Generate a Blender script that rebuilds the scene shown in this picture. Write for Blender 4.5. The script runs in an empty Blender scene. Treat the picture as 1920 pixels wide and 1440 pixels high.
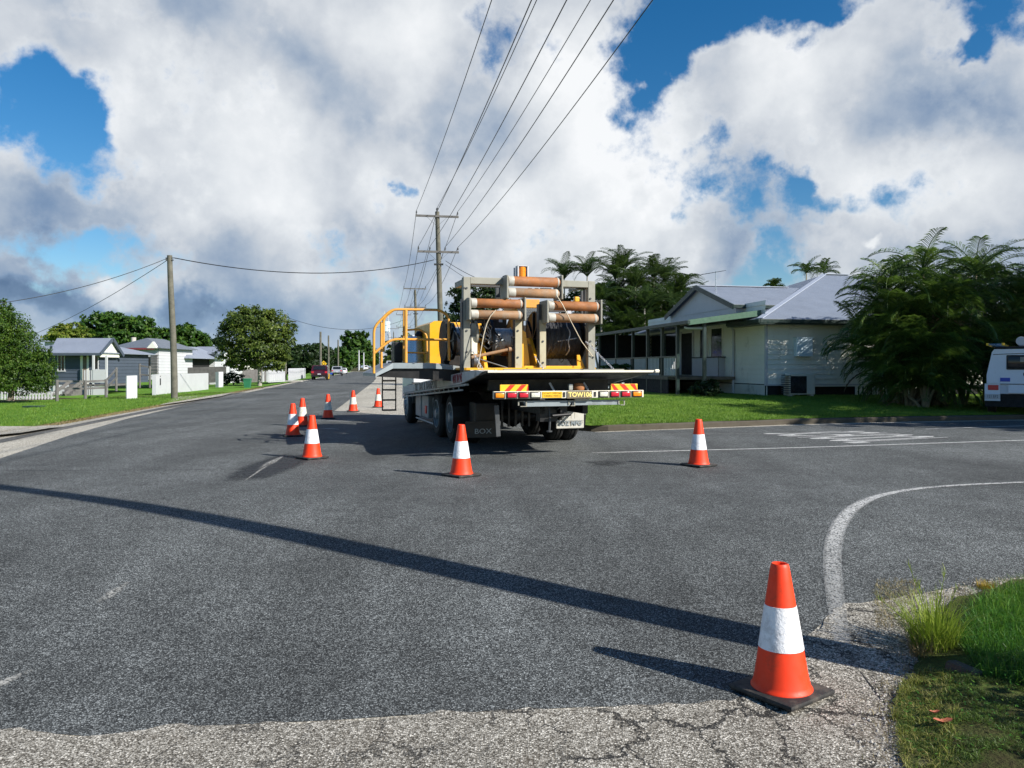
import bpy, bmesh, math, random
from mathutils import Vector, Matrix
R = math.radians
sc = bpy.context.scene
COL = sc.collection
# ------------------------------------------------------------------ camera / light / sky
F, CX, HY, CAMZ = 1424.0, 960.0, 688.0, 1.5
cam_d = bpy.data.cameras.new('camera'); cam = bpy.data.objects.new('camera', cam_d); COL.objects.link(cam)
cam.location = (0, 0, CAMZ); cam.rotation_euler = (R(90), 0, 0)
cam_d.sensor_width = 36; cam_d.lens = 36 * F / 1920; cam_d.shift_y = -32 / 1920
cam_d.clip_start = 0.1; cam_d.clip_end = 5000
sc.camera = cam
SUN_EL = R(32); SUN_DIR = Vector((0.864, -0.503, 0)).normalized()      # horizontal direction towards the sun
sd = Vector((SUN_DIR.x * math.cos(SUN_EL), SUN_DIR.y * math.cos(SUN_EL), math.sin(SUN_EL)))
sun_d = bpy.data.lights.new('sun', 'SUN'); sun = bpy.data.objects.new('sun', sun_d); COL.objects.link(sun)
sun_d.energy = 5.0; sun_d.angle = R(0.5); sun_d.color = (1.0, 0.95, 0.87)
sun.rotation_euler = (-sd).to_track_quat('-Z', 'Y').to_euler(); sun.location = (20, -20, 30)
vs = sc.view_settings; vs.view_transform = 'Standard'; vs.look = 'None'; vs.gamma = 1; vs.exposure = 0.62
sc.cycles.max_bounces = 6; sc.cycles.diffuse_bounces = 2; sc.cycles.transparent_max_bounces = 12
sc.cycles.use_denoising = True

class NT:
    """small helper for building node trees"""
    def __init__(s, tree): s.t = tree; s.n = tree.nodes; s.l = tree.links
    def node(s, kind, **kw):
        nd = s.n.new(kind)
        for k, v in kw.items():
            if k.startswith('i_'):
                key = k[2:]; key = int(key) if key.isdigit() else key.replace('_', ' ')
                s.set(nd.inputs[key], v)
            else: setattr(nd, k, v)
        return nd
    def set(s, sock, v):
        if isinstance(v, bpy.types.NodeSocket): s.l.new(v, sock)
        else: sock.default_value = v
    def math(s, op, a, b=0.0, c=None, clamp=False):
        nd = s.n.new('ShaderNodeMath'); nd.operation = op; nd.use_clamp = clamp
        s.set(nd.inputs[0], a); s.set(nd.inputs[1], b)
        if c is not None: s.set(nd.inputs[2], c)
        return nd.outputs[0]
    def vmath(s, op, a, b):
        nd = s.n.new('ShaderNodeVectorMath'); nd.operation = op
        s.set(nd.inputs[0], a); s.set(nd.inputs[1], b)
        return nd.outputs['Value'] if op in ('LENGTH', 'DOT_PRODUCT') else nd.outputs[0]
    def mix(s, f, a, b):
        nd = s.n.new('ShaderNodeMix'); nd.data_type = 'RGBA'
        s.set(nd.inputs[0], f); s.set(nd.inputs[6], a); s.set(nd.inputs[7], b)
        return nd.outputs[2]
    def rng(s, v, a, b, c=0.0, d=1.0, smooth=False):
        nd = s.n.new('ShaderNodeMapRange'); nd.clamp = True
        if smooth: nd.interpolation_type = 'SMOOTHSTEP'
        s.set(nd.inputs[0], v)
        for i, x in enumerate((a, b, c, d)): nd.inputs[i + 1].default_value = x
        return nd.outputs[0]
    def noise(s, vec, scale, detail=4, rough=0.55, dist=0.0):
        nd = s.n.new('ShaderNodeTexNoise')
        if vec is not None: s.l.new(vec, nd.inputs['Vector'])
        nd.inputs['Scale'].default_value = scale; nd.inputs['Detail'].default_value = detail
        nd.inputs['Roughness'].default_value = rough; nd.inputs['Distortion'].default_value = dist
        return nd.outputs['Fac']
    def ramp(s, f, stops):
        nd = s.n.new('ShaderNodeValToRGB'); s.set(nd.inputs[0], f); e = nd.color_ramp.elements
        while len(e) > 1: e.remove(e[-1])
        e[0].position = stops[0][0]; e[0].color = tuple(stops[0][1]) + (1,)
        for p, c in stops[1:]:
            x = e.new(p); x.color = tuple(c) + (1,)
        return nd.outputs[0]

def c4(c): return (c[0], c[1], c[2], 1)

world = bpy.data.worlds.new('World'); sc.world = world; world.use_nodes = True
def build_sky():
    w = NT(world.node_tree); w.n.clear()
    out = w.node('ShaderNodeOutputWorld')
    sky = w.node('ShaderNodeTexSky', sky_type='NISHITA', sun_disc=False, sun_elevation=SUN_EL,
                 sun_rotation=math.atan2(SUN_DIR.x, SUN_DIR.y), air_density=1.0, dust_density=0.3, ozone_density=3.0)
    hs = w.node('ShaderNodeHueSaturation', i_Saturation=1.38, i_Value=1.0, i_Color=sky.outputs[0])
    bg = w.node('ShaderNodeBackground', i_Color=hs.outputs[0], i_Strength=0.074)
    tc = w.node('ShaderNodeTexCoord'); D = tc.outputs['Generated']
    sep = w.node('ShaderNodeSeparateXYZ', i_0=D)
    # warp the direction slightly so that cloud outlines billow
    def colnoise(vec, scale, detail):
        nd = w.n.new('ShaderNodeTexNoise'); w.l.new(vec, nd.inputs['Vector'])
        nd.inputs['Scale'].default_value = scale; nd.inputs['Detail'].default_value = detail
        nd.inputs['Roughness'].default_value = 0.58
        return nd.outputs['Color']
    wob = w.vmath('MULTIPLY', w.vmath('SUBTRACT', colnoise(D, 5.0, 6), (0.5, 0.5, 0.5)), (0.22, 0.1, 0.2))
    DW = w.vmath('ADD', D, wob)
    def blobs(vec, items):
        acc = None
        for px, py, rx, ry, amp in items:
            c = Vector(((px - CX) / F, 1, (HY - py) / F)); L = c.length; c.normalize()
            d = w.vmath('SUBTRACT', vec, tuple(c))
            d = w.vmath('MULTIPLY', d, (F / rx * L, 1.0, F / ry * L))
            l = w.vmath('LENGTH', d, (0, 0, 0))
            v = w.rng(l, 0.35, 1.35, amp, 0.0, smooth=True)
            acc = v if acc is None else w.math('ADD', acc, v)
        return acc
    holes = blobs(DW, [(40, 190, 95, 88, 1.05), (90, 310, 130, 46, .72), (40, 420, 90, 40, .35), (150, 20, 60, 30, .5), (190, 450, 170, 50, .8),
                       (1240, 105, 100, 105, 1.1), (1300, 130, 90, 70, .8), (1400, 40, 150, 90, 1.1), (1580, -10, 200, 58, 1.05), (1880, -10, 110, 55, .95), (1790, 90, 60, 26, .55),
                       (1310, 330, 50, 60, .62), (1370, 385, 75, 44, .72), (1560, 360, 90, 28, .62), (1490, 395, 60, 36, .66),
                       (1445, 490, 80, 60, .85), (1450, 530, 120, 25, .8), (770, 360, 14, 34, .6), (880, 510, 50, 20, .4),
                       (1800, 75, 36, 30, .5), (1480, 120, 26, 30, .5), (90, 520, 60, 18, .3)])
    n1 = w.noise(D, 7.0, 8, 0.6); n1b = w.noise(D, 24.0, 7, 0.62)
    fray = w.math('ADD', w.rng(n1, 0.3, 0.7, -0.85, 0.85), w.rng(n1b, 0.3, 0.7, -0.28, 0.28))
    hole = w.math('ADD', holes, fray)
    cover = w.rng(hole, 1.12, 0.30, 0.0, 1.0, smooth=True)
    # brightness of the cloud body
    sh = blobs(DW, [(1130, 330, 210, 260, .30), (1110, 180, 90, 110, .10), (760, 330, 60, 150, .14), (700, 60, 150, 80, .12), (360, 270, 230, 170, .16), (560, 330, 170, 110, .08),
                    (1420, 200, 110, 90, .12), (1620, 80, 90, 60, .1), (1700, 340, 180, 60, .06),(180,520,44,24,.35),(380,540,20,44,.2),(1660,425,22,14,.3),
                    (1760, 190, 190, 50, -.14), (900, 180, 70, 90, -.12), (820, 240, 50, 60, -.12), (990, 60, 60, 60, -.14), (560, 470, 340, 50, -.12), (90, 385, 190, 60, -.22),
                    (90, 540, 170, 34, -.42), (370, 545, 60, 40, -.42), (30, 470, 120, 60, -.28), (640, 600, 560, 80, -.26), (1380, 540, 180, 70, -.22),
                    (1340, 430, 90, 70, -.14), (1200, 330, 30, 80, -.12), (1850, 480, 260, 60, -.16), (560, 170, 60, 60, -.05)])
    off = w.vmath('ADD', D, (0.035, 0.0, 0.045))
    na = w.noise(D, 6.0, 7, 0.55); nb = w.noise(off, 6.0, 7, 0.55)
    relief = w.math('MULTIPLY', w.math('SUBTRACT', na, nb), 1.0)
    n3 = w.math('MULTIPLY', w.math('SUBTRACT', w.noise(D, 3.2, 5, 0.5), 0.5), 0.28)
    br = w.math('ADD', w.math('ADD', w.math('ADD', sh, relief), n3), 0.60)
    edge = w.rng(hole, 0.1, 0.6, 0.0, 0.10)
    br = w.math('ADD', br, edge)
    col = w.ramp(br, [(0.0, (.08, .14, .26)), (0.25, (.20, .29, .44)), (0.45, (.40, .47, .57)), (0.60, (.58, .62, .675)), (0.80, (.76, .79, .82)), (1.1 - .1, (.92, .935, .95))])
    # towards the horizon clouds turn blue grey
    lo = w.rng(sep.outputs[2], 0.0, 0.13, 0.6, 0.0, smooth=True)
    col = w.mix(lo, col, (.30, .43, .60, 1))
    cb = w.node('ShaderNodeBackground', i_Color=col, i_Strength=0.68)
    # clouds thinned in the unseen sky overhead and behind, to deepen the shadows
    up = w.rng(sep.outputs[2], 0.5, 0.62, 1.0, 0.05, smooth=True)
    bk = w.rng(sep.outputs[1], 0.35, 0.7, 0.10, 1.0, smooth=True)
    fac = w.math('MULTIPLY', w.math('MULTIPLY', cover, up), bk)
    fac = w.math('MULTIPLY', fac, 0.97)
    ms = w.node('ShaderNodeMixShader', i_0=fac); w.l.new(bg.outputs[0], ms.inputs[1]); w.l.new(cb.outputs[0], ms.inputs[2])
    w.l.new(ms.outputs[0], out.inputs[0])
build_sky()

# ------------------------------------------------------------------ helpers
def smooth01(t): t = max(0.0, min(1.0, t)); return t * t * (3 - 2 * t)
def H(x, y):                       # road surface: falls away towards the camera's corner
    return -0.25 * smooth01((8.5 - y) / 5.0) + 0.055 * max(0.0, 1 - ((y - 7.3) / 3.5) ** 2) ** 2
KERB = [(1.68, 17.5), (4.58, 18.7), (7.5, 20.0), (10.35, 20.75), (14, 21.6), (22, 23.4), (40, 27.4), (90, 38)]
def kerb_y(x):
    if x <= KERB[0][0]: return KERB[0][1]
    for (a, b), (c, d) in zip(KERB, KERB[1:]):
        if x <= c: return b + (d - b) * (x - a) / (c - a)
    return KERB[-1][1]
def ZR(x, y): return 0.14 + 0.27 * smooth01((y - kerb_y(x)) / 9.0)      # right lawn
def sleft(x, y): return -(x + 8.45 + 0.176 * y)
def ZL(x, y): return 0.05 - 0.45 * smooth01((sleft(x, y) - 2.5) / 8.5)  # left verge and gardens
def gp(px, py, zf=H):             # ground point seen at a pixel of the photograph
    z = 0.0
    for _ in range(25):
        d = F * (CAMZ - z) / (py - HY); x = (px - CX) / F * d; z = zf(x, d)
    return Vector((x, d, z))
def at(px, py, d): return Vector(((px - CX) / F * d, d, CAMZ - (py - HY) / F * d))

class MB:
    def __init__(s): s.v = []; s.f = []; s.m = []; s.cur = 0
    def face(s, pts, m=None):
        i = len(s.v); s.v += [tuple(p) for p in pts]; s.f.append(tuple(range(i, i + len(pts)))); s.m.append(s.cur if m is None else m)
    def quadmesh(s, vs_, fs_, m=None):
        i = len(s.v); s.v += [tuple(p) for p in vs_]
        for f in fs_: s.f.append(tuple(i + k for k in f)); s.m.append(s.cur if m is None else m)
    def box(s, x0, y0, z0, x1, y1, z1, bev=0.0, m=None):
        if x0 > x1: x0, x1 = x1, x0
        if y0 > y1: y0, y1 = y1, y0
        if z0 > z1: z0, z1 = z1, z0
        b = min(bev, (x1 - x0) / 2.2, (y1 - y0) / 2.2, (z1 - z0) / 2.2)
        if b <= 0:
            vs_ = [(x, y, z) for z in (z0, z1) for y in (y0, y1) for x in (x0, x1)]
            s.quadmesh(vs_, [(0, 2, 3, 1), (4, 5, 7, 6), (0, 1, 5, 4), (2, 6, 7, 3), (0, 4, 6, 2), (1, 3, 7, 5)], m)
        else:
            bm = bmesh.new(); bmesh.ops.create_cube(bm, size=1)
            for v in bm.verts: v.co = ((x0 + x1) / 2 + v.co.x * (x1 - x0), (y0 + y1) / 2 + v.co.y * (y1 - y0), (z0 + z1) / 2 + v.co.z * (z1 - z0))
            bmesh.ops.bevel(bm, geom=bm.edges[:], offset=b, segments=2, affect='EDGES', profile=0.5)
            s.frombm(bm, m)
    def frombm(s, bm, m=None):
        bm.verts.index_update(); s.quadmesh([v.co[:] for v in bm.verts], [[v.index for v in f.verts] for f in bm.faces], m); bm.free()
    def beam(s, a, b, w, h=None, m=None, up=(0, 0, 1)):
        a = Vector(a); b = Vector(b); h = w if h is None else h
        d = (b - a).normalized(); u = Vector(up)
        if abs(d.dot(u)) > 0.95: u = Vector((0, 1, 0))
        sx = d.cross(u).normalized(); sy = sx.cross(d).normalized()
        vs_ = [p + sx * i * w / 2 + sy * j * h / 2 for p in (a, b) for i, j in ((-1, -1), (1, -1), (1, 1), (-1, 1))]
        s.quadmesh(vs_, [(0, 1, 2, 3), (7, 6, 5, 4), (0, 4, 5, 1), (1, 5, 6, 2), (2, 6, 7, 3), (3, 7, 4, 0)], m)
    def tube(s, pts, r, n=8, m=None, cap=True):
        pts = [Vector(p) for p in pts]; rs = r if isinstance(r, (list, tuple)) else [r] * len(pts)
        i0 = len(s.v); prev = None
        for k, p in enumerate(pts):
            d = (pts[min(k + 1, len(pts) - 1)] - pts[max(k - 1, 0)]).normalized()
            if prev is None:
                u = Vector((0, 0, 1)) if abs(d.z) < 0.9 else Vector((1, 0, 0)); sx = d.cross(u).normalized()
            else: sx = (prev - d * prev.dot(d)).normalized()
            prev = sx; sy = d.cross(sx)
            for j in range(n):
                a = 2 * math.pi * j / n; s.v.append(tuple(p + (sx * math.cos(a) + sy * math.sin(a)) * rs[k]))
        mm = s.cur if m is None else m
        for k in range(len(pts) - 1):
            for j in range(n):
                a = i0 + k * n + j; b = i0 + k * n + (j + 1) % n
                s.f.append((a, b, b + n, a + n)); s.m.append(mm)
        if cap:
            s.f.append(tuple(i0 + j for j in range(n))[::-1]); s.m.append(mm)
            s.f.append(tuple(i0 + (len(pts) - 1) * n + j for j in range(n))); s.m.append(mm)
    def lathe(s, prof, o=(0, 0, 0), axis='z', n=32, m=None, mats=None):
        o = Vector(o); i0 = len(s.v); k = len(prof)
        for j in range(n):
            a = 2 * math.pi * j / n; c, q = math.cos(a), math.sin(a)
            for r, h in prof:
                v = {'z': (r * c, r * q, h), 'x': (h, r * c, r * q), 'y': (r * q, h, r * c)}[axis]
                s.v.append(tuple(o + Vector(v)))
        for j in range(n):
            for i in range(k - 1):
                a = i0 + j * k + i; b = i0 + ((j + 1) % n) * k + i
                s.f.append((a, b, b + 1, a + 1)); s.m.append(mats[i] if mats else (s.cur if m is None else m))
    def prism(s, poly, axis, a, b, m=None):
        """extrude polygon (2-D) along axis between a and b"""
        def P(p, h): return {'x': (h, p[0], p[1]), 'y': (p[0], h, p[1]), 'z': (p[0], p[1], h)}[axis]
        n = len(poly); vs_ = [P(p, a) for p in poly] + [P(p, b) for p in poly]
        s.quadmesh(vs_, [tuple(range(n))[::-1], tuple(range(n, 2 * n))] + [(i, (i + 1) % n, n + (i + 1) % n, n + i) for i in range(n)], m)
    def mesh(s, name, mats, smooth=False, angle=40):
        me = bpy.data.meshes.new(name); me.from_pydata(s.v, [], s.f)
        mats = mats if isinstance(mats, (list, tuple)) else [mats]
        for mt in mats: me.materials.append(mt)
        if len(mats) > 1: me.polygons.foreach_set('material_index', s.m)
        if smooth:
            me.polygons.foreach_set('use_smooth', [True] * len(me.polygons))
            me.update()
            try: me.set_sharp_from_angle(angle=R(angle))
            except Exception: pass
        me.update(); return me
    def build(s, name, mats, parent=None, smooth=False, angle=40, recalc=True, loc=None):
        me = s.mesh(name, mats, smooth, angle)
        if recalc:
            bm = bmesh.new(); bm.from_mesh(me); bmesh.ops.recalc_face_normals(bm, faces=bm.faces[:]); bm.to_mesh(me); bm.free()
        o = bpy.data.objects.new(name, me); COL.objects.link(o)
        if loc is not None: o.location = loc
        if parent: o.parent = parent
        return o
def split(mb, name, mats, parent=None, smooth=False, join=1):
    """one object per separate piece of the builder's mesh"""
    par = list(range(len(mb.v)))
    def find(a):
        while par[a] != a: par[a] = par[par[a]]; a = par[a]
        return a
    for f in mb.f:
        for k in f[1:]: par[find(k)] = find(f[0])
    groups = {}
    for f, m in zip(mb.f, mb.m): groups.setdefault(find(f[0]), []).append((f, m))
    out = []
    for fs in groups.values():
        sub = MB(); mp = {}
        for f, m in fs:
            for k in f:
                if k not in mp: mp[k] = len(sub.v); sub.v.append(mb.v[k])
            sub.f.append(tuple(mp[k] for k in f)); sub.m.append(m)
        out.append(sub.build(name, mats, parent, smooth))
    return out
def tag(o, label=None, cat=None, group=None, kind=None):
    if label: o['label'] = label
    if cat: o['category'] = cat
    if group: o['group'] = group
    if kind: o['kind'] = kind
    return o
def thing(name, label, cat, loc=(0, 0, 0), rz=0.0, group=None):
    o = bpy.data.objects.new(name, None); COL.objects.link(o); o.location = loc; o.rotation_euler = (0, 0, rz)
    o.empty_display_size = 0.3
    return tag(o, label, cat, group)
def dup(root, loc, rz=0.0, label=None, scale=None, group=None):
    kids = [k for k in bpy.data.objects if k.parent == root]
    r = root.copy(); COL.objects.link(r); r.location = loc; r.rotation_euler = (0, 0, rz)
    if scale is not None: r.scale = (scale,) * 3 if not isinstance(scale, tuple) else scale
    if label: r['label'] = label
    if group: r['group'] = group
    for ch in kids:
        g2 = [k for k in bpy.data.objects if k.parent == ch]
        c = ch.copy(); COL.objects.link(c); c.parent = r
        for g in g2:
            q = g.copy(); COL.objects.link(q); q.parent = c
    return r
def text_mesh(name, body, mat_, size, parent=None, loc=(0, 0, 0), rot=(0, 0, 0), align='CENTER', sx=1.0, ext=0.002, bold=0.0):
    cu = bpy.data.curves.new(name, 'FONT'); cu.body = body; cu.size = size; cu.align_x = align; cu.align_y = 'CENTER'; cu.extrude = ext; cu.offset = bold
    cu.resolution_u = 3
    o = bpy.data.objects.new(name, cu); COL.objects.link(o)
    bpy.context.view_layer.update()
    me = bpy.data.meshes.new_from_object(o.evaluated_get(bpy.context.evaluated_depsgraph_get()))
    bpy.data.objects.remove(o); me.materials.clear(); me.materials.append(mat_)
    o = bpy.data.objects.new(name, me); COL.objects.link(o); o.location = loc; o.rotation_euler = rot; o.scale = (sx, 1, 1)
    if parent: o.parent = parent
    return o

# ------------------------------------------------------------------ materials
def mat(name, rgb, rough=0.6, metal=0.0, var=0.12, vscale=4.0, bump=0.0, bscale=40.0, dirt=None, dirt_amt=0.4, dirt_scale=3.0, coat=0.0, rough_var=0.1):
    m = bpy.data.materials.new(name); m.use_nodes = True; t = NT(m.node_tree); b = t.n['Principled BSDF']
    tc = t.node('ShaderNodeTexCoord').outputs['Object']
    n = t.noise(tc, vscale, 5, 0.6)
    lo = tuple(max(0, c * (1 - var)) for c in rgb); hi = tuple(min(1, c * (1 + var)) for c in rgb)
    col = t.mix(t.rng(n, 0.3, 0.7), c4(lo), c4(hi))
    if dirt:
        dn = t.rng(t.noise(tc, dirt_scale, 8, 0.7), 0.62 - 0.25 * dirt_amt, 0.75)
        col = t.mix(dn, col, c4(dirt))
    t.set(b.inputs['Base Color'], col)
    t.set(b.inputs['Roughness'], t.rng(t.noise(tc, vscale * 2.3, 3), 0.3, 0.7, max(0, rough - rough_var), min(1, rough + rough_var)))
    b.inputs['Metallic'].default_value = metal
    if coat: b.inputs['Coat Weight'].default_value = coat; b.inputs['Coat Roughness'].default_value = 0.08
    if bump:
        bp = t.node('ShaderNodeBump', i_Strength=bump, i_Distance=0.01); t.set(bp.inputs['Height'], t.noise(tc, bscale, 4)); t.set(b.inputs['Normal'], bp.outputs[0])
    return m
def leaf_mat(name, c1, c2, c3, trans=0.35, scale=0.8, rough=0.5):
    m = bpy.data.materials.new(name); m.use_nodes = True; t = NT(m.node_tree); b = t.n['Principled BSDF']; out = t.n['Material Output']
    geo = t.node('ShaderNodeNewGeometry'); rnd = geo.outputs['Random Per Island']
    tc = t.node('ShaderNodeTexCoord').outputs['Object']
    f = t.math('ADD', t.math('MULTIPLY', rnd, 0.55), t.math('MULTIPLY', t.rng(t.noise(tc, scale, 3), 0.3, 0.7), 0.45))
    col = t.ramp(f, [(0.1, c1), (0.5, c2), (0.95, c3)])
    t.set(b.inputs['Base Color'], col); b.inputs['Roughness'].default_value = rough
    b.inputs['Specular IOR Level'].default_value = 0.35
    tr = t.node('ShaderNodeBsdfTranslucent'); t.set(tr.inputs[0], t.mix(0.5, col, (.10, .18, .02, 1)))
    ms = t.node('ShaderNodeMixShader', i_0=trans); t.l.new(b.outputs[0], ms.inputs[1]); t.l.new(tr.outputs[0], ms.inputs[2]); t.l.new(ms.outputs[0], out.inputs[0])
    return m
def chip_mat(name, dark, mid, light, scale=85.0, cracks=False, patch=0.25, alpha=None, tint=None, warm_edge=False):
    """chip seal: stones of their own brightness in dark binder"""
    m = bpy.data.materials.new(name); m.use_nodes = True; t = NT(m.node_tree); b = t.n['Principled BSDF']
    P = t.node('ShaderNodeNewGeometry').outputs['Position']
    v = t.node('ShaderNodeTexVoronoi', voronoi_dimensions='3D'); t.l.new(P, v.inputs['Vector']); v.inputs['Scale'].default_value = scale
    sepc = t.node('ShaderNodeSeparateColor'); t.l.new(v.outputs['Color'], sepc.inputs[0])
    stone = t.math('ADD', t.math('MULTIPLY', sepc.outputs[0], 0.75), t.math('MULTIPLY', t.noise(P, 30, 3, 0.7), 0.4))
    gap = t.rng(v.outputs['Distance'], 0.35, 0.75, 0.0, 0.5)
    s_ = t.math('SUBTRACT', stone, gap)
    col = t.ramp(s_, [(0.0, dark), (0.45, mid), (0.78, light), (0.98, tuple(min(1, c * 1.9) for c in light))])
    big = t.rng(t.noise(P, 0.35, 5, 0.6), 0.3, 0.7, 1 - patch, 1 + patch)
    mid_n = t.rng(t.noise(P, 3.5, 4, 0.65), 0.3, 0.7, 1 - patch * .6, 1 + patch * .6)
    trk = t.rng(t.noise(t.vmath('MULTIPLY', t.vmath('ADD', P, t.vmath('MULTIPLY', t.node('ShaderNodeTexNoise', i_Scale=.15, i_0=P).outputs['Color'], (2.5, 2.5, 0))), (.95, .10, 0)), 1.0, 3, .6), .32, .68, 1 - patch * .75, 1 + patch * .75)
    spot = t.rng(t.noise(P, 1.7, 6, .75), .66, .74, 1.0, .62)
    k = t.math('MULTIPLY', t.math('MULTIPLY', big, mid_n), t.math('MULTIPLY', trk, spot))
    hs = t.node('ShaderNodeHueSaturation'); t.set(hs.inputs['Value'], k); t.set(hs.inputs['Color'], col); col = hs.outputs[0]
    bumph = s_
    if cracks:
        wp = t.vmath('ADD', P, t.vmath('MULTIPLY', t.vmath('SUBTRACT', t.node('ShaderNodeTexNoise', i_Scale=4.0, i_Detail=6.0, i_Roughness=0.7, i_0=P).outputs['Color'], (.5, .5, .5)), (.62, .5, 0)))
        ve = t.node('ShaderNodeTexVoronoi', feature='DISTANCE_TO_EDGE', voronoi_dimensions='2D'); t.l.new(t.vmath('MULTIPLY', wp, (1.0, .5, 0)), ve.inputs['Vector']); ve.inputs['Scale'].default_value = 3.1
        cr = t.rng(ve.outputs['Distance'], 0.014, 0.05, 1.0, 0.0)
        cr = t.math('MULTIPLY', cr, t.rng(t.noise(P, 1.6, 3), 0.30, 0.46))
        sx = t.node('ShaderNodeSeparateXYZ', i_0=P)
        cr = t.math('MULTIPLY', cr, t.rng(sx.outputs[0], -2.2, 0.3, 0.25, 1.0))
        col = t.mix(t.math('MULTIPLY', cr, 0.93), col, (.012, .012, .012, 1))
        ed = t.rng(t.noise(P, 2.2, 5, .7), 0.55, 0.72)
        col = t.mix(t.math('MULTIPLY', ed, 0.4), col, (.10, .075, .05, 1))
        bumph = t.math('SUBTRACT', s_, t.math('MULTIPLY', cr, 1.5))
    t.set(b.inputs['Base Color'], col); b.inputs['Roughness'].default_value = 0.85; b.inputs['Specular IOR Level'].default_value = 0.3
    bp = t.node('ShaderNodeBump', i_Strength=0.65, i_Distance=0.004); t.set(bp.inputs['Height'], bumph); t.set(b.inputs['Normal'], bp.outputs[0])
    return m
def paint_mat(name, rgb, wear=0.45, soft=0.12, scale=60.0):
    """road paint worn off the top of the chips (gaps show the asphalt below)"""
    m = bpy.data.materials.new(name); m.use_nodes = True; t = NT(m.node_tree); b = t.n['Principled BSDF']; out = t.n['Material Output']
    P = t.node('ShaderNodeNewGeometry').outputs['Position']
    v = t.node('ShaderNodeTexVoronoi', i_Scale=85.0); t.l.new(P, v.inputs['Vector'])
    sepc = t.node('ShaderNodeSeparateColor'); t.l.new(v.outputs['Color'], sepc.inputs[0])
    n = t.math('ADD', t.math('MULTIPLY', sepc.outputs[1], 0.5), t.math('MULTIPLY', t.noise(P, 6, 5, .7), 0.5))
    a = t.rng(n, wear - soft, wear + soft)
    at_ = t.node('ShaderNodeAttribute', attribute_name='fade'); a = t.math('MULTIPLY', a, t.math('SUBTRACT', 1.0, at_.outputs['Fac']))
    t.set(b.inputs['Base Color'], t.mix(t.noise(P, 3, 4), c4(tuple(c * .8 for c in rgb)), c4(rgb))); b.inputs['Roughness'].default_value = 0.75
    tr = t.node('ShaderNodeBsdfTransparent'); ms = t.node('ShaderNodeMixShader', i_0=a); t.l.new(tr.outputs[0], ms.inputs[1]); t.l.new(b.outputs[0], ms.inputs[2]); t.l.new(ms.outputs[0], out.inputs[0])
    return m
def turf_mat(name, c1, c2, c3, dirt=(.09, .07, .035), dirt_lo=0.68):
    m = bpy.data.materials.new(name); m.use_nodes = True; t = NT(m.node_tree); b = t.n['Principled BSDF']
    P = t.node('ShaderNodeNewGeometry').outputs['Position']
    n = t.math('ADD', t.math('MULTIPLY', t.noise(P, 1.1, 6, .65), 0.6), t.math('MULTIPLY', t.noise(P, 22, 4, .7), 0.4))
    col = t.ramp(n, [(0.35, c1), (0.5, c2), (0.66, c3)])
    col = t.mix(t.rng(t.noise(P, 2.3, 6, .7), dirt_lo, dirt_lo + .1), col, c4(dirt))
    t.set(b.inputs['Base Color'], col); b.inputs['Roughness'].default_value = 0.95; b.inputs['Specular IOR Level'].default_value = 0.1
    bp = t.node('ShaderNodeBump', i_Strength=0.8, i_Distance=0.03); t.set(bp.inputs['Height'], t.noise(P, 45, 4, .7)); t.set(b.inputs['Normal'], bp.outputs[0])
    return m
def corrugated(name, rgb, axis=0, pitch=0.076, rough=0.45):
    m = mat(name, rgb, rough, 0.0, 0.08, 1.2); t = NT(m.node_tree); b = t.n['Principled BSDF']
    tc = t.node('ShaderNodeTexCoord').outputs['Object']; sp = t.node('ShaderNodeSeparateXYZ', i_0=tc)
    h = t.math('SINE', t.math('MULTIPLY', sp.outputs[axis], 2 * math.pi / pitch))
    bp = t.node('ShaderNodeBump', i_Strength=0.5, i_Distance=0.01); t.set(bp.inputs['Height'], h); t.set(b.inputs['Normal'], bp.outputs[0])
    return m

M = {}
M['asphalt'] = chip_mat('asphalt', (.014, .015, .0155), (.070, .076, .076), (.205, .218, .216), 128, patch=0.3)
M['old_asphalt'] = chip_mat('old_asphalt', (.05, .043, .033), (.27, .25, .21), (.48, .455, .40), 115, cracks=True, patch=0.12)
M['shoulder'] = chip_mat('shoulder', (.17, .155, .125), (.41, .38, .315), (.60, .565, .48), 80, patch=0.14)
M['dark_patch'] = chip_mat('dark_patch', (.008, .009, .010), (.022, .024, .026), (.06, .065, .07), 80, patch=0.2)
M['groove'] = chip_mat('gutter_seal', (.02, .02, .02), (.10, .10, .095), (.22, .22, .21), 90, patch=0.3)
M['paint'] = paint_mat('road_paint', (.62, .62, .60), 0.33)
M['paint_worn'] = paint_mat('worn_corner_paint', (.58, .58, .56), 0.42, .16)
M['old_paint'] = paint_mat('old_road_paint', (.50, .49, .45), 0.50, 0.1)
M['turf'] = turf_mat('turf', (.06, .12, .015), (.12, .215, .025), (.19, .28, .05), dirt_lo=.78)
M['turf_left'] = turf_mat('turf_left', (.06, .15, .02), (.12, .25, .03), (.18, .31, .05), dirt_lo=.76)
M['soil'] = turf_mat('soil', (.03, .025, .015), (.06, .06, .025), (.09, .10, .03), dirt_lo=.5)
M['kerb'] = mat('kerb_concrete', (.085, .07, .05), 0.9, var=.45, vscale=3, bump=.5, bscale=60, dirt=(.03, .03, .02), dirt_amt=.8)
M['concrete'] = mat('concrete', (.42, .40, .36), 0.9, var=.15, vscale=2, bump=.3)
M['wood_pole'] = mat('weathered_pole', (.115, .11, .085), 0.85, var=.3, vscale=3, bump=.5, bscale=30)
M['wood_grey'] = mat('grey_timber', (.125, .12, .115), 0.85, var=.3, vscale=3)
M['white'] = mat('white_paint', (.50, .51, .53), 0.5, var=.05, vscale=1.5, dirt=(.45, .44, .40), dirt_amt=.2)
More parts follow.
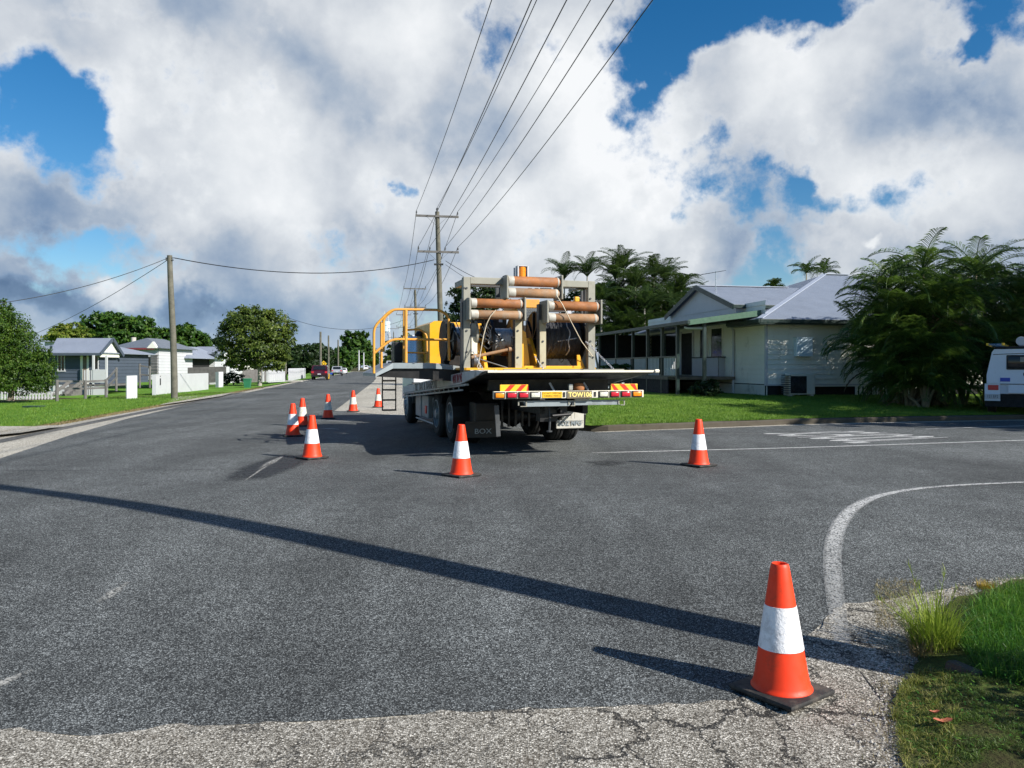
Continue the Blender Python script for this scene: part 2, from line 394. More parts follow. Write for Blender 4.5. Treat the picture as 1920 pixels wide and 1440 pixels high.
M['cream'] = mat('cream_board', (.74, .74, .66), 0.55, var=.06, vscale=.8, dirt=(.4, .39, .32), dirt_amt=.25, dirt_scale=1.2)
M['bluegrey'] = mat('bluegrey_board', (.055, .072, .10), 0.6, var=.1, vscale=1)
M['darkgreen'] = mat('dark_green_trim', (.010, .028, .024), 0.4, var=.1)
M['greensoffit'] = mat('green_fascia', (.06, .13, .085), 0.45, var=.1)
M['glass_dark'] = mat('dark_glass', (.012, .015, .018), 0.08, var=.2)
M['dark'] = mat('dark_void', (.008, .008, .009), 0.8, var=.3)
M['roof_blue'] = corrugated('pale_blue_roof', (.19, .22, .275), 0)
M['roof_grey'] = corrugated('grey_roof', (.22, .25, .31), 0)
M['roof_dark'] = corrugated('dark_roof', (.12, .14, .17), 0)
M['roof_navy'] = corrugated('blue_roof', (.06, .08, .30), 0)
M['roof_cap'] = mat('roof_capping', (.36, .40, .48), 0.4, var=.05)
M['red_trim'] = mat('red_trim', (.18, .03, .04), 0.5)
M['orange'] = mat('orange_pvc', (.88, .042, .002), 0.55, var=.06, vscale=8, dirt=(.45, .045, .012), dirt_amt=.35, dirt_scale=7)
M['band'] = mat('reflective_band', (.86, .86, .88), 0.4, var=.05, vscale=20, bump=.4, bscale=70, dirt=(.42, .41, .41), dirt_amt=.5, dirt_scale=12)
M['band_old'] = mat('worn_reflective_band', (.74, .72, .62), 0.5, var=.1, vscale=14, dirt=(.38, .36, .28), dirt_amt=.75, dirt_scale=18)
M['rubber'] = mat('black_rubber', (.018, .018, .018), 0.75, var=.3, vscale=10, bump=.3, dirt=(.11, .09, .07), dirt_amt=.6, dirt_scale=9)
M['tyre'] = mat('tyre_rubber', (.014, .014, .014), 0.85, var=.3, vscale=6, dirt=(.04, .037, .033), dirt_amt=.4)
M['steel'] = mat('painted_steel', (.27, .265, .22), 0.5, var=.1, vscale=3, dirt=(.20, .18, .13), dirt_amt=.3, dirt_scale=4)
M['steel_dark'] = mat('dark_steel', (.07, .075, .08), 0.5, metal=.3, var=.25, dirt=(.10, .05, .03), dirt_amt=.25)
M['grey_metal'] = mat('grey_metal', (.26, .30, .32), 0.45, metal=.2, var=.12, dirt=(.14, .14, .13), dirt_amt=.3)
M['alu'] = mat('aluminium', (.55, .58, .60), 0.3, metal=.8, var=.1)
M['chrome'] = mat('polished_metal', (.75, .77, .8), 0.13, metal=1.0, var=.03, rough_var=.04)
M['black_metal'] = mat('black_metal', (.012, .012, .013), 0.45, metal=.2, var=.2, dirt=(.03, .028, .025), dirt_amt=.4)
M['yellow'] = mat('yellow_paint', (.82, .40, .015), 0.4, var=.06, vscale=2, dirt=(.42, .20, .03), dirt_amt=.2, coat=.2)
M['yellow_rail'] = mat('worn_yellow_rail', (.74, .35, .04), 0.5, var=.2, vscale=5, dirt=(.30, .16, .07), dirt_amt=.75, dirt_scale=5)
M['rust'] = mat('rusty_roller', (.30, .115, .035), 0.7, var=.25, vscale=6, dirt=(.22, .12, .07), dirt_amt=.5, dirt_scale=7, bump=.2)
M['rust_pale'] = mat('dusty_roller', (.30, .165, .08), 0.75, var=.2, vscale=6, dirt=(.28, .22, .16), dirt_amt=.7, dirt_scale=5, bump=.2)
M['roller_end'] = mat('bare_roller_end', (.42, .41, .36), 0.6, var=.15, dirt=(.32, .20, .12), dirt_amt=.4, dirt_scale=9)
M['cable'] = mat('black_cable', (.055, .058, .066), 0.42, var=.3, vscale=8)
M['steel_rope'] = mat('steel_rope', (.55, .56, .58), 0.42, metal=.35, var=.3, vscale=12)
M['rope'] = mat('cream_rope', (.62, .54, .40), 0.8)
M['amber'] = mat('amber_lens', (.85, .25, .01), 0.25, var=.2, vscale=30)
M['red_lens'] = mat('red_lens', (.50, .018, .035), 0.2, var=.2, vscale=40)
M['clear_lens'] = mat('clear_lens', (.62, .62, .52), 0.2, var=.2, vscale=40)
M['cream_bar'] = mat('cream_bar', (.72, .68, .55), 0.45, var=.06)
M['sign_yellow'] = mat('yellow_sign', (.85, .50, .02), 0.4, var=.05)
M['hazard_red'] = mat('hazard_red', (.75, .03, .01), 0.4, var=.05)
M['letter_red'] = mat('red_lettering', (.22, .03, .04), 0.5, var=.1)
M['letter_dark'] = mat('dark_lettering', (.05, .055, .06), 0.5, var=.1)
M['letter_brown'] = mat('sign_lettering', (.30, .16, .01), 0.5, var=.1)
M['plate_tan'] = mat('plate_field', (.16, .13, .08), 0.5, var=.2)
M['plate_letter'] = mat('plate_letter', (.88, .70, .22), 0.5)
M['post_tan'] = mat('tan_post', (.42, .38, .26), 0.5, var=.1, dirt=(.3, .22, .12), dirt_amt=.3)
M['rail_grey'] = mat('rail_plate', (.50, .51, .50), 0.5, var=.1, dirt=(.16, .15, .14), dirt_amt=.3)
M['car_red'] = mat('dark_red_paint', (.045, .005, .010), 0.3, coat=.8)
M['car_white'] = mat('white_car_paint', (.68, .70, .72), 0.35, coat=.5, var=.03)
M['ute_white'] = mat('ute_white_paint', (.62, .70, .80), 0.35, coat=.4, var=.03)
M['car_silver'] = mat('silver_car_paint', (.38, .40, .43), 0.3, coat=.5, metal=.3)
M['blue'] = mat('blue_paint', (.02, .06, .42), 0.4)
M['bin_green'] = mat('green_plastic', (.025, .16, .08), 0.5, var=.08)
M['flap_white'] = mat('white_mudflap', (.50, .49, .44), 0.5, var=.08, dirt=(.40, .36, .28), dirt_amt=.4)
M['leafy'] = leaf_mat('broad_leaf', (.012, .038, .006), (.036, .095, .012), (.10, .18, .02))
M['leafy_olive'] = leaf_mat('olive_leaf', (.025, .045, .008), (.075, .12, .018), (.20, .24, .04), scale=.5)
M['leafy_dark'] = leaf_mat('dark_leaf', (.006, .016, .006), (.018, .040, .012), (.045, .08, .02))
M['leafy_lime'] = leaf_mat('lime_leaf', (.05, .09, .01), (.13, .19, .02), (.26, .27, .05))
M['conifer'] = leaf_mat('conifer_leaf', (.015, .045, .006), (.05, .11, .012), (.12, .18, .02), scale=1.5)
M['palm'] = leaf_mat('palm_leaf', (.018, .048, .012), (.06, .12, .024), (.17, .235, .045), trans=.3, scale=.7, rough=.4)
M['palm_far'] = leaf_mat('palm_leaf_far', (.014, .034, .012), (.038, .072, .02), (.10, .14, .035), trans=.25, scale=.3, rough=.4)
M['palm_dead'] = leaf_mat('dead_frond', (.05, .035, .02), (.11, .08, .04), (.2, .15, .08), trans=.1)
M['blade'] = leaf_mat('grass_blade', (.06, .14, .015), (.12, .24, .025), (.26, .35, .055), trans=.4, scale=1.0)
M['blade_shade'] = leaf_mat('corner_blade', (.10, .07, .03), (.06, .13, .02), (.16, .22, .04), trans=.3, scale=9)  # drier and darker mix: the corner's shade is put into the blade colour
M['blade_lush'] = leaf_mat('lush_blade', (.02, .10, .012), (.07, .22, .02), (.28, .40, .06), trans=.4, scale=1.5)
M['blade_lime'] = leaf_mat('lime_blade', (.14, .20, .02), (.30, .40, .04), (.50, .54, .12), trans=.4, scale=3)
M['blade_dry'] = leaf_mat('dry_blade', (.14, .10, .05), (.27, .21, .10), (.42, .36, .18), trans=.2, scale=4)
M['blade_straw'] = leaf_mat('straw_blade', (.10, .14, .02), (.24, .26, .05), (.44, .38, .16), trans=.3, scale=6)
M['blade_gold'] = leaf_mat('gold_blade', (.28, .17, .02), (.45, .30, .03), (.55, .42, .08), trans=.3, scale=4)
M['bark'] = mat('bark', (.16, .13, .10), 0.9, var=.3, bump=.5)
M['bark_pale'] = mat('pale_bark', (.30, .28, .24), 0.9, var=.3, bump=.4)
M['cane'] = mat('palm_cane', (.20, .17, .10), 0.7, var=.3, vscale=6)
M['brick_leaf'] = mat('dead_leaf', (.42, .12, .06), 0.7, var=.2)
M['flower'] = mat('red_foliage', (.22, .02, .04), 0.6, var=.4)
M['ac'] = mat('aircon_casing', (.62, .62, .56), 0.5, var=.04)
M['meter'] = mat('meter_box', (.55, .67, .74), 0.4, var=.04)

# ------------------------------------------------------------------ ground and road
def drape(name, poly, material, dz, zf=H, step=0.5, ymax=12.0, kind='structure', ragged=0.0, seed=1, xstep=None, fade=None):
    """a sheet with the given outline laid over the surface zf"""
    rnd = random.Random(seed); pts = [Vector((p[0], p[1], 0)) for p in poly]
    if ragged:
        out = []
        for a, b in zip(pts, pts[1:] + pts[:1]):
            L = (b - a).length; n = max(1, min(120, int(L / 0.07)))
            nrm = Vector((-(b - a).y, (b - a).x, 0)).normalized() if L > 0 else Vector()
            w_ = 0
            for i in range(n):
                w_ = w_ * .7 + rnd.gauss(0, ragged) * .6
                out.append(a.lerp(b, i / n) + nrm * (w_ if i else 0))
        pts = out
    bm = bmesh.new(); vs_ = [bm.verts.new(p) for p in pts]; bm.faces.new(vs_); bm.normal_update()
    bmesh.ops.triangulate(bm, faces=bm.faces[:], ngon_method='EAR_CLIP')
    y0 = min(p.y for p in pts); y1 = min(ymax, max(p.y for p in pts)); y = math.ceil(y0 / step) * step
    while y < y1:
        bmesh.ops.bisect_plane(bm, geom=bm.verts[:] + bm.edges[:] + bm.faces[:], plane_co=(0, y, 0), plane_no=(0, 1, 0)); y += step
    if xstep:
        x0 = min(p.x for p in pts); x1 = max(p.x for p in pts); x = math.ceil(x0 / xstep) * xstep
        while x < x1:
            bmesh.ops.bisect_plane(bm, geom=bm.verts[:] + bm.edges[:] + bm.faces[:], plane_co=(x, 0, 0), plane_no=(1, 0, 0)); x += xstep
    for v in bm.verts: v.co.z = zf(v.co.x, v.co.y) + dz
    bmesh.ops.recalc_face_normals(bm, faces=bm.faces[:])
    if bm.faces and sum(f.normal.z * f.calc_area() for f in bm.faces) < 0: bmesh.ops.reverse_faces(bm, faces=bm.faces[:])
    me = bpy.data.meshes.new(name); bm.to_mesh(me); bm.free(); me.materials.append(material)
    if fade:
        at_ = me.attributes.new('fade', 'FLOAT', 'POINT')
        for v in me.vertices: at_.data[v.index].value = fade(v.co)
    o = bpy.data.objects.new(name, me); COL.objects.link(o); o['kind'] = kind
    return o
def strip(name, pts, w, material, dz, fade=None, zf=H, ragged=0.0):
    """a painted line: centre points and width(s)"""
    P = [Vector((p[0], p[1], 0)) for p in pts]
    # resample
    Q = []; Wd = []
    ws = w if isinstance(w, list) else [w] * len(P)
    for i, (a, b) in enumerate(zip(P, P[1:])):
        n = max(1, int((b - a).length / 0.25))
        for k in range(n): Q.append(a.lerp(b, k / n)); Wd.append(ws[i] + (ws[i + 1] - ws[i]) * k / n)
    Q.append(P[-1]); Wd.append(ws[-1])
    for _ in range(6): Q = [Q[0]] + [(Q[i - 1] + Q[i] * 2 + Q[i + 1]) / 4 for i in range(1, len(Q) - 1)] + [Q[-1]]
    mb = MB(); vs_ = []; fv = []
    for i, q in enumerate(Q):
        d = (Q[min(i + 1, len(Q) - 1)] - Q[max(i - 1, 0)]).normalized(); n = Vector((-d.y, d.x, 0))
        for k, fe in ((-.5, .75), (-.25, 0), (0, 0), (.25, 0), (.5, .75)):
            p = q + n * k * Wd[i]; p.z = zf(p.x, p.y) + dz; vs_.append(p); fv.append(max(fe, fade(i / (len(Q) - 1)) if fade else 0))
    fs_ = [(i * 5 + k, i * 5 + k + 1, i * 5 + k + 6, i * 5 + k + 5) for i in range(len(Q) - 1) for k in range(4)]
    mb.quadmesh(vs_, fs_); o = mb.build(name, material); o['kind'] = 'structure'
    at_ = o.data.attributes.new('fade', 'FLOAT', 'POINT')
    for i, v in enumerate(fv): at_.data[i].value = v
    return o
def sx_at(c, y): return c - 0.178 * y
# base terrain to the horizon
drape('ground', [(-900, 1.0), (900, 1.0), (900, 2500), (-900, 2500)], M['soil'], -0.09, zf=lambda x, y: H(x, y) - 0.55 * smooth01((-(x + 10 + .176 * y)) / 8.0), ymax=80, step=4, xstep=30)
# road base: old pale asphalt, from the left kerb to the right kerb and round the corner
road_poly = [(-8.75, .6), (9.5, .6), (9.5, 3.0), (60, 12), (90, 20), (90, 36), (40, 27.2), (22, 23.2), (14, 21.5), (10.35, 20.7), (7.5, 19.9), (4.58, 18.65),
             (1.75, 17.5), (1.0, 18.9), (.65, 20.6), (.35, 23), (-.35, 27), (-2.6, 40), (-9.2, 76), (-40, 250), (-52.5, 250), (-21.8, 76), (-17.0, 48.5), (-14.5, 34.7), (-12.3, 22.1), (-11.5, 17)]
drape('road', road_poly, M['shoulder'], 0.0, ymax=12.0)
# darker chip seal running lane and junction
LE = [gp(0, 860), gp(135, 815), gp(240, 785), gp(360, 757), gp(470, 735)]
left_edge = [(-7.4, 4.0), (-7.7, 8.0)] + [(p.x, p.y) for p in LE] + [(-21.3, 76), (-50, 240)]
SEAMPX = ((-160, 1376), (0, 1370), (170, 1382), (400, 1362), (620, 1352), (800, 1340), (1100, 1327), (1280, 1323), (1370, 1316), (1440, 1285), (1490, 1235), (1525, 1185), (1560, 1152), (1610, 1132), (1690, 1120), (1780, 1104), (1900, 1085), (2050, 1075))
seam = [gp(*p) for p in SEAMPX]
right_far = [(-44, 240), (-17.9, 100), (-13.7, 75), (-6.05, 25.9), (-3.7, 23.6), (-2.0, 22.6), (0.3, 21.9)]
seal_poly = [(p.x, p.y) for p in seam] + [(12, 6.5), (60, 13), (90, 21), (90, 35.3), (40, 26.8), (22, 22.9), (14, 21.2), (10.35, 20.4), (7.5, 19.6), (4.58, 18.4), (2.0, 17.4), (1.3, 18.2), (.75, 20.0)] + right_far[::-1] + left_edge[::-1]
drape('carriageway', seal_poly, M['asphalt'], 0.004, ymax=12.0, ragged=0.0)
# ragged seam of the old asphalt apron in the foreground
apron = [gp(x, y + 1) for x, y in SEAMPX]
apron_poly = [(p.x, p.y) for p in apron] + [(6, 3.0), (5, .7), (-4.5, .7)]
drape('asphalt_apron', apron_poly, M['old_asphalt'], 0.009, ymax=9, ragged=0.03, seed=4)
# left gutter band and dark groove
gl = [gp(*p) for p in ((-40, 836), (60, 815), (150, 797), (233, 780), (300, 767), (364, 755), (455, 736))]
strip('gutter_groove', [(p.x, p.y) for p in gl], [.32, .32, .32, .34, .4, .45, .5], M['groove'], 0.006)
# side street markings
cl = [gp(*p) for p in ((1108, 850), (1190, 848), (1500, 840), (1920, 826), (2100, 820))]
strip('centre_line', [(p.x, p.y) for p in cl], 0.115, M['paint'], 0.009, fade=lambda t: .75 * smooth01(1 - t * 18))
ul = [gp(*p) for p in ((1120, 816), (1300, 814), (1500, 812.5))]
strip('edge_line', [(p.x, p.y) for p in ul], 0.08, M['old_paint'], 0.009, fade=lambda t: .35)
ul = [gp(*p) for p in ((1735, 805), (1840, 801.5), (1980, 797))]
strip('edge_line', [(p.x, p.y) for p in ul], 0.09, M['paint'], 0.009)
cv = [gp(*p) for p in ((2050, 900), (1920, 906), (1806, 910), (1725, 916), (1671, 923.5), (1630, 935), (1597, 951), (1572, 978), (1558, 1015), (1555, 1058), (1560, 1100), (1568, 1140), (1576, 1180), (1580, 1212))]
strip('corner_line', [(p.x, p.y) for p in cv], [.12, .12, .12, .12, .125, .13, .14, .145, .145, .14, .13, .12, .11, .10], M['paint_worn'], 0.013, fade=lambda t: .0 + .6 * smooth01((t - .60) / .4))
# painted word in the far lane, read by drivers going to the right
A, B, Cc, Dd = gp(1424, 813.5), gp(1598, 832), gp(1797, 821.5), gp(1612, 808.5)
def place_word():
    cu = bpy.data.curves.new('w', 'FONT'); cu.body = 'SCHOOL'; cu.size = 1; cu.offset = 0.012; cu.resolution_u = 3
    o = bpy.data.objects.new('w', cu); COL.objects.link(o); bpy.context.view_layer.update()
    me = bpy.data.meshes.new_from_object(o.evaluated_get(bpy.context.evaluated_depsgraph_get())); bpy.data.objects.remove(o)
    xs = [v.co.x for v in me.vertices]; ys = [v.co.y for v in me.vertices]; x0, x1, y0, y1 = min(xs), max(xs), min(ys), max(ys)
    bm = bmesh.new(); bm.from_mesh(me)
    for v in bm.verts:
        u = (v.co.x - x0) / (x1 - x0); t = (v.co.y - y0) / (y1 - y0)
        p = (A.lerp(B, u)).lerp(Dd.lerp(Cc, u), t); v.co = (p.x, p.y, H(p.x, p.y) + .009)
    bmesh.ops.recalc_face_normals(bm, faces=bm.faces[:])
    bm.to_mesh(me); bm.free(); me.name = 'painted_word'; me.materials.clear(); me.materials.append(M['paint'])
    o = bpy.data.objects.new('painted_word', me); COL.objects.link(o); o['kind'] = 'structure'
place_word()
# remains of an old dashed line, and paint flecks near the cones
def smear(pts, w, name='worn_paint', m='old_paint'):
    q = [gp(*p) for p in pts]; strip(name, [(p.x, p.y) for p in q], w, M[m], 0.009, fade=lambda t: .15 + .6 * abs(2 * t - 1) ** 3)
smear([(-60, 1310), (20, 1280), (60, 1258)], [.16, .10, .02])
smear([(185, 1132), (210, 1118), (242, 1092)], [.05, .10, .02])
smear([(487, 880), (508, 868), (534, 854)], [.05, .16, .04])
smear([(455, 905), (487, 882), (512, 868)], [.02, .05, .03])
smear([(605, 790), (625, 788), (660, 791)], [.03, .14, .05], m='paint')
smear([(640, 788), (655, 787), (672, 789)], [.03, .1, .05], m='paint')
smear([(595, 803), (620, 804), (645, 806)], [.03, .12, .05], m='paint')
# oil dark patch of new bitumen
st = [gp(*p) for p in ((436, 902), (450, 886), (474, 872), (498, 858), (520, 850), (545, 846), (575, 849), (572, 858), (548, 868), (525, 884), (500, 898), (470, 907), (446, 908))]
def stain_mat():
    m = bpy.data.materials.new('wet_patch'); m.use_nodes = True; t = NT(m.node_tree); b = t.n['Principled BSDF']; out = t.n['Material Output']
    P = t.node('ShaderNodeNewGeometry').outputs['Position']
    b.inputs['Base Color'].default_value = (.012, .013, .015, 1); b.inputs['Roughness'].default_value = 0.6
    at_ = t.node('ShaderNodeAttribute', attribute_name='fade')
    a = t.math('MULTIPLY', t.rng(t.math('SUBTRACT', t.math('ADD', t.noise(P, 5, 7, .8), 0.18), at_.outputs['Fac']), 0.1, 0.75), .85)
    tr = t.node('ShaderNodeBsdfTransparent'); ms = t.node('ShaderNodeMixShader', i_0=a); t.l.new(tr.outputs[0], ms.inputs[1]); t.l.new(b.outputs[0], ms.inputs[2]); t.l.new(ms.outputs[0], out.inputs[0])
    return m
M['stain'] = stain_mat()
a_, b_ = gp(447, 903), gp(560, 851)
strip('oil_stain', [(a_.x, a_.y), ((a_.x + b_.x) / 2, (a_.y + b_.y) / 2), (b_.x, b_.y)], [.75, 1.05, .8], M['stain'], 0.007, fade=lambda t: .6 * abs(2 * t - 1) ** 4)
a_, b_ = gp(1085, 872), gp(1185, 866)
strip('tyre_scuff', [(a_.x, a_.y), (b_.x, b_.y)], [.9, .7], M['stain'], 0.0065, fade=lambda t: .25 + .5 * abs(2 * t - 1) ** 2)
# seam where the newer seal meets the lane, far left foreground and truck side
sq = [gp(*p) for p in ((-60, 884), (300, 882), (540, 879))]
strip('seal_joint', [(p.x, p.y) for p in sq], .06, M['stain'], 0.0075, fade=lambda t: .35)
# right kerb
def sweep_kerb(name, line, zf, hgt, wid=.15, side=1):
    mb = MB(); prof = [(0, -.05), (.0, hgt * .8), (.03, hgt), (wid, hgt), (wid, -.05)]
    P = [Vector((p[0], p[1], 0)) for p in line]; Q = []
    for a, b in zip(P, P[1:]):
        n = max(1, min(60, int((b - a).length / .5)))
        for k in range(n): Q.append(a.lerp(b, k / n))
    Q.append(P[-1]); rnd = random.Random(3)
    for _ in range(3): Q = [Q[0]] + [(Q[i - 1] + Q[i] * 2 + Q[i + 1]) / 4 for i in range(1, len(Q) - 1)] + [Q[-1]]
    vs_ = []
    for i, q in enumerate(Q):
        d = (Q[min(i + 1, len(Q) - 1)] - Q[max(i - 1, 0)]).normalized(); n = Vector((-d.y, d.x, 0)) * side; j = rnd.gauss(0, .006)
        for a, h in prof: p = q + n * (a + j); vs_.append((p.x, p.y, zf(q.x, q.y) + h + (rnd.gauss(0, .005) if h > 0 else 0)))
    k = len(prof); mb.quadmesh(vs_, [(i * k + j, i * k + j + 1, (i + 1) * k + j + 1, (i + 1) * k + j) for i in range(len(Q) - 1) for j in range(k - 1)])
    o = mb.build(name, M['kerb']); o['kind'] = 'structure'; return o
right_kerb = [(-9.2, 76), (-2.6, 40), (-.35, 27), (.35, 23), (.65, 20.6), (1.0, 18.9), (1.75, 17.5), (4.58, 18.65), (7.5, 19.9), (10.35, 20.7), (14, 21.5), (22, 23.2), (40, 27.2), (90, 38)]
sweep_kerb('kerb', right_kerb, H, .135, side=1)
def ZRc(x, y): return ZR(x, y) if x > 1.7 else .14 + .27 * smooth01((y - 22) / 10)
lawn = [(-9.05, 76), (-2.45, 40), (-.2, 27), (.5, 23), (.8, 20.65), (1.13, 19), (1.82, 17.64), (4.53, 18.8), (7.45, 20.05), (10.3, 20.85), (14, 21.65), (22, 23.35), (40, 27.4), (90, 38), (90, 100), (-9, 100)]
drape('lawn', lawn, M['turf'], 0.0, zf=ZRc, ymax=46, step=1.0, xstep=2.0)
# left verge
LK = [(-10.9, 14), (-11.5, 17), (-12.3, 22.1), (-14.5, 34.7), (-17.0, 48.5), (-21.8, 76), (-52.5, 250)]
drape('verge', [(x, y) for x, y in LK] + [(-160, 250), (-160, 14)], M['turf_left'], 0.005, zf=ZL, ymax=90, step=2, xstep=2, ragged=0.05)
dl = [gp(*p, ZL) for p in ((-60, 800), (60, 800), (130, 797), (40, 812), (-60, 822))]
drape('driveway', [(p.x, p.y) for p in dl], M['shoulder'], 0.012, zf=ZL, ymax=30, step=1)
fp = [gp(*p, ZL) for p in ((-40, 752), (120, 746), (236, 743.5), (330, 741), (420, 734.5), (420, 736), (330, 743.2), (236, 746), (120, 748.5), (-40, 755))]
drape('footpath', [(p.x, p.y) for p in fp], M['soil'], 0.012, zf=ZL, ymax=60, step=2)
dv = [gp(*p, ZL) for p in ((335, 744), (400, 741), (440, 736), (415, 743), (350, 753), (300, 760))]
drape('driveway', [(p.x, p.y) for p in dv], M['shoulder'], 0.012, zf=ZL, ymax=60, step=2)

# ------------------------------------------------------------------ grass
def blades(mb, spots, hmin, hmax, w, lean, rnd, zf, mats=1, seg=2):
    for (x, y) in spots:
        h = rnd.uniform(hmin, hmax); a = rnd.uniform(0, 2 * math.pi); l = rnd.uniform(0, lean) * h; b = rnd.uniform(0, 2 * math.pi)
        dx, dy = math.cos(a) * w / 2, math.sin(a) * w / 2; lx, ly = math.cos(b) * l, math.sin(b) * l; z = zf(x, y)
        i = len(mb.v)
        if seg == 1:
            mb.v += [(x - dx, y - dy, z), (x + dx, y + dy, z), (x + lx, y + ly, z + h)]; mb.f.append((i, i + 1, i + 2))
        else:
            mb.v += [(x - dx, y - dy, z), (x + dx, y + dy, z), (x + dx * .8 + lx * .35, y + dy * .8 + ly * .35, z + h * .6), (x - dx * .8 + lx * .35, y - dy * .8 + ly * .35, z + h * .6),
                     (x + lx, y + ly, z + h * (1 - .3 * l / max(h, .001)))]
            mb.f.append((i, i + 1, i + 2, i + 3)); mb.m.append(0); mb.f.append((i + 3, i + 2, i + 4))
        mb.m.append(0)
def inpoly(x, y, poly):
    c = False; n = len(poly)
    for i in range(n):
        x1, y1 = poly[i][0], poly[i][1]; x2, y2 = poly[i - 1][0], poly[i - 1][1]
        if (y1 > y) != (y2 > y) and x < (x2 - x1) * (y - y1) / (y2 - y1) + x1: c = not c
    return c
rnd = random.Random(11)
mb = MB(); sp = []
for _ in range(90000):
    x = rnd.uniform(.6, 17); y = kerb_y(x) + .12 + 9.5 * rnd.random() ** 1.4
    if x < 1.9 and y < 19: continue
    sp.append((x, y))
blades(mb, sp, .02, .065, .012, .9, rnd, ZRc, seg=1)
tag(mb.build('lawn_grass', M['blade'], recalc=False), 'short mown bright green grass of the lawn in front of the cream house', 'grass', kind='stuff')
mb = MB(); sp = []
for _ in range(60000):
    y = 17 + 26 * rnd.random() ** 1.3; s = rnd.random() ** 1.5 * 11 - .05; x = -8.45 - .176 * y - s
    if inpoly(x, y, dl): continue
    sp.append((x, y))
blades(mb, sp, .02, .08, .016, .9, rnd, ZL, seg=1)
tag(mb.build('verge_grass', M['blade'], recalc=False), 'short green grass of the left verge beside the main street', 'grass', kind='stuff')
mb = MB(); sp = []
for _ in range(16000):
    y = 15 + 40 * rnd.random() ** 1.3; x = -8.45 - .176 * y - abs(rnd.gauss(0, .22)) + .22
    sp.append((x, y))
blades(mb, sp, .02, .09, .016, 1.5, rnd, H, seg=1)
tag(mb.build('dry_edge_grass', M['blade_dry'], recalc=False), 'brown dry grass fringe spilling over the left road edge', 'grass', kind='stuff')

# near corner verge (bottom right)
EDGE = [gp(*p) for p in ((2060, 1078), (1920, 1092), (1850, 1108), (1790, 1130), (1730, 1165), (1722, 1230), (1690, 1290), (1680, 1350), (1700, 1400), (1712, 1460))]
corner_poly = [(p.x, p.y) for p in EDGE] + [(1.75, .6), (9.5, .6), (9.5, 5.2)]
def ZC(x, y):
    # distance inside the edge lifts the verge a little above the road
    d = min(math.hypot(x - p.x, y - p.y) for p in EDGE_D)
    return H(x, y) + .01 + .07 * smooth01(d / .35)
EDGE_D = []
for a, b in zip(EDGE, EDGE[1:]):
    for k in range(8): EDGE_D.append(a.lerp(b, k / 8))
M['corner_soil'] = turf_mat('corner_soil', (.05, .045, .02), (.07, .085, .025), (.10, .14, .03), dirt=(.13, .11, .075), dirt_lo=.56)
drape('corner_verge', corner_poly, M['corner_soil'], 0.014, zf=ZC, ymax=9, step=.12, xstep=.12, ragged=0.03, seed=8)
def scatter(poly, n, rnd, accept=None):
    xs = [p[0] for p in poly]; ys = [p[1] for p in poly]; out = []; tries = 0
    while len(out) < n and tries < n * 30:
        tries += 1; x = rnd.uniform(min(xs), max(xs)); y = rnd.uniform(min(ys), max(ys))
        if inpoly(x, y, poly) and (accept is None or accept(x, y)): out.append((x, y))
    return out
rnd = random.Random(21)
lush = [gp(*p) for p in ((1800, 1225), (1830, 1155), (1880, 1128), (1960, 1110), (2050, 1105), (2060, 1300), (1960, 1330), (1840, 1300))]
lush = [(p.x, p.y) for p in lush]
mb = MB(); blades(mb, scatter(lush, 18000, rnd), .03, .09, .003, 1.8, rnd, ZC); blades(mb, scatter(lush, 2500, rnd), .10, .19, .004, 1.6, rnd, ZC)
tag(mb.build('lush_grass', M['blade_lush'], recalc=False), 'lush long green grass at the right edge behind the weed clump', 'grass', kind='stuff')
low = [gp(*p) for p in ((1735, 1290), (1790, 1270), (1900, 1290), (2060, 1300), (2060, 1460), (1715, 1460), (1690, 1400), (1680, 1340))]
low = [(p.x, p.y) for p in low]
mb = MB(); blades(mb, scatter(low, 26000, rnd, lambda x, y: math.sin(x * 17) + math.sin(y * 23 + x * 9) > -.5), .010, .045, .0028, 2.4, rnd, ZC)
tag(mb.build('low_grass', M['blade_shade'], recalc=False), 'low dry grass coloured darker for shade in the bottom right corner', 'grass', kind='stuff')
mb = MB(); sp = []
for _ in range(5200):
    p = rnd.choice(EDGE_D); sp.append((p.x + rnd.gauss(.05, .09), p.y + rnd.gauss(0, .07)))
for _ in range(1500):
    p = gp(rnd.uniform(1640, 1720), rnd.uniform(1090, 1180)); sp.append((p.x, p.y))
blades(mb, sp, .008, .05, .003, 2.2, rnd, H)
tag(mb.build('dry_grass', M['blade_dry'], recalc=False), 'dry straw coloured grass wisps creeping over the asphalt edge', 'grass', kind='stuff')
mb = MB(); edge_zone = [gp(*p) for p in ((1692, 1285), (1745, 1262), (1800, 1300), (1790, 1460), (1700, 1460), (1672, 1350))]; edge_zone = [(p.x, p.y) for p in edge_zone]
blades(mb, scatter(edge_zone, 4200, rnd, lambda x, y: math.sin(x * 31) * math.sin(y * 27) > -.25), .012, .06, .0032, 2.0, rnd, ZC)
tag(mb.build('straw_grass', M['blade_straw'], recalc=False), 'yellow green straw grass tufts at the road edge near the dead leaves', 'grass', kind='stuff')
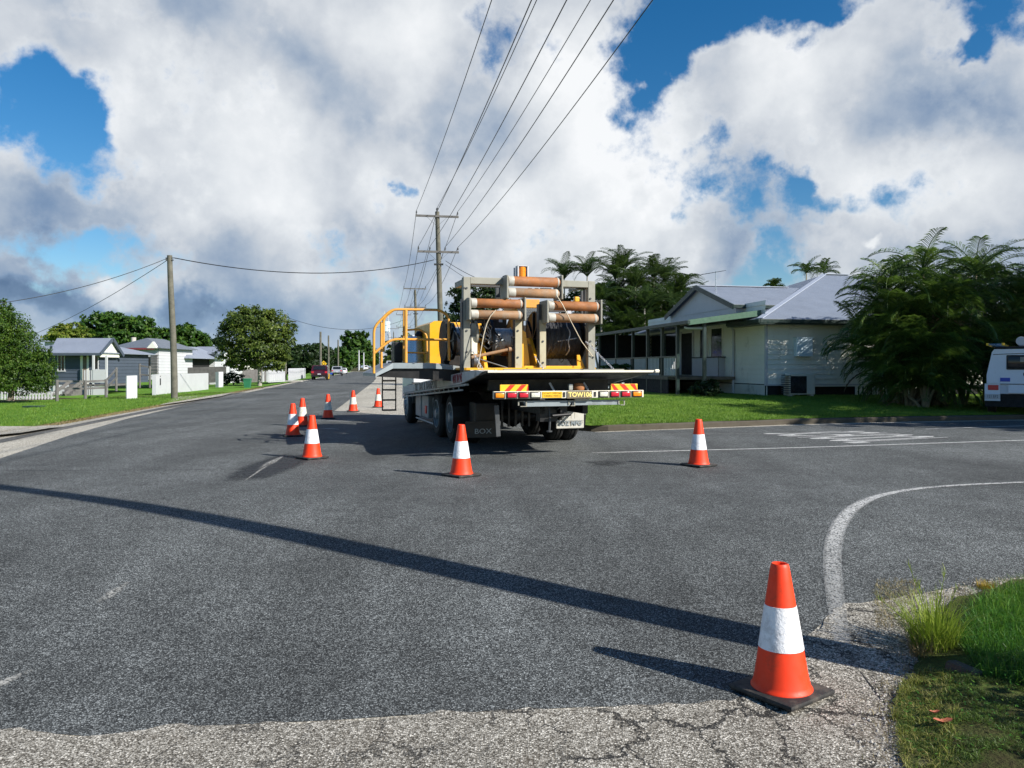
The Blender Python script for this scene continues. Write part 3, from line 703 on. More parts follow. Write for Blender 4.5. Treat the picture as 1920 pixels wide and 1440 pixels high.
def weed(name, label, px, py, n, hmin, hmax, lean, spread, m, w=.006, stalks=0):
    c = gp(px, py); root = thing(name, label, 'weed', (c.x, c.y, ZC(c.x, c.y) - .005)); mb = MB()
    for _ in range(n):
        a = rnd.uniform(0, 2 * math.pi); r = spread * rnd.random() ** .7; L = rnd.uniform(hmin, hmax); le = rnd.uniform(.05, lean)
        b = a + rnd.gauss(0, .6); p = Vector((math.cos(a) * r, math.sin(a) * r, 0)); pts = []
        for k in range(5):
            t = k / 4; pts.append(p + Vector((math.cos(b) * le * L * t ** 1.6, math.sin(b) * le * L * t ** 1.6, L * t * (1 - .35 * le * t))))
        i = len(mb.v); sd_ = Vector((-math.sin(b), math.cos(b), 0))
        for k, q in enumerate(pts):
            ww = w * (1 - (k / 4) ** 2 * .95) / 2; mb.v += [tuple(q - sd_ * ww), tuple(q + sd_ * ww)]
        for k in range(4): mb.f.append((i + 2 * k, i + 2 * k + 1, i + 2 * k + 3, i + 2 * k + 2)); mb.m.append(0)
    mb.build('leaves', M[m], root, recalc=False)
    if stalks:
        mb = MB()
        for (dx, dy, h) in stalks:
            pts = [Vector((dx * (t ** 1.3) * 1.0, dy * t, h * t)) for t in (0, .25, .5, .75, 1)]
            mb.tube(pts, [.003, .0025, .002, .0018, .001], 4)
            for k in range(26):
                t = rnd.uniform(.55, 1); q = Vector((dx * t ** 1.3, dy * t, h * t)); a = rnd.uniform(0, 6.28); l = rnd.uniform(.02, .055)
                e = q + Vector((math.cos(a) * l * .6, math.sin(a) * l * .6, l)); s_ = Vector((-math.sin(a), math.cos(a), 0)) * .0022
                mb.face([q - s_, q + s_, e])
        mb.build('seed_stalk', M['blade_lime'], root, recalc=False)
    return root
weed('weed_clump', 'tall lime green clump of weed grass with seed stalks at the road corner', 1752, 1222, 560, .10, .40, .95, .125, 'blade_lime', .006,
     stalks=[(-.13, .05, .50), (-.10, .0, .40), (.10, .06, .46), (.02, .0, .36), (.17, .05, .36), (-.22, .02, .22), (-.3, .1, .28)])
weed('grass_tuft', 'small golden tuft of dry grass at the upper edge of the corner verge', 1850, 1106, 260, .02, .075, .9, .06, 'blade_gold', .004)
weed('weed_clump', 'flattened dry weed stems lying left under the tall lime clump', 1728, 1235, 120, .08, .22, 1.6, .06, 'blade_dry', .004)
mb = MB(); far_zone = [(3.2, 4.2), (3.3, 3.0), (3.0, 1.2), (6.5, 1.2), (6.5, 4.6), (4.6, 4.9)]
blades(mb, scatter(far_zone, 9000, rnd), .02, .09, .005, 1.6, rnd, lambda x, y: H(x, y) + .08, seg=1)
tag(mb.build('roadside_grass', M['blade_straw'], recalc=False), 'rough roadside grass round the near pole beyond the right edge', 'grass', kind='stuff')
# loose stones along the broken edge
mb = MB(); rs_ = random.Random(44)
for _ in range(420):
    p = rs_.choice(EDGE_D); x, y = p.x - abs(rs_.gauss(0, .11)) + .02, p.y + rs_.gauss(0, .07); r = rs_.uniform(.003, .009); z = H(x, y) + .012
    c = Vector((x, y, z + r * .4)); t_ = [c + Vector((math.cos(a) * r * rs_.uniform(.8, 1.3), math.sin(a) * r * rs_.uniform(.8, 1.3), -r * .5)) for a in (0, 1.3, 2.5, 3.8, 5.1)]; ap = c + Vector((0, 0, r * .7))
    for k in range(5): mb.face([t_[k], t_[(k + 1) % 5], ap])
tag(mb.build('loose_gravel', M['concrete'], recalc=False), 'loose gravel stones along the broken asphalt edge', 'gravel', kind='stuff')
# small broad leaved ground plants
mb = MB()
for (x, y) in scatter(low, 420, rnd, lambda x, y: y > 2.9):
    z = ZC(x, y) + rnd.uniform(.03, .07); a = rnd.uniform(0, 6.28); L = rnd.uniform(.006, .013); t = rnd.uniform(-.3, .5)
    u = Vector((math.cos(a), math.sin(a), t)) * L; v = Vector((-math.sin(a), math.cos(a), 0)) * L * .4; c = Vector((x, y, z))
    mb.face([c - u, c + v, c + u, c - v])
tag(mb.build('clover', M['blade_lush'], recalc=False), 'tiny broad leaved weeds among the shaded corner grass', 'ground cover', kind='stuff')
for lab, px, py, s_ in (('curled rust coloured dead leaf in the corner grass', 1768, 1368, .035), ('smaller pinkish dead leaf left of the curled one', 1752, 1350, .02)):
    c = gp(px, py, ZC); mb = MB(); n = 10; ring = []
    for k in range(n):
        a = 2 * math.pi * k / n; r = s_ * (1 + .35 * math.cos(2 * a)); ring.append(Vector((math.cos(a) * r, math.sin(a) * r * .7, .02 + .35 * abs(math.cos(a)) * s_)))
    for k in range(n): mb.face([Vector((0, 0, .012)), ring[k], ring[(k + 1) % n]]); mb.face([Vector((0, 0, .010)), ring[(k + 1) % n] - Vector((0, 0, .0015)), ring[k] - Vector((0, 0, .0015))])
    o = mb.build('fallen_leaf', M['brick_leaf'], recalc=False, loc=(c.x, c.y, ZC(c.x, c.y) + .02)); tag(o, lab, 'leaf')
# stone kerb end in the verge
c = gp(1802, 1262, ZC); mb = MB(); mb.box(-.045, -.10, -.06, .045, .10, .045, .03)
tag(mb.build('kerb_stone', M['kerb'], loc=(c.x + .02, c.y, c.z), smooth=True), 'dark broken kerb stone half buried in the corner grass', 'kerb stone').rotation_euler = (0, .1, .35)
# long crack by the near cone
def crack_line(pts, w):
    q = [gp(*p) for p in pts]; strip('asphalt_crack', [(p.x, p.y) for p in q], w, M['dark'], 0.0115)
    o = bpy.context.scene.objects
crack_line(((1612, 1262), (1628, 1288), (1652, 1314), (1672, 1338)), [.004, .012, .012, .006])

# ------------------------------------------------------------------ trees
def leaf_crown(mb, blobs_, n, size, rnd, flat=.6, hollow=.55):
    """blobs_: (x, y, z, rx, ry, rz); leaves crowd towards each blob's skin"""
    tot = sum(b[3] * b[4] + b[5] * b[3] for b in blobs_)
    for (cx, cy, cz, rx, ry, rz) in blobs_:
        k = int(n * (rx * ry + rz * rx) / tot)
        cl = []
        for _ in range(max(6, k // 28)):
            d = Vector((rnd.gauss(0, 1), rnd.gauss(0, 1), rnd.gauss(0, 1))).normalized(); r = rnd.uniform(hollow, 1.04)
            cl.append((Vector((cx + d.x * rx * r, cy + d.y * ry * r, cz + d.z * rz * r)), d))
        for _ in range(k):
            c, d = rnd.choice(cl); s_ = size * rnd.uniform(.6, 1.5)
            p = c + Vector((rnd.gauss(0, .11) * rx, rnd.gauss(0, .11) * ry, rnd.gauss(0, .08) * rz))
            nrm = (d * .8 + Vector((rnd.gauss(0, .6), rnd.gauss(0, .6), rnd.gauss(0, .6) + .35))).normalized()
            u = nrm.orthogonal().normalized(); v = nrm.cross(u); a = rnd.uniform(0, 6.28); u, v = u * math.cos(a) + v * math.sin(a), v * math.cos(a) - u * math.sin(a)
            mb.face([p - u * s_, p - v * s_ * flat * .8, p + u * s_, p + v * s_ * flat])
def trunk_mesh(mb, h, r, rnd, limbs=5, spread=1.5, targets=None):
    lean = Vector((rnd.gauss(0, .03), rnd.gauss(0, .03), 1))
    mb.tube([lean * (h * t) for t in (-.02, .05, .3, .6, 1)], [r * 1.5, r * 1.1, r, r * .85, r * .6], 10)
    for b in (targets or ()):
        s0 = lean * h * rnd.uniform(.6, .95); e = Vector((b[0], b[1], b[2])); e = s0.lerp(e, .9)
        mb.tube([s0, s0.lerp(e, .5) + Vector((0, 0, -.05 * (e - s0).length)), e], [r * .5, r * .32, r * .1], 6)
    for k in range(0 if targets else limbs):
        a = 2 * math.pi * k / limbs + rnd.uniform(-.4, .4); s0 = lean * h * rnd.uniform(.65, .98); L = spread * rnd.uniform(.7, 1.2)
        mb.tube([s0, s0 + Vector((math.cos(a) * L * .4, math.sin(a) * L * .4, L * .45)), s0 + Vector((math.cos(a) * L, math.sin(a) * L, L * 1.1))], [r * .5, r * .35, r * .12], 6)
def broad_tree(name, label, base, blobs_, n, size, m, h=2.0, r=.2, group=None, seed=1, bark='bark', limbs=6, spread=1.6, cat='tree'):
    rr = random.Random(seed); root = thing(name, label, cat, base, 0, group)
    mb = MB(); trunk_mesh(mb, h, r, rr, limbs, spread, blobs_); mb.build('trunk', M[bark], root, smooth=True)
    mb = MB(); leaf_crown(mb, blobs_, n, size, rr); mb.build('crown', M[m], root, recalc=False)
    return root
def blobs_px(base, d, items, depth=1.0):
    """crown blobs read off the photograph at distance d, relative to the tree's base"""
    out = []
    for px, py, rx, ry in items:
        c = at(px, py, d) - Vector(base); s_ = d / F
        out.append((c.x, c.y, c.z, rx * s_, rx * s_ * depth, ry * s_))
    return out
def tree_px(name, label, px, d, zb, items, n, size, m, h=None, r=.2, group=None, seed=1, **kw):
    base = Vector(((px - CX) / F * d, d, zb)); bl = blobs_px(base, d, items)
    zc = sum(b[2] for b in bl) / len(bl)
    return broad_tree(name, label, base, bl, n, size, m, h or max(.5, zc * .6), r, group, seed, **kw)
G1 = 'trees behind the houses on the left'
tree_px('conifer_bush', 'large rounded green conifer at the left edge of the photo', 20, 40, -.25,
        [(-12, 640, 62, 62), (20, 625, 38, 38), (-5, 600, 34, 36), (38, 655, 40, 40), (60, 690, 40, 38), (75, 715, 26, 26), (20, 700, 60, 40), (-40, 690, 60, 50), (85, 680, 18, 36), (10, 585, 16, 22), (-30, 590, 24, 26)], 52000, .05, 'conifer', h=1.0, r=.14, seed=2, limbs=8, spread=1.5)
tree_px('broadleaf_tree', 'wide dark green tree behind the dark roofed white cottage', 225, 95, -.4,
        [(185, 612, 34, 26), (225, 618, 36, 26), (262, 616, 32, 26), (165, 630, 22, 18), (285, 628, 16, 20), (205, 600, 26, 16), (240, 634, 50, 16)], 15000, .22, 'leafy', r=.4, group=G1, seed=3, spread=3)
tree_px('broadleaf_tree', 'pale lime green tree beside the wide dark green one', 130, 80, -.4,
        [(110, 622, 18, 11), (135, 618, 22, 13), (152, 626, 18, 12), (125, 632, 36, 10)], 6000, .14, 'leafy_lime', r=.25, group=G1, seed=4, spread=2)
tree_px('broadleaf_tree', 'rounded dark green tree behind the left power pole', 345, 100, -.4,
        [(330, 632, 26, 20), (352, 628, 28, 20), (375, 640, 22, 16), (312, 640, 20, 16), (345, 648, 44, 14)], 9000, .22, 'leafy', r=.35, group=G1, seed=5, spread=3)
tree_px('broadleaf_tree', 'small grey green trees seen between the tree tops and blue roof', 398, 110, -.3,
        [(398, 650, 20, 18), (420, 656, 22, 18), (385, 660, 16, 12)], 3000, .25, 'leafy_dark', r=.3, group=G1, seed=6)
tree_px('street_tree', 'big round olive green street tree on the left verge', 487, 58, -.08,
        [(475, 622, 52, 40), (438, 632, 30, 34), (425, 612, 16, 14), (462, 584, 18, 12), (508, 590, 16, 12), (540, 618, 16, 14), (420, 648, 14, 12), (510, 622, 40, 40), (525, 640, 28, 30), (470, 600, 46, 26), (495, 655, 48, 28), (430, 660, 26, 24), (455, 672, 34, 20), (520, 668, 24, 16), (490, 596, 30, 20), (545, 640, 10, 20), (448, 684, 24, 12), (505, 682, 34, 14), (538, 664, 14, 16)], 26000, .095, 'leafy_olive', h=2.2, r=.15, seed=7, bark='bark_pale', spread=2.4)
G2 = 'hedge and trees further along the street'
for i, (lab, px, d, its, n, m) in enumerate([
    ('dark shrubby tree behind the picket fence', 555, 128, [(540, 672, 26, 24), (565, 668, 24, 24), (588, 670, 16, 22), (570, 686, 30, 14), (530, 690, 20, 14)], 8000, 'leafy_dark'),
    ('dark tree behind the red car', 604, 175, [(590, 664, 24, 20), (612, 670, 18, 20), (628, 680, 12, 14), (600, 684, 26, 12)], 6000, 'leafy_dark'),
    ('mid green bushy tree over the bus shelter', 650, 250, [(640, 668, 18, 16), (655, 675, 16, 14), (630, 678, 14, 12), (645, 686, 18, 8)], 5000, 'leafy'),
    ('tall light green tree at the end of the street', 672, 320, [(660, 640, 20, 20), (680, 645, 16, 22), (668, 658, 26, 24), (690, 664, 12, 22), (672, 676, 26, 12)], 7000, 'leafy'),
    ('dark tree near the left end of the street behind the handrail', 700, 420, [(698, 672, 12, 20), (708, 680, 10, 12)], 2500, 'leafy'),
    ('tree clump behind the handrail near the vanishing point', 745, 210, [(740, 655, 18, 20), (762, 648, 18, 24), (780, 655, 18, 26), (790, 640, 12, 16), (750, 675, 30, 14)], 5000, 'leafy_olive')]):
    tree_px('broadleaf_tree', lab, px, d, 0, its, n, .2 * d / 90, m, r=.3, group=G2, seed=20 + i, spread=2.5)
tree_px('broadleaf_tree', 'dark green tree rising behind the left end of the roller rack', 868, 62, .2,
        [(868, 560, 26, 26), (850, 590, 18, 30), (885, 570, 24, 30), (905, 560, 26, 28), (930, 560, 24, 26), (870, 610, 34, 34), (910, 600, 30, 30)], 11000, .13, 'leafy_dark', r=.3, seed=31, spread=3)
for i, (lab, px, d, its, n, m) in enumerate([
    ('dark shrub beside the driveway gap in the white wall', 438, 60, [(432, 706, 14, 10), (448, 710, 12, 10), (422, 712, 12, 10)], 3500, 'leafy_dark'),
    ('low leafy shrub growing under the verandah post', 1320, 28.3, [(1316, 725, 16, 12), (1335, 724, 12, 13), (1300, 732, 12, 8), (1330, 735, 22, 8)], 3500, 'leafy_dark'),
    ('low green shrub beyond the tray in front of the balusters', 1165, 36, [(1150, 690, 22, 7), (1180, 688, 22, 8)], 2500, 'leafy'),
    ('red leaved shrub in the garden of the white cottage', 247, 58, [(240, 703, 10, 8), (255, 708, 12, 10)], 1500, 'flower')]):
    base = Vector(((px - CX) / F * d, d, ZL((px - CX) / F * d, d) if px < 900 else .3)); rr = random.Random(60 + i)
    root = thing('shrub', lab, 'shrub', base)
    mb = MB()
    for k in range(6):
        a = k * 1.05; mb.tube([(0, 0, -.02), (math.cos(a) * .1, math.sin(a) * .1, .25), (math.cos(a) * .3, math.sin(a) * .25, .5)], [.02, .015, .006], 5)
    mb.build('stem', M['bark'], root); mb = MB(); leaf_crown(mb, blobs_px(base, d, its), n, .05 if m != 'flower' else .07, rr); mb.build('foliage', M[m], root, recalc=False)

# palms
def frond(mb, base, az, elev, L, droop, nl, wl, rnd, width=.035, far=False):
    p = Vector(base); hd = Vector((math.cos(az), math.sin(az), 0)); N = 14; pts = [p.copy()]; dirs = []
    for k in range(N):
        t = k / N; e = elev - droop * (t ** 1.25); d = hd * math.cos(e) + Vector((0, 0, math.sin(e))); dirs.append(d); p = p + d * (L / N); pts.append(p.copy())
    dirs.append(dirs[-1]); mb.tube(pts, [.022 * (1 - .85 * k / N) + .003 for k in range(N + 1)], 4, cap=False)
    lat = Vector((-hd.y, hd.x, 0)); vee = rnd.uniform(.25, .9) if far else rnd.uniform(.1, .5)
    for k in range(nl):
        t = .14 + .86 * (k + rnd.random() * .6) / nl; i = min(N - 1, int(t * N)); q = pts[i].lerp(pts[i + 1], t * N - i); d = dirs[i]
        ll = wl * (math.sin(math.pi * min(1, .18 + .80 * t)) ** .7) * rnd.uniform(.8, 1.1); upv = lat.cross(d).normalized()
        if upv.z < 0: upv = -upv
        for s_ in (-1, 1):
            dr = (lat * s_ * .85 + d * .6 + upv * vee).normalized(); m1 = q + dr * ll * .55; m2 = q + dr * ll * .95 + Vector((0, 0, -ll * rnd.uniform(.2, .45)))
            wv = (d * .7 + Vector((0, 0, .5))).normalized() * width * .5
            i0 = len(mb.v); mb.v += [tuple(q - wv * .5), tuple(q + wv * .5), tuple(m1 + wv), tuple(m1 - wv), tuple(m2)]
            mb.f.append((i0, i0 + 1, i0 + 2, i0 + 3)); mb.m.append(0); mb.f.append((i0 + 3, i0 + 2, i0 + 4)); mb.m.append(0)
def palm(name, label, base, stems, rnd, nf=10, L=2.2, wl=.55, nl=26, width=.035, group=None, m='palm', cr=.05, dead=0, up=.15):
    """stems: (dx, dy, height) of each cane's top"""
    root = thing(name, label, 'palm tree', base, 0, group); tk = MB(); cr_ = MB(); dd = MB()
    for (dx, dy, h) in stems:
        b0 = Vector((dx * .18, dy * .18, -.05)); tp_ = Vector((dx, dy, h))
        tk.tube([b0, b0.lerp(tp_, .35) + Vector((-dx * .12, -dy * .12, 0)), b0.lerp(tp_, .7) + Vector((-dx * .08, -dy * .08, 0)), tp_], [cr * 1.2, cr, cr * .9, cr * .7], 7)
        a0 = rnd.uniform(0, 6.28)
        for k in range(nf):
            az = a0 + 2 * math.pi * k / nf * 1.0 + rnd.uniform(-.35, .35); e = rnd.uniform(up, 1.45)
            frond(cr_, tp_, az, e, L * rnd.uniform(.75, 1.1), rnd.uniform(1.0, 2.0) if m == 'palm_far' else rnd.uniform(1.2, 2.3), nl, wl, rnd, width, m == 'palm_far')
        for k in range(dead):
            frond(dd, tp_ - Vector((0, 0, .2)), rnd.uniform(0, 6.28), -.3, L * .7, 1.1, nl // 2, wl * .6, rnd, width)
    tk.build('trunk', M['cane' if m == 'palm' else 'bark_pale'], root, smooth=True); cr_.build('crown', M[m], root, recalc=False)
    if dead: dd.build('dead_fronds', M['palm_dead'], root, recalc=False)
    return root
rnd = random.Random(77)
GP = 'palms of the big clump right of the house'
clump = [(1668, 25.9, 3.1, 'outermost left palm of the big clump, overlapping the house corner'), (1690, 25.6, 4.3, 'second palm from the left in the big clump'),
         (1722, 25.0, 4.8, 'palm near the middle of the big clump, taller than its left neighbours'), (1752, 25.1, 4.9, 'middle palm of the big clump with arching fronds on top'),
         (1800, 25.4, 5.0, 'palm right of the middle of the big clump'), (1845, 26.2, 4.8, 'palm behind the left side of the white utility vehicle'),
         (1900, 27.5, 4.7, 'palm at the right edge above the utility vehicle'), (1680, 27.0, 4.4, 'rear left palm of the big clump'), (1770, 27.4, 4.6, 'rear middle palm of the big clump, tallest of them'),
         (1702, 24.8, 2.0, 'short front palm of the big clump by the meter wall'), (1735, 24.2, 2.5, 'short front palm in the middle of the big clump'), (1950, 26.5, 4.9, 'palm mostly cut off by the right edge of the photo')]
for px, d, h, lab in clump:
    x = (px - CX) / F * d; st_ = []
    for k in range(6): st_.append((rnd.uniform(-.75, .75), rnd.uniform(-.6, .6), max(.5, h * (.18 + .80 * (k + rnd.random()) / 6) - .3)))
    palm('cane_palm', lab, (x, d, ZR(x, d)), st_, rnd, nf=13, L=1.9, wl=.55, nl=30, width=.028, group=GP, dead=1, up=.35)
GQ = 'tall palms behind the verandah'
for (px, py, d, lab) in [(1062, 515, 56, 'thin palm top just right of the roller rack'), (1098, 510, 55, 'palm crown behind the right corner of the roller rack'), (1148, 515, 50, 'tall palm at the left of the grove behind the verandah'),
                         (1172, 500, 50, 'tallest palm of the grove behind the verandah'), (1196, 530, 49, 'palm in the grove second from its tallest one'), (1222, 512, 50, 'palm with arching crown in the middle of the grove'),
                         (1248, 520, 51, 'palm right of the middle of the grove'), (1272, 535, 50, 'rightmost tall palm of the grove beside the gable'), (1130, 560, 47, 'lower palm at the left front of the grove'), (1210, 570, 47, 'lower palm in front of the grove'), (1255, 575, 48, 'lower palm against the gable roof')]:
    c = at(px, py + 9, d); palm('grove_palm', lab, (c.x, d, .3), [(rnd.uniform(-.2, .2), 0, c.z - .3)] + ([(rnd.uniform(-.9, .9), .5, c.z - 1.5), (rnd.uniform(-1.2, 1.2), .3, c.z - 2.6), (rnd.uniform(-1.2, 1.2), -.3, c.z - 3.4), (rnd.uniform(-1.3, 1.3), .2, c.z - 2.0)] if px > 1120 else []), rnd, nf=17, L=2.3, wl=.58, nl=36, width=.034, group=GQ, m='palm_far', cr=.07, up=.7)
for (px, py, d, lab) in [(1512, 512, 60, 'palm top above the highest ridge of the cream house'), (1545, 512, 61, 'second palm top right of the one above the ridge'), (1452, 538, 62, 'small palm tip above the middle roof')]:
    c = at(px, py, d); palm('grove_palm', lab, (c.x, d, .3), [(0, 0, c.z - .3)], rnd, nf=12, L=1.7 if px > 1500 else .9, wl=.6, nl=22, width=.05, m='palm_far', cr=.08)
tree_px('broadleaf_tree', 'dark understorey trees below the palm grove', 1210, 52, .2,
        [(1140, 620, 34, 30), (1180, 600, 30, 30), (1225, 605, 34, 30), (1265, 600, 24, 26), (1105, 600, 26, 40), (1075, 580, 30, 40), (1180, 640, 70, 24)], 14000, .11, 'leafy_dark', r=.3, seed=33, spread=3)
tree_px('broadleaf_tree', 'dark leafy tree filling the gap right of the palm clump', 1880, 31, .35,
        [(1850, 600, 50, 60), (1900, 560, 44, 50), (1890, 640, 60, 50), (1950, 600, 60, 70), (1860, 520, 30, 24)], 16000, .06, 'leafy_dark', r=.2, seed=34, spread=2)

# ------------------------------------------------------------------ power poles and wires
ARM = Vector((.984, .178, 0))
def insulator(mb, p, s_=1.0): mb.lathe([(0, 0), (.02 * s_, 0), (.02 * s_, .08), (.06 * s_, .10), (.06 * s_, .15), (.04 * s_, .17), (.055 * s_, .2), (.02 * s_, .24), (0, .25)], p, n=8)
def power_pole(label, base, h, lean=(0, 0), r=.16, arms=((10.45, 1.3), (8.3, 1.25)), low=True):
    root = thing('power_pole', label, 'power pole', base); L = Vector((lean[0], lean[1], 0))
    mb = MB(); mb.tube([L * t + Vector((0, 0, -.3 + (h + .3) * t)) for t in (0, .25, .5, .75, 1)], [r, r * .94, r * .86, r * .78, r * .68], 14); mb.build('pole', M['wood_pole'], root, smooth=True)
    att = []
    for i, (z, hw) in enumerate(arms):
        c = L * (z / h) + Vector((0, -.14, z)); mb = MB(); mb.beam(c - ARM * hw, c + ARM * hw, .1, .12)
        mb.build('crossarm', M['wood_grey'], root); mb = MB()
        for s_ in (-1, 1): mb.beam(c + ARM * s_ * .62 + Vector((0, -.06, -.05)), c + Vector((0, -.04, -.62)), .035, .01)
        split(mb, 'brace', M['steel_dark'], root)
        offs = (-hw + .06, hw - .06) if i == 0 else (-hw + .06, -.5, .42, hw - .06)
        for o_ in offs: mb = MB(); q = c + ARM * o_ + Vector((0, 0, .06)); insulator(mb, q, .8); att.append(q + Vector((0, 0, .25))); mb.build('insulator', M['steel_dark'], root)
    mb = MB(); q = L + Vector((0, 0, h)); insulator(mb, q, 1.3); att.append(q + Vector((0, 0, .25)))
    mb.build('pin', M['steel_dark'], root); mb = MB()
    if low: mb.tube([L * .7 + Vector((-.28, -.1, 7.55)), L * .7 + Vector((.28, -.1, 7.55))], .06, 8)
    if low: mb.build('cable_clamp', M['steel_dark'], root)
    return [Vector(base) + a for a in att]
def wire(name, label, a, b, sag, r=.014, n=24, group=None):
    a = Vector(a); b = Vector(b); pts = []
    for k in range(n + 1):
        t = k / n; p = a.lerp(b, t); p.z -= sag * 4 * t * (1 - t); pts.append(p)
    mb = MB(); mb.tube(pts, r, 5); o = mb.build(name, M['black_metal']); tag(o, label, 'cable', group); return o
Pnear = Vector((3.95, 3.37, H(3.95, 3.37)))
p1b = Vector((at(830, 700, 46).x, 46, .15)); p2b = Vector((at(783, 690, 88).x, 88, .1)); p3b = Vector((at(757, 690, 132).x, 132, .1)); p4b = Vector((at(738, 690, 180).x, 180, .1))
A0 = power_pole('tall timber pole beside the camera that throws the long shadow band', Pnear, 12.0, r=.17, arms=((11.6, 1.3), (9.4, 1.25)))
A1 = power_pole('tallest timber power pole behind the truck with two crossarms', p1b, 10.75, lean=(-.33, 0), r=.19)
A2 = power_pole('second power pole along the street, smaller beyond the handrail', p2b, 10.3, lean=(-.3, 0), r=.19)
A3 = power_pole('third power pole along the street, small and distant', p3b, 9.6, r=.17)
A4 = power_pole('fourth power pole along the street, farthest and tiny', p4b, 9.6, r=.17)
WN = ['leftmost wire of the top crossarm', 'right wire of the top crossarm', 'leftmost wire of the lower crossarm', 'second wire of the lower crossarm', 'third wire of the lower crossarm', 'rightmost wire of the lower crossarm', 'wire on the pole top pin']
for seg, (P_, Q_, sg, nm) in enumerate(((A0, A1, .55, 'running overhead to the tallest pole'), (A1, A2, .7, 'between the tallest and the second pole'), (A2, A3, .7, 'between the second and third poles'))):
    for k, (a, b) in enumerate(zip(P_, Q_)): wire('power_line', WN[k] + ' ' + nm, a, b, sg, .013 if seg == 0 else .016, 40, 'power lines along the street')
# left pole with service lines
lp = Vector(((327 - CX) / F * 35, 35, ZL((327 - CX) / F * 35, 35)))
root = thing('timber_pole', 'leaning grey timber pole on the left verge by the white wall', 'power pole', lp)
tz = at(319, 479, 35).z - lp.z; mb = MB(); mb.tube([(-.19 * t + .03 * math.sin(t * 5), 0, -.2 + (tz + .2) * t) for t in (0, .15, .3, .45, .6, .75, .9, 1)], [.15, .15, .145, .14, .135, .13, .12, .115], 14); mb.build('pole', M['wood_pole'], root, smooth=True)
mb = MB(); mb.tube([(-.34, -.05, tz - .22), (-.02, -.05, tz - .22)], .03, 6); mb.lathe([(0, 0), (.05, 0), (.05, .08), (0, .1)], (-.33, -.05, tz - .24), n=8); mb.tube([(.02, -.05, tz - .12), (-.38, -.05, tz - .12)], .02, 6); mb.build('bracket', M['steel_dark'], root)
LT = Vector((at(320, 484, 35).x, 34.95, at(320, 484, 35).z))
wire('service_cable', 'sagging cable from the leaning left pole to the tallest pole', LT + Vector((.2, 0, 0)), (p1b.x - .5, 45.8, at(800, 488, 46).z), .75, .022)
wire('service_cable', 'upper thin cable running left from the leaning pole to the photo edge', LT - Vector((.1, 0, 0)), at(-60, 575, 30), .35, .014)
wire('service_cable', 'lower thin cable running down left from the leaning pole', LT - Vector((.1, 0, .08)), at(60, 628, 52), .25, .014)
wire('service_cable', 'upper cable from the tallest pole down to the right behind the rack', (p1b.x + .2, 45.8, at(838, 490, 46).z), at(920, 532, 40), .1, .016)
wire('service_cable', 'lower cable from the tallest pole down to the right behind the rack', (p1b.x + .2, 45.8, at(838, 497, 46).z), at(920, 545, 40), .1, .012)
def plain_pole(label, px, base_py, top_py, d, r, m='wood_pole', lamp=None, px_top=None, name='timber_pole'):
    b = at(px, base_py, d); t = at(px if px_top is None else px_top, top_py, d); root = thing(name, label, 'street pole', b)
    mb = MB(); mb.tube([(0, 0, -.2), ((t.x - b.x) / 2, 0, (t.z - b.z) / 2), (t.x - b.x, 0, t.z - b.z)], [r, r * .9, r * .75], 10); mb.build('pole', M[m], root, smooth=True)
    if lamp:
        e = at(lamp[0], lamp[1], d) - b; top = t - b; mb = MB(); mb.tube([(top.x, 0, top.z - .6), (e.x * .5 + top.x * .5, 0, e.z + .15), (e.x, 0, e.z + .05)], .03, 6)
        mb.build('lamp_arm', M['steel_dark'], root); mb = MB(); mb.box(e.x - .3, -.12, e.z - .06, e.x + .3, .12, e.z + .06, .04); mb.build('lamp_head', M['steel_dark'], root)
    return root
plain_pole('pale pole with a street lamp arm beside the olive street tree', 535, 716, 589, 78, .14, lamp=(550, 603))
plain_pole('dark topped timber pole behind the red car', 601, 698, 622, 92, .16)
plain_pole('thinner timber pole right of the diamond sign', 616, 696, 629, 108, .14)
plain_pole('faint distant pole behind the dark hedge', 634, 692, 637, 140, .16)
plain_pole('pale thin pole before the tall green tree', 673, 692, 657, 150, .14, m='white')
plain_pole('second pale thin pole before the tall green tree', 682, 691, 661, 165, .14, m='white')
wire('service_cable', 'faint cable from the lamp pole across the street', at(538, 595, 78), at(757, 600, 90), 1.2, .02)

# ------------------------------------------------------------------ houses
class Loc:
    """plan frame of a building: u to the right, v away"""
    def __init__(s, o, ang): s.o = Vector((o[0], o[1], 0)); s.a = ang
def lapwall(mb, u0, v0, u1, v1, z0, z1, board=.2, t=.032):
    d = Vector((u1 - u0, v1 - v0, 0)); n = Vector((d.y, -d.x, 0)).normalized()   # outward = right of travel
    z = z0; vs_ = []; prof = []
    while z < z1 - 1e-4:
        ze = min(z1, z + board); prof += [(t, z), (0.004, ze), (0.0, ze)]; z = ze
    for (o, z) in prof:
        for (u, v) in ((u0, v0), (u1, v1)): p = Vector((u, v, z)) + n * o; vs_.append(p)
    mb.quadmesh(vs_, [(2 * i, 2 * i + 1, 2 * i + 3, 2 * i + 2) for i in range(len(prof) - 1)])
def slab(mb, pts, th=.05):
    """roof plane: polygon with thickness downwards"""
    n = len(pts); lo = [(p[0], p[1], p[2] - th) for p in pts]
    mb.quadmesh(list(pts) + lo, [tuple(range(n)), tuple(range(n, 2 * n))[::-1]] + [(i, n + i, n + (i + 1) % n, (i + 1) % n) for i in range(n)])
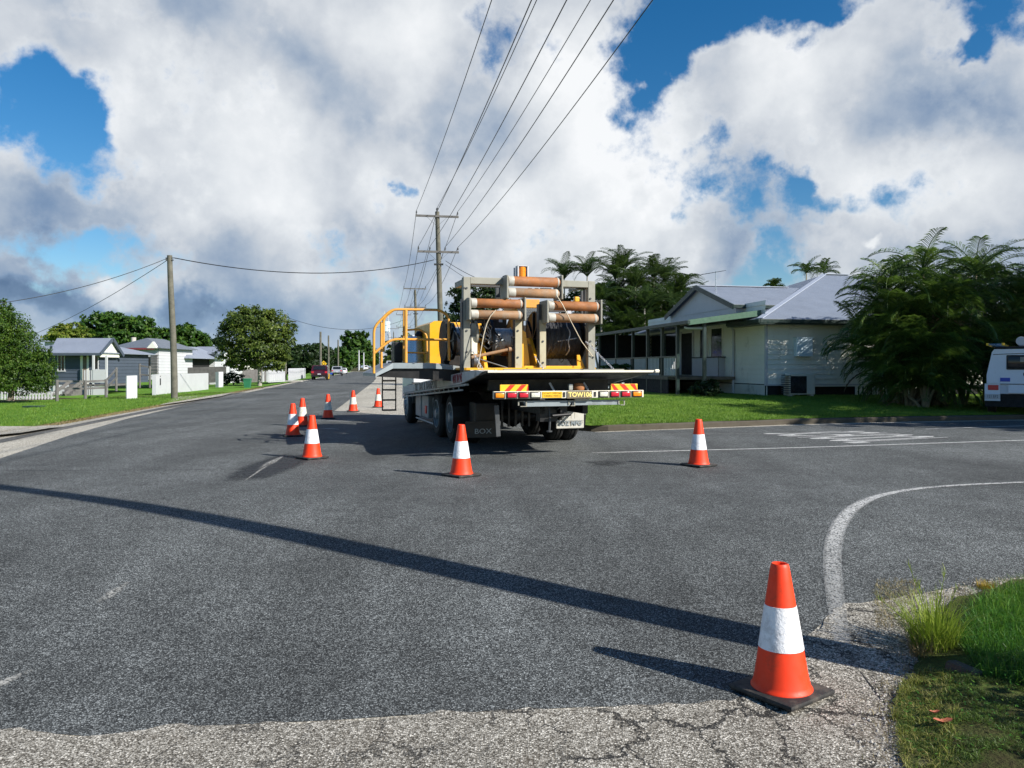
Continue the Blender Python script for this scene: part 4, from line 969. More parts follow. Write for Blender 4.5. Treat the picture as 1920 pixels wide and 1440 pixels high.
def window(root, kind, u0, u1, z0, z1, v, facing='v-', frame='white', name='window', mull=0):
    """facing 'v-': on a wall facing the camera at depth v; 'u-': on a wall at u=v facing left, u0..u1 running along v"""
    def B(mb, a0, a1, z0_, z1_, o0, o1):
        if facing == 'v-': mb.box(a0, v - o1, z0_, a1, v - o0, z1_)
        elif facing == 'u-': mb.box(v - o1, a0, z0_, v - o0, a1, z1_)
        else: mb.box(v + o0, a0, z0_, v + o1, a1, z1_)
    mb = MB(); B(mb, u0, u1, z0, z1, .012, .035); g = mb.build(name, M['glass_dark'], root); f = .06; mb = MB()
    B(mb, u0 - f, u1 + f, z1, z1 + f, .0, .06); B(mb, u0 - f - .03, u1 + f + .03, z0 - f, z0, .0, .08); B(mb, u0 - f, u0, z0, z1, .0, .058); B(mb, u1, u1 + f, z0, z1, .0, .058)
    for k in range(mull): c = u0 + (u1 - u0) * (k + 1) / (mull + 1); B(mb, c - .02, c + .02, z0, z1, .036, .052)
    mb.build('frame', M[frame], g)
    return g
# --- cream house on the right
c0 = gp(1436, 742, lambda x, y: .40); GZ = .41
house = thing('cream_house', 'cream weatherboard house with pale blue hip roof behind the right lawn', 'house', (c0.x, c0.y, 0), math.atan2(.182, .983))
mb = MB(); lapwall(mb, 0, 0, 9.5, 0, .84, 3.22, .19); lapwall(mb, 0, 12.5, 0, 0, .84, 4.05, .19); lapwall(mb, 9.5, 0, 9.5, 12, .84, 3.22, .19)
lapwall(mb, -.02, 2.2, 3.2, 2.2, 3.2, 4.0, .19)
mb.box(.02, .02, .84, 9.45, 12, 3.2); mb.build('wall', M['cream'], house)
mb = MB(); mb.box(-.035, -.035, .80, .06, .06, 3.22); mb.box(-.03, -.03, .78, 9.5, .0, .84); split(mb, 'corner_trim', M['white'], house)
mb = MB()
for k in range(46):                      # battens under the floor along the left wall
    v = .08 + k * .095; mb.box(-.03, v, GZ - .05, .0, v + .05, .80)
mb.box(.04, .04, GZ - .1, .08, 12, .80)
for k in list(range(4)) + list(range(16, 32)): u = .75 + k * .19; mb.box(u, -.02, GZ - .05, u + .1, .02, .80)
mb.box(.7, -.03, .74, 4.5, -.022, .79)
mb.build('base_battens', M['cream'], house)
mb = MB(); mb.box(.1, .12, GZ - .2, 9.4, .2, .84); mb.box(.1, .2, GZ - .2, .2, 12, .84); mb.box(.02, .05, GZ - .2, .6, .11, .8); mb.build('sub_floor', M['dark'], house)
e = 3.30; rz_ = 6.0
mb = MB(); slab(mb, [(-.55, -.55, e), (10.1, -.55, e), (8.2, 6.9, rz_), (6.9, 6.9, rz_)], .04); slab(mb, [(-.55, 14.3, e), (-.55, -.55, e), (6.9, 6.9, rz_)], .04)
slab(mb, [(10.1, -.55, e), (15, 7, e), (8.2, 6.9, rz_)], .04); slab(mb, [(15, 7, e), (10, 14.3, e), (-.55, 14.3, e), (6.9, 6.9, rz_), (8.2, 6.9, rz_)], .04)
rf = mb.build('roof', M['roof_blue'], house)
gu, g0, g1, gz, ga = -.55, 1.6, 8.6, 4.02, 5.12; gm = (g0 + g1) / 2
mb = MB(); slab(mb, [(gu, g0, gz), (5.0, g0, gz), (5.0, gm, ga), (gu, gm, ga)], .04); slab(mb, [(gu, gm, ga), (5.0, gm, ga), (5.0, g1, gz), (gu, g1, gz)], .04); mb.build('gable_roof', M['roof_blue'], house)
mb = MB(); mb.beam((-.55, -.55, e + .02), (6.9, 6.9, rz_ + .02), .22, .03); mb.beam((6.9, 6.9, rz_ + .03), (8.2, 6.9, rz_ + .03), .25, .03); mb.beam((gu, gm, ga + .02), (3.9, gm, ga + .02), .22, .03); mb.build('ridge_cap', M['roof_cap'], rf)
mb = MB(); mb.box(-.62, -.66, e - .16, 10.2, -.56, e - .01, .01); mb.box(-.66, -.66, e - .16, -.56, 2.0, e - .01, .01); mb.box(-.6, -.64, e - .20, .0, 2, e - .165)
mb.box(-.5, -.6, e - .19, 9.6, 0, e - .165)
mb.box(gu - .02, g0 - .09, gz - .16, 3.4, g0 + .01, gz - .02, .01)
mb.beam((gu - .04, g0 - .1, gz - .11), (gu - .04, gm, ga - .07), .05, .2); mb.beam((gu - .04, g1 + .1, gz - .11), (gu - .04, gm, ga - .07), .05, .2)
mb.build('gutter', M['darkgreen'], house)
mb = MB(); mb.prism([(g0 + .1, gz - .35), (g1 - .1, gz - .35), (g1 - .1, gz - .06), (gm, ga - .08), (g0 + .1, gz - .06)], 'x', -.36, -.02); mb.beam((-.38, g0 + .2, gz - .1), (-.38, g1, gz - .1), .02, .03)
mb.build('gable_wall', M['white'], house)
# verandah: floor, roof, posts, balusters
mb = MB(); slab(mb, [(-3.0, .25, 3.27), (-.1, .25, 3.68), (-.1, 12.2, 3.68), (-3.0, 12.2, 3.27)], .05); mb.build('verandah_roof', M['roof_blue'], house)
mb = MB(); mb.box(-3.12, .15, 3.12, -3.0, 12.3, 3.26, .01); mb.build('verandah_gutter', M['darkgreen'], house)
mb = MB(); mb.quadmesh([(-3.05, .2, 3.08), (-.1, .2, 3.46), (-.1, .2, 3.69), (-3.05, .2, 3.28), (-3.05, .24, 3.08), (-.1, .24, 3.46), (-.1, .24, 3.69), (-3.05, .24, 3.28)], [(0, 1, 2, 3), (7, 6, 5, 4), (0, 4, 5, 1), (2, 6, 7, 3), (1, 5, 6, 2), (0, 3, 7, 4)]); mb.build('verandah_fascia', M['greensoffit'], house)
mb = MB(); mb.box(-3.0, 2.4, .98, -.05, 12.2, 1.10); mb.build('verandah_floor', M['bark'], house)
mb = MB(); mb.box(-2.95, 2.5, GZ - .2, -2.9, 12.1, .98); mb.box(-2.9, 12.1, 0.2, 0, 12.2, 3.2); split(mb, 'verandah_shade', M['dark'], house)  # dark sheets stand in for the shade below and inside the verandah
for v, u in ((.45, -2.3), (1.6, -2.9), (3.2, -2.9), (4.9, -2.9), (6.8, -2.9), (9.2, -2.9), (12.0, -2.9)):
    mb = MB(); mb.box(u - .06, v - .06, GZ - .1, u + .06, v + .06, 3.15 + (.1 if u > -2.5 else 0)); mb.build('verandah_post', M['darkgreen'], house)
mb = MB()
for k in range(62):
    v = 1.75 + k * .163
    if 2.9 < v < 3.4 or 6.6 < v < 7.0:
        if mb.v: mb.build('balusters', M['white'], house); mb = MB()
        continue
    mb.box(-2.93, v, 1.14, -2.90, v + .06, 1.88)
mb.build('balusters', M['white'], house)
mb = MB(); mb.box(-2.95, 1.7, 1.88, -2.88, 12, 1.94); mb.box(-2.95, 1.7, 1.10, -2.88, 12, 1.15); split(mb, 'verandah_rail', M['darkgreen'], house)
window(house, '', 8.5, 9.9, 1.5, 3.15, 0, 'u-', 'darkgreen'); window(house, '', 10.1, 11.9, 1.15, 3.15, 0, 'u-', 'darkgreen')  # large dark panes added to stand for the deep shade inside the verandah
window(house, '', 3.6, 4.64, 1.92, 3.17, 0, 'u-', 'cream'); window(house, '', 5.07, 5.8, 1.92, 3.17, 0, 'u-', 'cream')
mb = MB(); mb.box(-.05, 6.65, 1.12, -.01, 7.9, 3.1); dr = mb.build('door', M['dark'], house)
mb = MB(); mb.box(-.07, 6.53, 1.1, -.01, 6.65, 3.2); mb.box(-.07, 7.9, 1.1, -.01, 8.02, 3.2); mb.build('frame', M['white'], dr)
mb = MB(); lapwall(mb, -.3, 6.0, -.3, 3.4, .95, 1.86, .13, .03); lapwall(mb, -.3, 3.4, .0, 3.4, .95, 1.86, .13, .03); mb.box(-.33, 3.36, 1.86, -.0, 6.05, 1.90); mb.build('window_bay', M['white'], house)
mb = MB(); mb.box(-.38, 3.3, 1.90, .0, 6.1, 1.94); mb.build('bay_sill', M['dark'], house)
mb = MB(); mb.tube([(-.08, 2.5, .42), (-.08, 2.5, 3.0), (-.2, 2.4, 3.12)], .05, 8); mb.build('downpipe', M['white'], house, smooth=True)
mb = MB(); mb.tube([(-3.0, .7, 3.02), (-2.9, .6, 2.98), (-2.3, .5, 2.98)], .045, 8); mb.tube([(-3.0, 6.2, 3.02), (-2.9, 6.1, 2.98), (-2.3, 6.0, 2.98)], .045, 8); split(mb, 'gutter_pipe', M['white'], house, smooth=True)
def house_pt(u, v, z): return Vector((c0.x, c0.y, 0)) + Vector((u * .983 - v * .182, u * .182 + v * .983, z))
HA = math.atan2(.182, .983)
def px_to_u(px, v=0.0):   # u on a plane of constant v seen at px
    k = (px - CX) / F; return (k * (c0.y + v * .983) - c0.x + v * .182) / (.983 - k * .182)
ua, ub = px_to_u(1487), px_to_u(1517); mb = MB(); mb.box(ua, -.26, 1.9, ub, -.02, 2.62, .02); mb.box(ua - .02, -.27, 2.6, ub + .02, -.02, 2.63)
o = mb.build('meter_box', M['meter'], loc=(c0.x, c0.y, 0)); o.rotation_euler = (0, 0, HA); tag(o, 'pale blue electricity meter box on the cream wall', 'meter box')
def aircon(label, loc, rz, w, h, dp=.34):
    r = thing('air_conditioner', label, 'air conditioner', loc, rz); mb = MB(); mb.box(0, -dp, .06, w, 0, h, .02); mb.box(.05, -dp + .03, 0, .15, -.03, .06); mb.box(w - .15, -dp + .03, 0, w - .05, -.03, .06); mb.build('casing', M['ac'], r)
    cx_ = w * .36; rr_ = min(h * .36, w * .3); mb = MB(); mb.box(cx_ - rr_ * 1.05, -dp - .012, h / 2 - rr_ * 1.05, cx_ + rr_ * 1.05, -dp - .002, h / 2 + rr_ * 1.05); g = mb.build('fan_grille', M['dark'], r)
    mb = MB()
    for q in range(1, 6): mb.lathe([(rr_ * q / 5.5 - .006, -.004), (rr_ * q / 5.5, -.012), (rr_ * q / 5.5 + .006, -.004)], (cx_, -dp - .012, h / 2), 'y', 28)
    for q in range(8): a = q * math.pi / 4; mb.beam((cx_, -dp - .02, h / 2), (cx_ + math.cos(a) * rr_, -dp - .02, h / 2 + math.sin(a) * rr_), .008, .008)
    mb.build('guard_rings', M['steel_dark'], g); return r
p = house_pt(px_to_u(1473, -.4), -.32, GZ - .01); aircon('white outdoor air conditioner standing against the cream house wall', p, HA, px_to_u(1521, -.4) - px_to_u(1473, -.4), .86)
mb = MB()
for k in range(9): mb.box(0, -.36, .1 + k * .08, .22, -.02, .13 + k * .08)
o = mb.build('condenser_fins', M['steel_dark'], loc=house_pt(px_to_u(1466, -.4), -.32, GZ)); o.rotation_euler = (0, 0, HA); tag(o, 'black slatted condenser side left of the white air conditioner', 'condenser')
p = gp(1815, 734, lambda x, y: .40); aircon('round cornered air conditioner half hidden beside the utility vehicle', p + Vector((0, 0, 0)), .15, .62, .56)
# TV antenna
ab = at(1342, 578, 33); root = thing('tv_antenna', 'thin television antenna on the gable roof', 'antenna', (ab.x, ab.y, ab.z - .3)); hh = at(1342, 508, 33).z - ab.z + .3
mb = MB(); mb.tube([(0, 0, 0), (0, 0, hh)], .018, 6); mb.build('mast', M['alu'], root)
mb = MB(); mb.tube([(-.62, .1, hh - .15), (.34, -.05, hh)], .012, 5)
for k in range(8): t = k / 7; c = Vector((-.62 + .96 * t, .1 - .15 * t, hh - .15 + .15 * t)); mb.tube([c + Vector((.05, -.28 + .12 * t, 0)), c + Vector((-.05, .28 - .12 * t, 0))], .008, 4)
mb.build('elements', M['steel_dark'], root)
hf = gp(1300, 741, lambda x, y: .4)
# --- far left houses
def simple_house(name, label, o, ang, w, dep, z0, ze, wallm, roofm, kind, ridge, board=.2, over=.4, gable='x', skirt=None, floor=None):
    r = thing(name, label, 'house', (o[0], o[1], z0), ang); H_ = ze - z0; fl = floor or 0
    mb = MB(); mb.box(.03, .03, fl, w - .03, dep, H_)
    lapwall(mb, 0, 0, w, 0, fl, H_, board); lapwall(mb, w, 0, w, dep, fl, H_, board); lapwall(mb, 0, dep, 0, 0, fl, H_, board)
    if kind == 'gable':
        if gable == 'x': mb.prism([(0, H_), (dep, H_), (dep / 2, H_ + ridge * .93)], 'x', .0, w)
        else: mb.prism([(0, H_), (w, H_), (w / 2, H_ + ridge * .93)], 'y', .0, dep)
    mb.build('wall', M[wallm], r)
    a, b, R_ = -over, over, H_ + ridge; mb = MB()
    if kind == 'hip':
        k = min(w, dep) / 2 + over; x0, x1, y0, y1 = -over, w + over, -over, dep + over
        if w >= dep: p, q = (x0 + k, (y0 + y1) / 2, R_), (x1 - k, (y0 + y1) / 2, R_)
        else: p, q = ((x0 + x1) / 2, y0 + k, R_), ((x0 + x1) / 2, y1 - k, R_)
        c_ = [(x0, y0, H_), (x1, y0, H_), (x1, y1, H_), (x0, y1, H_)]
        if w >= dep: fs = [[c_[0], c_[1], q, p], [c_[1], c_[2], q], [c_[2], c_[3], p, q], [c_[3], c_[0], p]]
        else: fs = [[c_[0], c_[1], p], [c_[1], c_[2], q, p], [c_[2], c_[3], q], [c_[3], c_[0], p, q]]
        for f in fs: slab(mb, f, .06)
    elif gable == 'x':
        slab(mb, [(a, a, H_ - .1), (w + b, a, H_ - .1), (w + b, dep / 2, R_), (a, dep / 2, R_)], .07); slab(mb, [(a, dep / 2, R_), (w + b, dep / 2, R_), (w + b, dep + b, H_ - .1), (a, dep + b, H_ - .1)], .07)
    else:
        slab(mb, [(a, a, H_ - .1), (w / 2, a, R_), (w / 2, dep + b, R_), (a, dep + b, H_ - .1)], .07); slab(mb, [(w / 2, a, R_), (w + b, a, H_ - .1), (w + b, dep + b, H_ - .1), (w / 2, dep + b, R_)], .07)
    mb.build('roof', M[roofm], r)
    if skirt: mb = MB(); mb.box(.05, .06, 0, w - .05, .10, fl); mb.build('base_skirt', M[skirt], r)
    return r
# blue grey cottage: right wall end at px 222; lies at 52 m
D = 52; zb = -.42; S = D / F
def hx(px, d=D): return (px - CX) / F * d
def hz(py, d=D): return CAMZ - (py - HY) / F * d
ox = hx(98); w_ = hx(186) - ox
cot = simple_house('bluegrey_cottage', 'blue grey weatherboard cottage with white trim and small porch', (ox - 2.5, D), 0, w_ + 2.5, 7, zb, hz(661), 'bluegrey', 'roof_grey', 'hip', .95, board=.24, skirt='white', floor=.75)
o2 = ox - 2.5
def cx_(px, d=D): return hx(px, d) - o2
# porch with gable to the right/front
pz = hz(661) - zb; rzz = hz(634) - zb
mb = MB(); x0, x1 = cx_(150), cx_(226); xm = cx_(212)
XE = -.5253 * 52.9 - o2; zr_ = hz(634, 52.9) - zb; zn = hz(661, 51.3) - zb; zf_ = hz(665, 54.2) - zb
slab(mb, [(cx_(104), -.7, zn), (XE, -.7, zn), (XE, .9, zr_), (cx_(92), .9, zr_)], .07); slab(mb, [(cx_(92), .9, zr_), (XE, .9, zr_), (XE, 2.3, zf_), (cx_(92), 2.3, zf_)], .07)
mb.build('porch_roof', M['roof_grey'], cot)
mb = MB(); mb.beam((XE + .02, -.74, zn - .1), (XE + .02, .9, zr_ - .06), .06, .22); mb.beam((XE + .02, 2.34, zf_ - .1), (XE + .02, .9, zr_ - .06), .06, .22); mb.box(cx_(104), -.78, zn - .2, XE, -.7, zn - .04); mb.build('barge_board', M['bluegrey'], cot)
mb = MB(); mb.prism([(-.4, zn - .3), (2.1, zn - .3), (2.1, zn - .1), (.9, zr_ - .15), (-.4, zn - .1)], 'x', XE - .25, XE - .18); mb.build('gable_panel', M['cream'], cot)
fz = .75
mb = MB(); mb.box(cx_(166), -.9, fz - .12, cx_(214), 2, fz); mb.build('porch_floor', M['wood_grey'], cot)
mb = MB(); px_list = (cx_(188), cx_(212))
for q in px_list: mb.box(q - .06, -.9, 0, q + .06, -.78, pz - .2)
mb.build('porch_post', M['white'], cot)
mb = MB(); mb.box(cx_(188), -.92, fz + .12, cx_(213), -.86, fz + 1.0); mb.box(cx_(188), -.92, 0, cx_(213), -.88, fz - .15)
for k in range(9): u = cx_(171) + k * .16; mb.box(u, -.9, fz + .1, u + .09, -.87, fz + .95); mb.box(u, -.9, 0, u + .09, -.87, fz - .15)
mb.build('porch_panel', M['white'], cot)
window(cot, '', cx_(110), cx_(121), hz(695) - zb, hz(667) - zb, 0, 'v-', 'white', mull=1); window(cot, '', cx_(176), cx_(184), hz(692) - zb, hz(668) - zb, 0, 'v-', 'white')
mb = MB(); mb.box(cx_(156), -.05, fz, cx_(163), -.02, 2.6); dr = mb.build('door', M['bark'], cot); mb = MB(); mb.box(cx_(151), -.04, fz, cx_(156), -.01, 2.7); mb.box(cx_(163), -.04, fz, cx_(167), -.01, 2.7); mb.build('frame', M['cream'], dr)
mb = MB()
for k in range(5): mb.box(cx_(148), -2.2 + k * .26, .0, cx_(168), -1.94 + k * .26, .15 + k * .15)
mb.beam((cx_(136), -2.3, .1), (cx_(147), -1, .95), .08, .2); mb.beam((cx_(158), -2.3, .1), (cx_(168), -1, .95), .08, .2); mb.build('front_steps', M['wood_grey'], cot)
mb = MB(); mb.box(cx_(100), -.05, 0.02, cx_(134), -.02, fz - .05)
for u in (cx_(112), cx_(123)): mb.box(u - .02, -.07, .02, u + .02, -.05, fz - .05)
mb.build('base_panel', M['white'], cot)
# white cottage with dark roof
D2 = 66; z2 = -.4
ox = hx(216, D2); wc = simple_house('white_cottage', 'white weatherboard cottage with dark roof and carport arch', (ox, D2), 0, hx(297, D2) - ox, 7, z2, hz(652, D2), 'white', 'roof_dark', 'hip', hz(632, D2) - hz(652, D2), board=.26, floor=.8)
mb = MB(); q0, q1 = hx(215, D2) - ox, hx(236, D2) - ox; zt = hz(670, D2) - z2
pts = [(q0, 0.2), (q1, .2), (q1, zt)] + [(q1 - (q1 - q0) * t, zt - .55 * t ** 2) for t in (.25, .5, .75, 1)]; mb.prism(pts, 'y', -.06, -.03); mb.build('carport_opening', M['dark'], wc)
mb = MB(); mb.prism([(hx(280, D2) - ox, hz(653, D2) - z2), (hx(299, D2) - ox, hz(653, D2) - z2), (hx(291, D2) - ox, hz(641, D2) - z2)], 'y', -.5, -.1); mb.build('gable_vent', M['cream'], wc)
window(wc, '', hx(277, D2) - ox, hx(283, D2) - ox, hz(688, D2) - z2, hz(669, D2) - z2, 0, 'v-', 'white')
mb = MB()
for k in range(12): mb.box(hx(284, D2) - ox, -.12, hz(700, D2) - z2 + k * .14, hx(297, D2) - ox, -.08, hz(700, D2) - z2 + k * .14 + .07)
mb.build('louvre', M['wood_grey'], wc)
mb = MB(); mb.box(-.3, -.45, hz(653, D2) - z2 - .12, hx(293, D2) - ox, -.38, hz(653, D2) - z2 + .02); mb.build('red_gutter', M['red_trim'], wc)
mb = MB(); mb.tube([(0.1, 3, hz(640, D2) - z2), (.1, 3, hz(630, D2) - z2)], .22, 10); mb.build('chimney_vent', M['concrete'], wc, smooth=True)
# grey roofed house with dark verandah
D3 = 72; z3 = -.3; ox = hx(300, D3)
h3 = simple_house('grey_roofed_house', 'low grey roofed house with dark verandah behind the left pole', (ox, D3), 0, hx(345, D3) - ox, 7, z3, hz(671, D3), 'dark', 'roof_grey', 'hip', hz(648, D3) - hz(671, D3), floor=0, over=.9)
D4 = 78; ox = hx(352, D4); h4 = simple_house('pale_house', 'pale rendered house with wide grey roof left of the street tree', (ox, D4), 0, hx(402, D4) - ox, 8, z3, hz(661, D4), 'white', 'roof_grey', 'gable', hz(648, D4) - hz(661, D4), floor=0, over=.6, gable='x')
mb = MB(); slab(mb, [(hx(336, D4) - ox, -2.2, hz(674, D4) - z3), (hx(378, D4) - ox, -2.2, hz(674, D4) - z3), (hx(372, D4) - ox, 0, hz(664, D4) - z3), (hx(330, D4) - ox, 0, hz(664, D4) - z3)], .08); mb.build('awning_roof', M['roof_grey'], h4)
mb = MB(); mb.box(hx(300, D4) - ox, -.3, 0, hx(352, D4) - ox, .2, hz(672, D4) - z3); mb.build('carport_shade', M['dark'], h4)  # solid dark block stands in for the shade inside the carport
mb = MB()
for q in (338, 352, 366): mb.box(hx(q, D4) - ox, -2.1, 0, hx(q, D4) - ox + .1, -2, hz(674, D4) - z3)
mb.build('awning_post', M['darkgreen'], h4)
D5 = 84; ox = hx(402, D5); h5 = simple_house('blue_roofed_house', 'cream house with deep blue roof behind the street tree', (ox, D5), 0, hx(438, D5) - ox, 8, z3, hz(666, D5), 'cream', 'roof_navy', 'hip', hz(652, D5) - hz(666, D5), floor=0, over=.5)
mb = MB(); slab(mb, [(-.5, -2.2, hz(677, D5) - z3), (hx(445, D5) - ox, -2.2, hz(677, D5) - z3), (hx(440, D5) - ox, 0, hz(674, D5) - z3), (0, 0, hz(674, D5) - z3)], .1); mb.build('porch_roof', M['roof_dark'], h5)
for q in (418, 426, 434, 441): mb = MB(); mb.box(hx(q, D5) - ox, -2.1, 0, hx(q, D5) - ox + .12, -1.98, hz(677, D5) - z3); mb.build('porch_post', M['white'], h5)
mb = MB(); mb.box(0, -.08, 0, hx(438, D5) - ox, -.04, hz(690, D5) - z3 + .6); mb.build('porch_shade', M['dark'], h5)  # dark panel drawn for the shade under the porch roof
# distant house roofs behind the trees, and a white building at the street's end
D6 = 100; ox = hx(84, D6); simple_house('distant_house', 'pale roofed house peeking over the blue grey cottage', (ox, D6), 0, hx(112, D6) - ox, 8, -.4, hz(640, D6), 'white', 'roof_grey', 'hip', 1.1, over=.5)

# ------------------------------------------------------------------ fences and walls on the left
def panel_px(name, label, pts, h, d0, d1, m, th=.05, cat='fence panel', posts=0):
    (px0, py0), (px1, py1) = pts; a = at(px0, py0, d0); b = at(px1, py1, d1); root = thing(name, label, cat, a, math.atan2(b.y - a.y, b.x - a.x)); L = math.hypot(b.x - a.x, b.y - a.y)
    dz = b.z - a.z; mb = MB(); mb.quadmesh([(0, -th / 2, -.1), (L, -th / 2, dz - .1), (L, th / 2, dz - .1), (0, th / 2, -.1), (0, -th / 2, h), (L, -th / 2, dz + h), (L, th / 2, dz + h), (0, th / 2, h)],
                                           [(0, 1, 5, 4), (2, 3, 7, 6), (0, 4, 7, 3), (1, 2, 6, 5), (4, 5, 6, 7), (0, 3, 2, 1)]); mb.build('panel', M[m], root)
    return root, L, dz
r_, L_, dz_ = panel_px('panel_fence', 'narrow white fence panel left of the leaning pole', ((237, 746), (256.5, 744.5)), 1.0, 34.4, 35.0, 'white')
r_, L_, dz_ = panel_px('white_wall', 'long low white wall with black letter box slot behind the leaning pole', ((289, 739), (389, 728.5)), 1.0, 39, 49, 'white', .12, 'wall')
mb = MB(); mb.box(.68, -.08, .45, .80, -.062, .80); mb.box(.72, -.08, .88, .77, -.062, .93); mb.build('letter_slot', M['dark'], r_)
mb = MB(); mb.box(-.02, -.09, -.1, .04, .09, 1.03); mb.box(-.02, -.08, 1.0, .3, .08, 1.03); mb.build('end_post', M['white'], r_)
panel_px('panel_fence', 'narrow white gate pier beyond the long white wall', ((407, 725), (415.5, 724.5)), 1.05, 54, 54.4, 'white', .3)
panel_px('grey_fence', 'grey timber fence between the shrub and the street tree', ((455, 716), (508, 712)), 1.05, 66, 70, 'wood_grey')
panel_px('grey_fence', 'dark grey paling fence behind the white gate pier', ((352, 716), (424, 714)), 1.25, 66, 66, 'wood_grey')
r_, L_, dz_ = panel_px('white_picket_fence', 'closed white paling fence behind the lamp pole', ((503, 715), (534, 713.5)), .88, 64, 72, 'white')
mb = MB()
for k in range(int(L_ / .9)): mb.box(k * .9, -.06, 0, k * .9 + .5, .06, .96)
mb.build('fence_pickets', M['white'], r_)
for lab, px, d in (('white gate post right of the street tree', 493, 62), ('short white gate post at the end of the white fence', 501, 63.5)):
    b = at(px, 714, d); mb = MB(); mb.box(-.08, -.08, -.1, .08, .08, 1.35 if px < 500 else 1.0, .01); mb.lathe([(0.1, 0), (.08, .05), (0, .1)], (0, 0, 1.35 if px < 500 else 1.0), n=4); tag(mb.build('gate_post', M['white'], loc=b), lab, 'gate post')
a = at(541, 712.5, 74); b = at(573, 705.5, 95); root = thing('picket_fence', 'long white picket fence running to the red car', 'fence', a, math.atan2(b.y - a.y, b.x - a.x)); L = math.hypot(b.x - a.x, b.y - a.y)
mb = MB()
for k in range(int(L / .32)): mb.prism([(k * .32, -.1), (k * .32 + .17, -.1), (k * .32 + .17, 1.0), (k * .32 + .085, 1.12), (k * .32, 1.0)], 'y', -.02, .02)
mb.build('pickets', M['white'], root); mb = MB(); mb.box(0, .02, .25, L, .06, .35); mb.box(0, .02, .8, L, .06, .9); mb.build('rail', M['white'], root)
# low picket fence under the conifer
a = at(-10, 747, 44); root = thing('picket_fence', 'low white picket fence under the conifer at the left edge', 'fence', a); mb = MB(); L = at(102, 747, 44).x - a.x
for k in range(int(L / .18)): mb.box(k * .18, -.02, -.1, k * .18 + .09, .02, .40)
mb.build('pickets', M['white'], root); mb = MB(); mb.box(0, .02, .02, L, .05, .10); mb.box(0, .02, .30, L, .05, .36); mb.build('rail', M['white'], root)
# post and rail timber fence
root = thing('post_and_rail_fence', 'brown timber post and rail fence in front of the cottages', 'fence', at(106, 743, 38.5)); o_ = Vector(root.location)
prev = None
for px, py, tp_, d in ((107, 745, 712, 38.5), (160, 744, 713, 39), (199, 743, 711, 39.5), (218, 727, 689, 47), (262, 722, 682, 55), (281, 722, 686, 55)):
    b = at(px, py, d) - o_; t = at(px, tp_, d) - o_; mb = MB(); mb.tube([b + Vector((0, 0, -.2)), t], .075, 8); mb.build('post', M['wood_grey'], root)
    if prev and px != 262:
        mb = MB()
        for f in (.92, .5): mb.beam(prev[0].lerp(prev[1], f), b.lerp(t, f), .06, .1)
        mb.build('rail', M['wood_grey'], root)
    prev = (b, t)
# verge bits
b = gp(64, 764, ZL); mb = MB(); mb.box(-.33, -.2, -.06, .33, .2, .06, .02); tag(mb.build('drain_box', M['darkgreen'], loc=b), 'low dark green pit box in the left verge grass', 'service pit')
b = at(549, 714.5, 74); mb = MB(); mb.box(-.9, -.35, -.08, .9, .35, .06, .03); tag(mb.build('drain_slab', M['concrete'], loc=b), 'pale concrete drain slab at the foot of the lamp pole', 'drain cover')
# wheelie bin
b = gp(464, 731, lambda x, y: -.1); root = thing('wheelie_bin', 'green wheelie bin on the left verge by the kerb', 'bin', b, .15)
mb = MB(); k = .80
def frus(mb, x0, y0, x1, y1, z0, X0, Y0, X1, Y1, z1):
    mb.quadmesh([(x0, y0, z0), (x1, y0, z0), (x1, y1, z0), (x0, y1, z0), (X0, Y0, z1), (X1, Y0, z1), (X1, Y1, z1), (X0, Y1, z1)], [(0, 1, 5, 4), (1, 2, 6, 5), (2, 3, 7, 6), (3, 0, 4, 7), (4, 5, 6, 7), (3, 2, 1, 0)])
frus(mb, -.22 * k, -.25 * k, .22 * k, .25 * k, .05, -.3 * k, -.35 * k, .3 * k, .35 * k, .92 * k); mb.box(-.32 * k, -.37 * k, .88 * k, .32 * k, .37 * k, .93 * k); mb.build('body', M['bin_green'], root)
mb = MB(); frus(mb, -.33 * k, -.39 * k, .33 * k, .39 * k, .935 * k, -.29 * k, -.32 * k, .29 * k, .32 * k, 1.0 * k); mb.tube([(-.3 * k, .42 * k, .95 * k), (.3 * k, .42 * k, .95 * k)], .02, 6); mb.build('lid', M['bin_green'], root)
for s_ in (-1, 1): mb = MB(); mb.lathe([(0, -.03), (.1, -.03), (.1, .03), (0, .03)], (s_ * .25 * k, .26 * k, .1), 'x', 16); mb.build('wheel', M['rubber'], root)

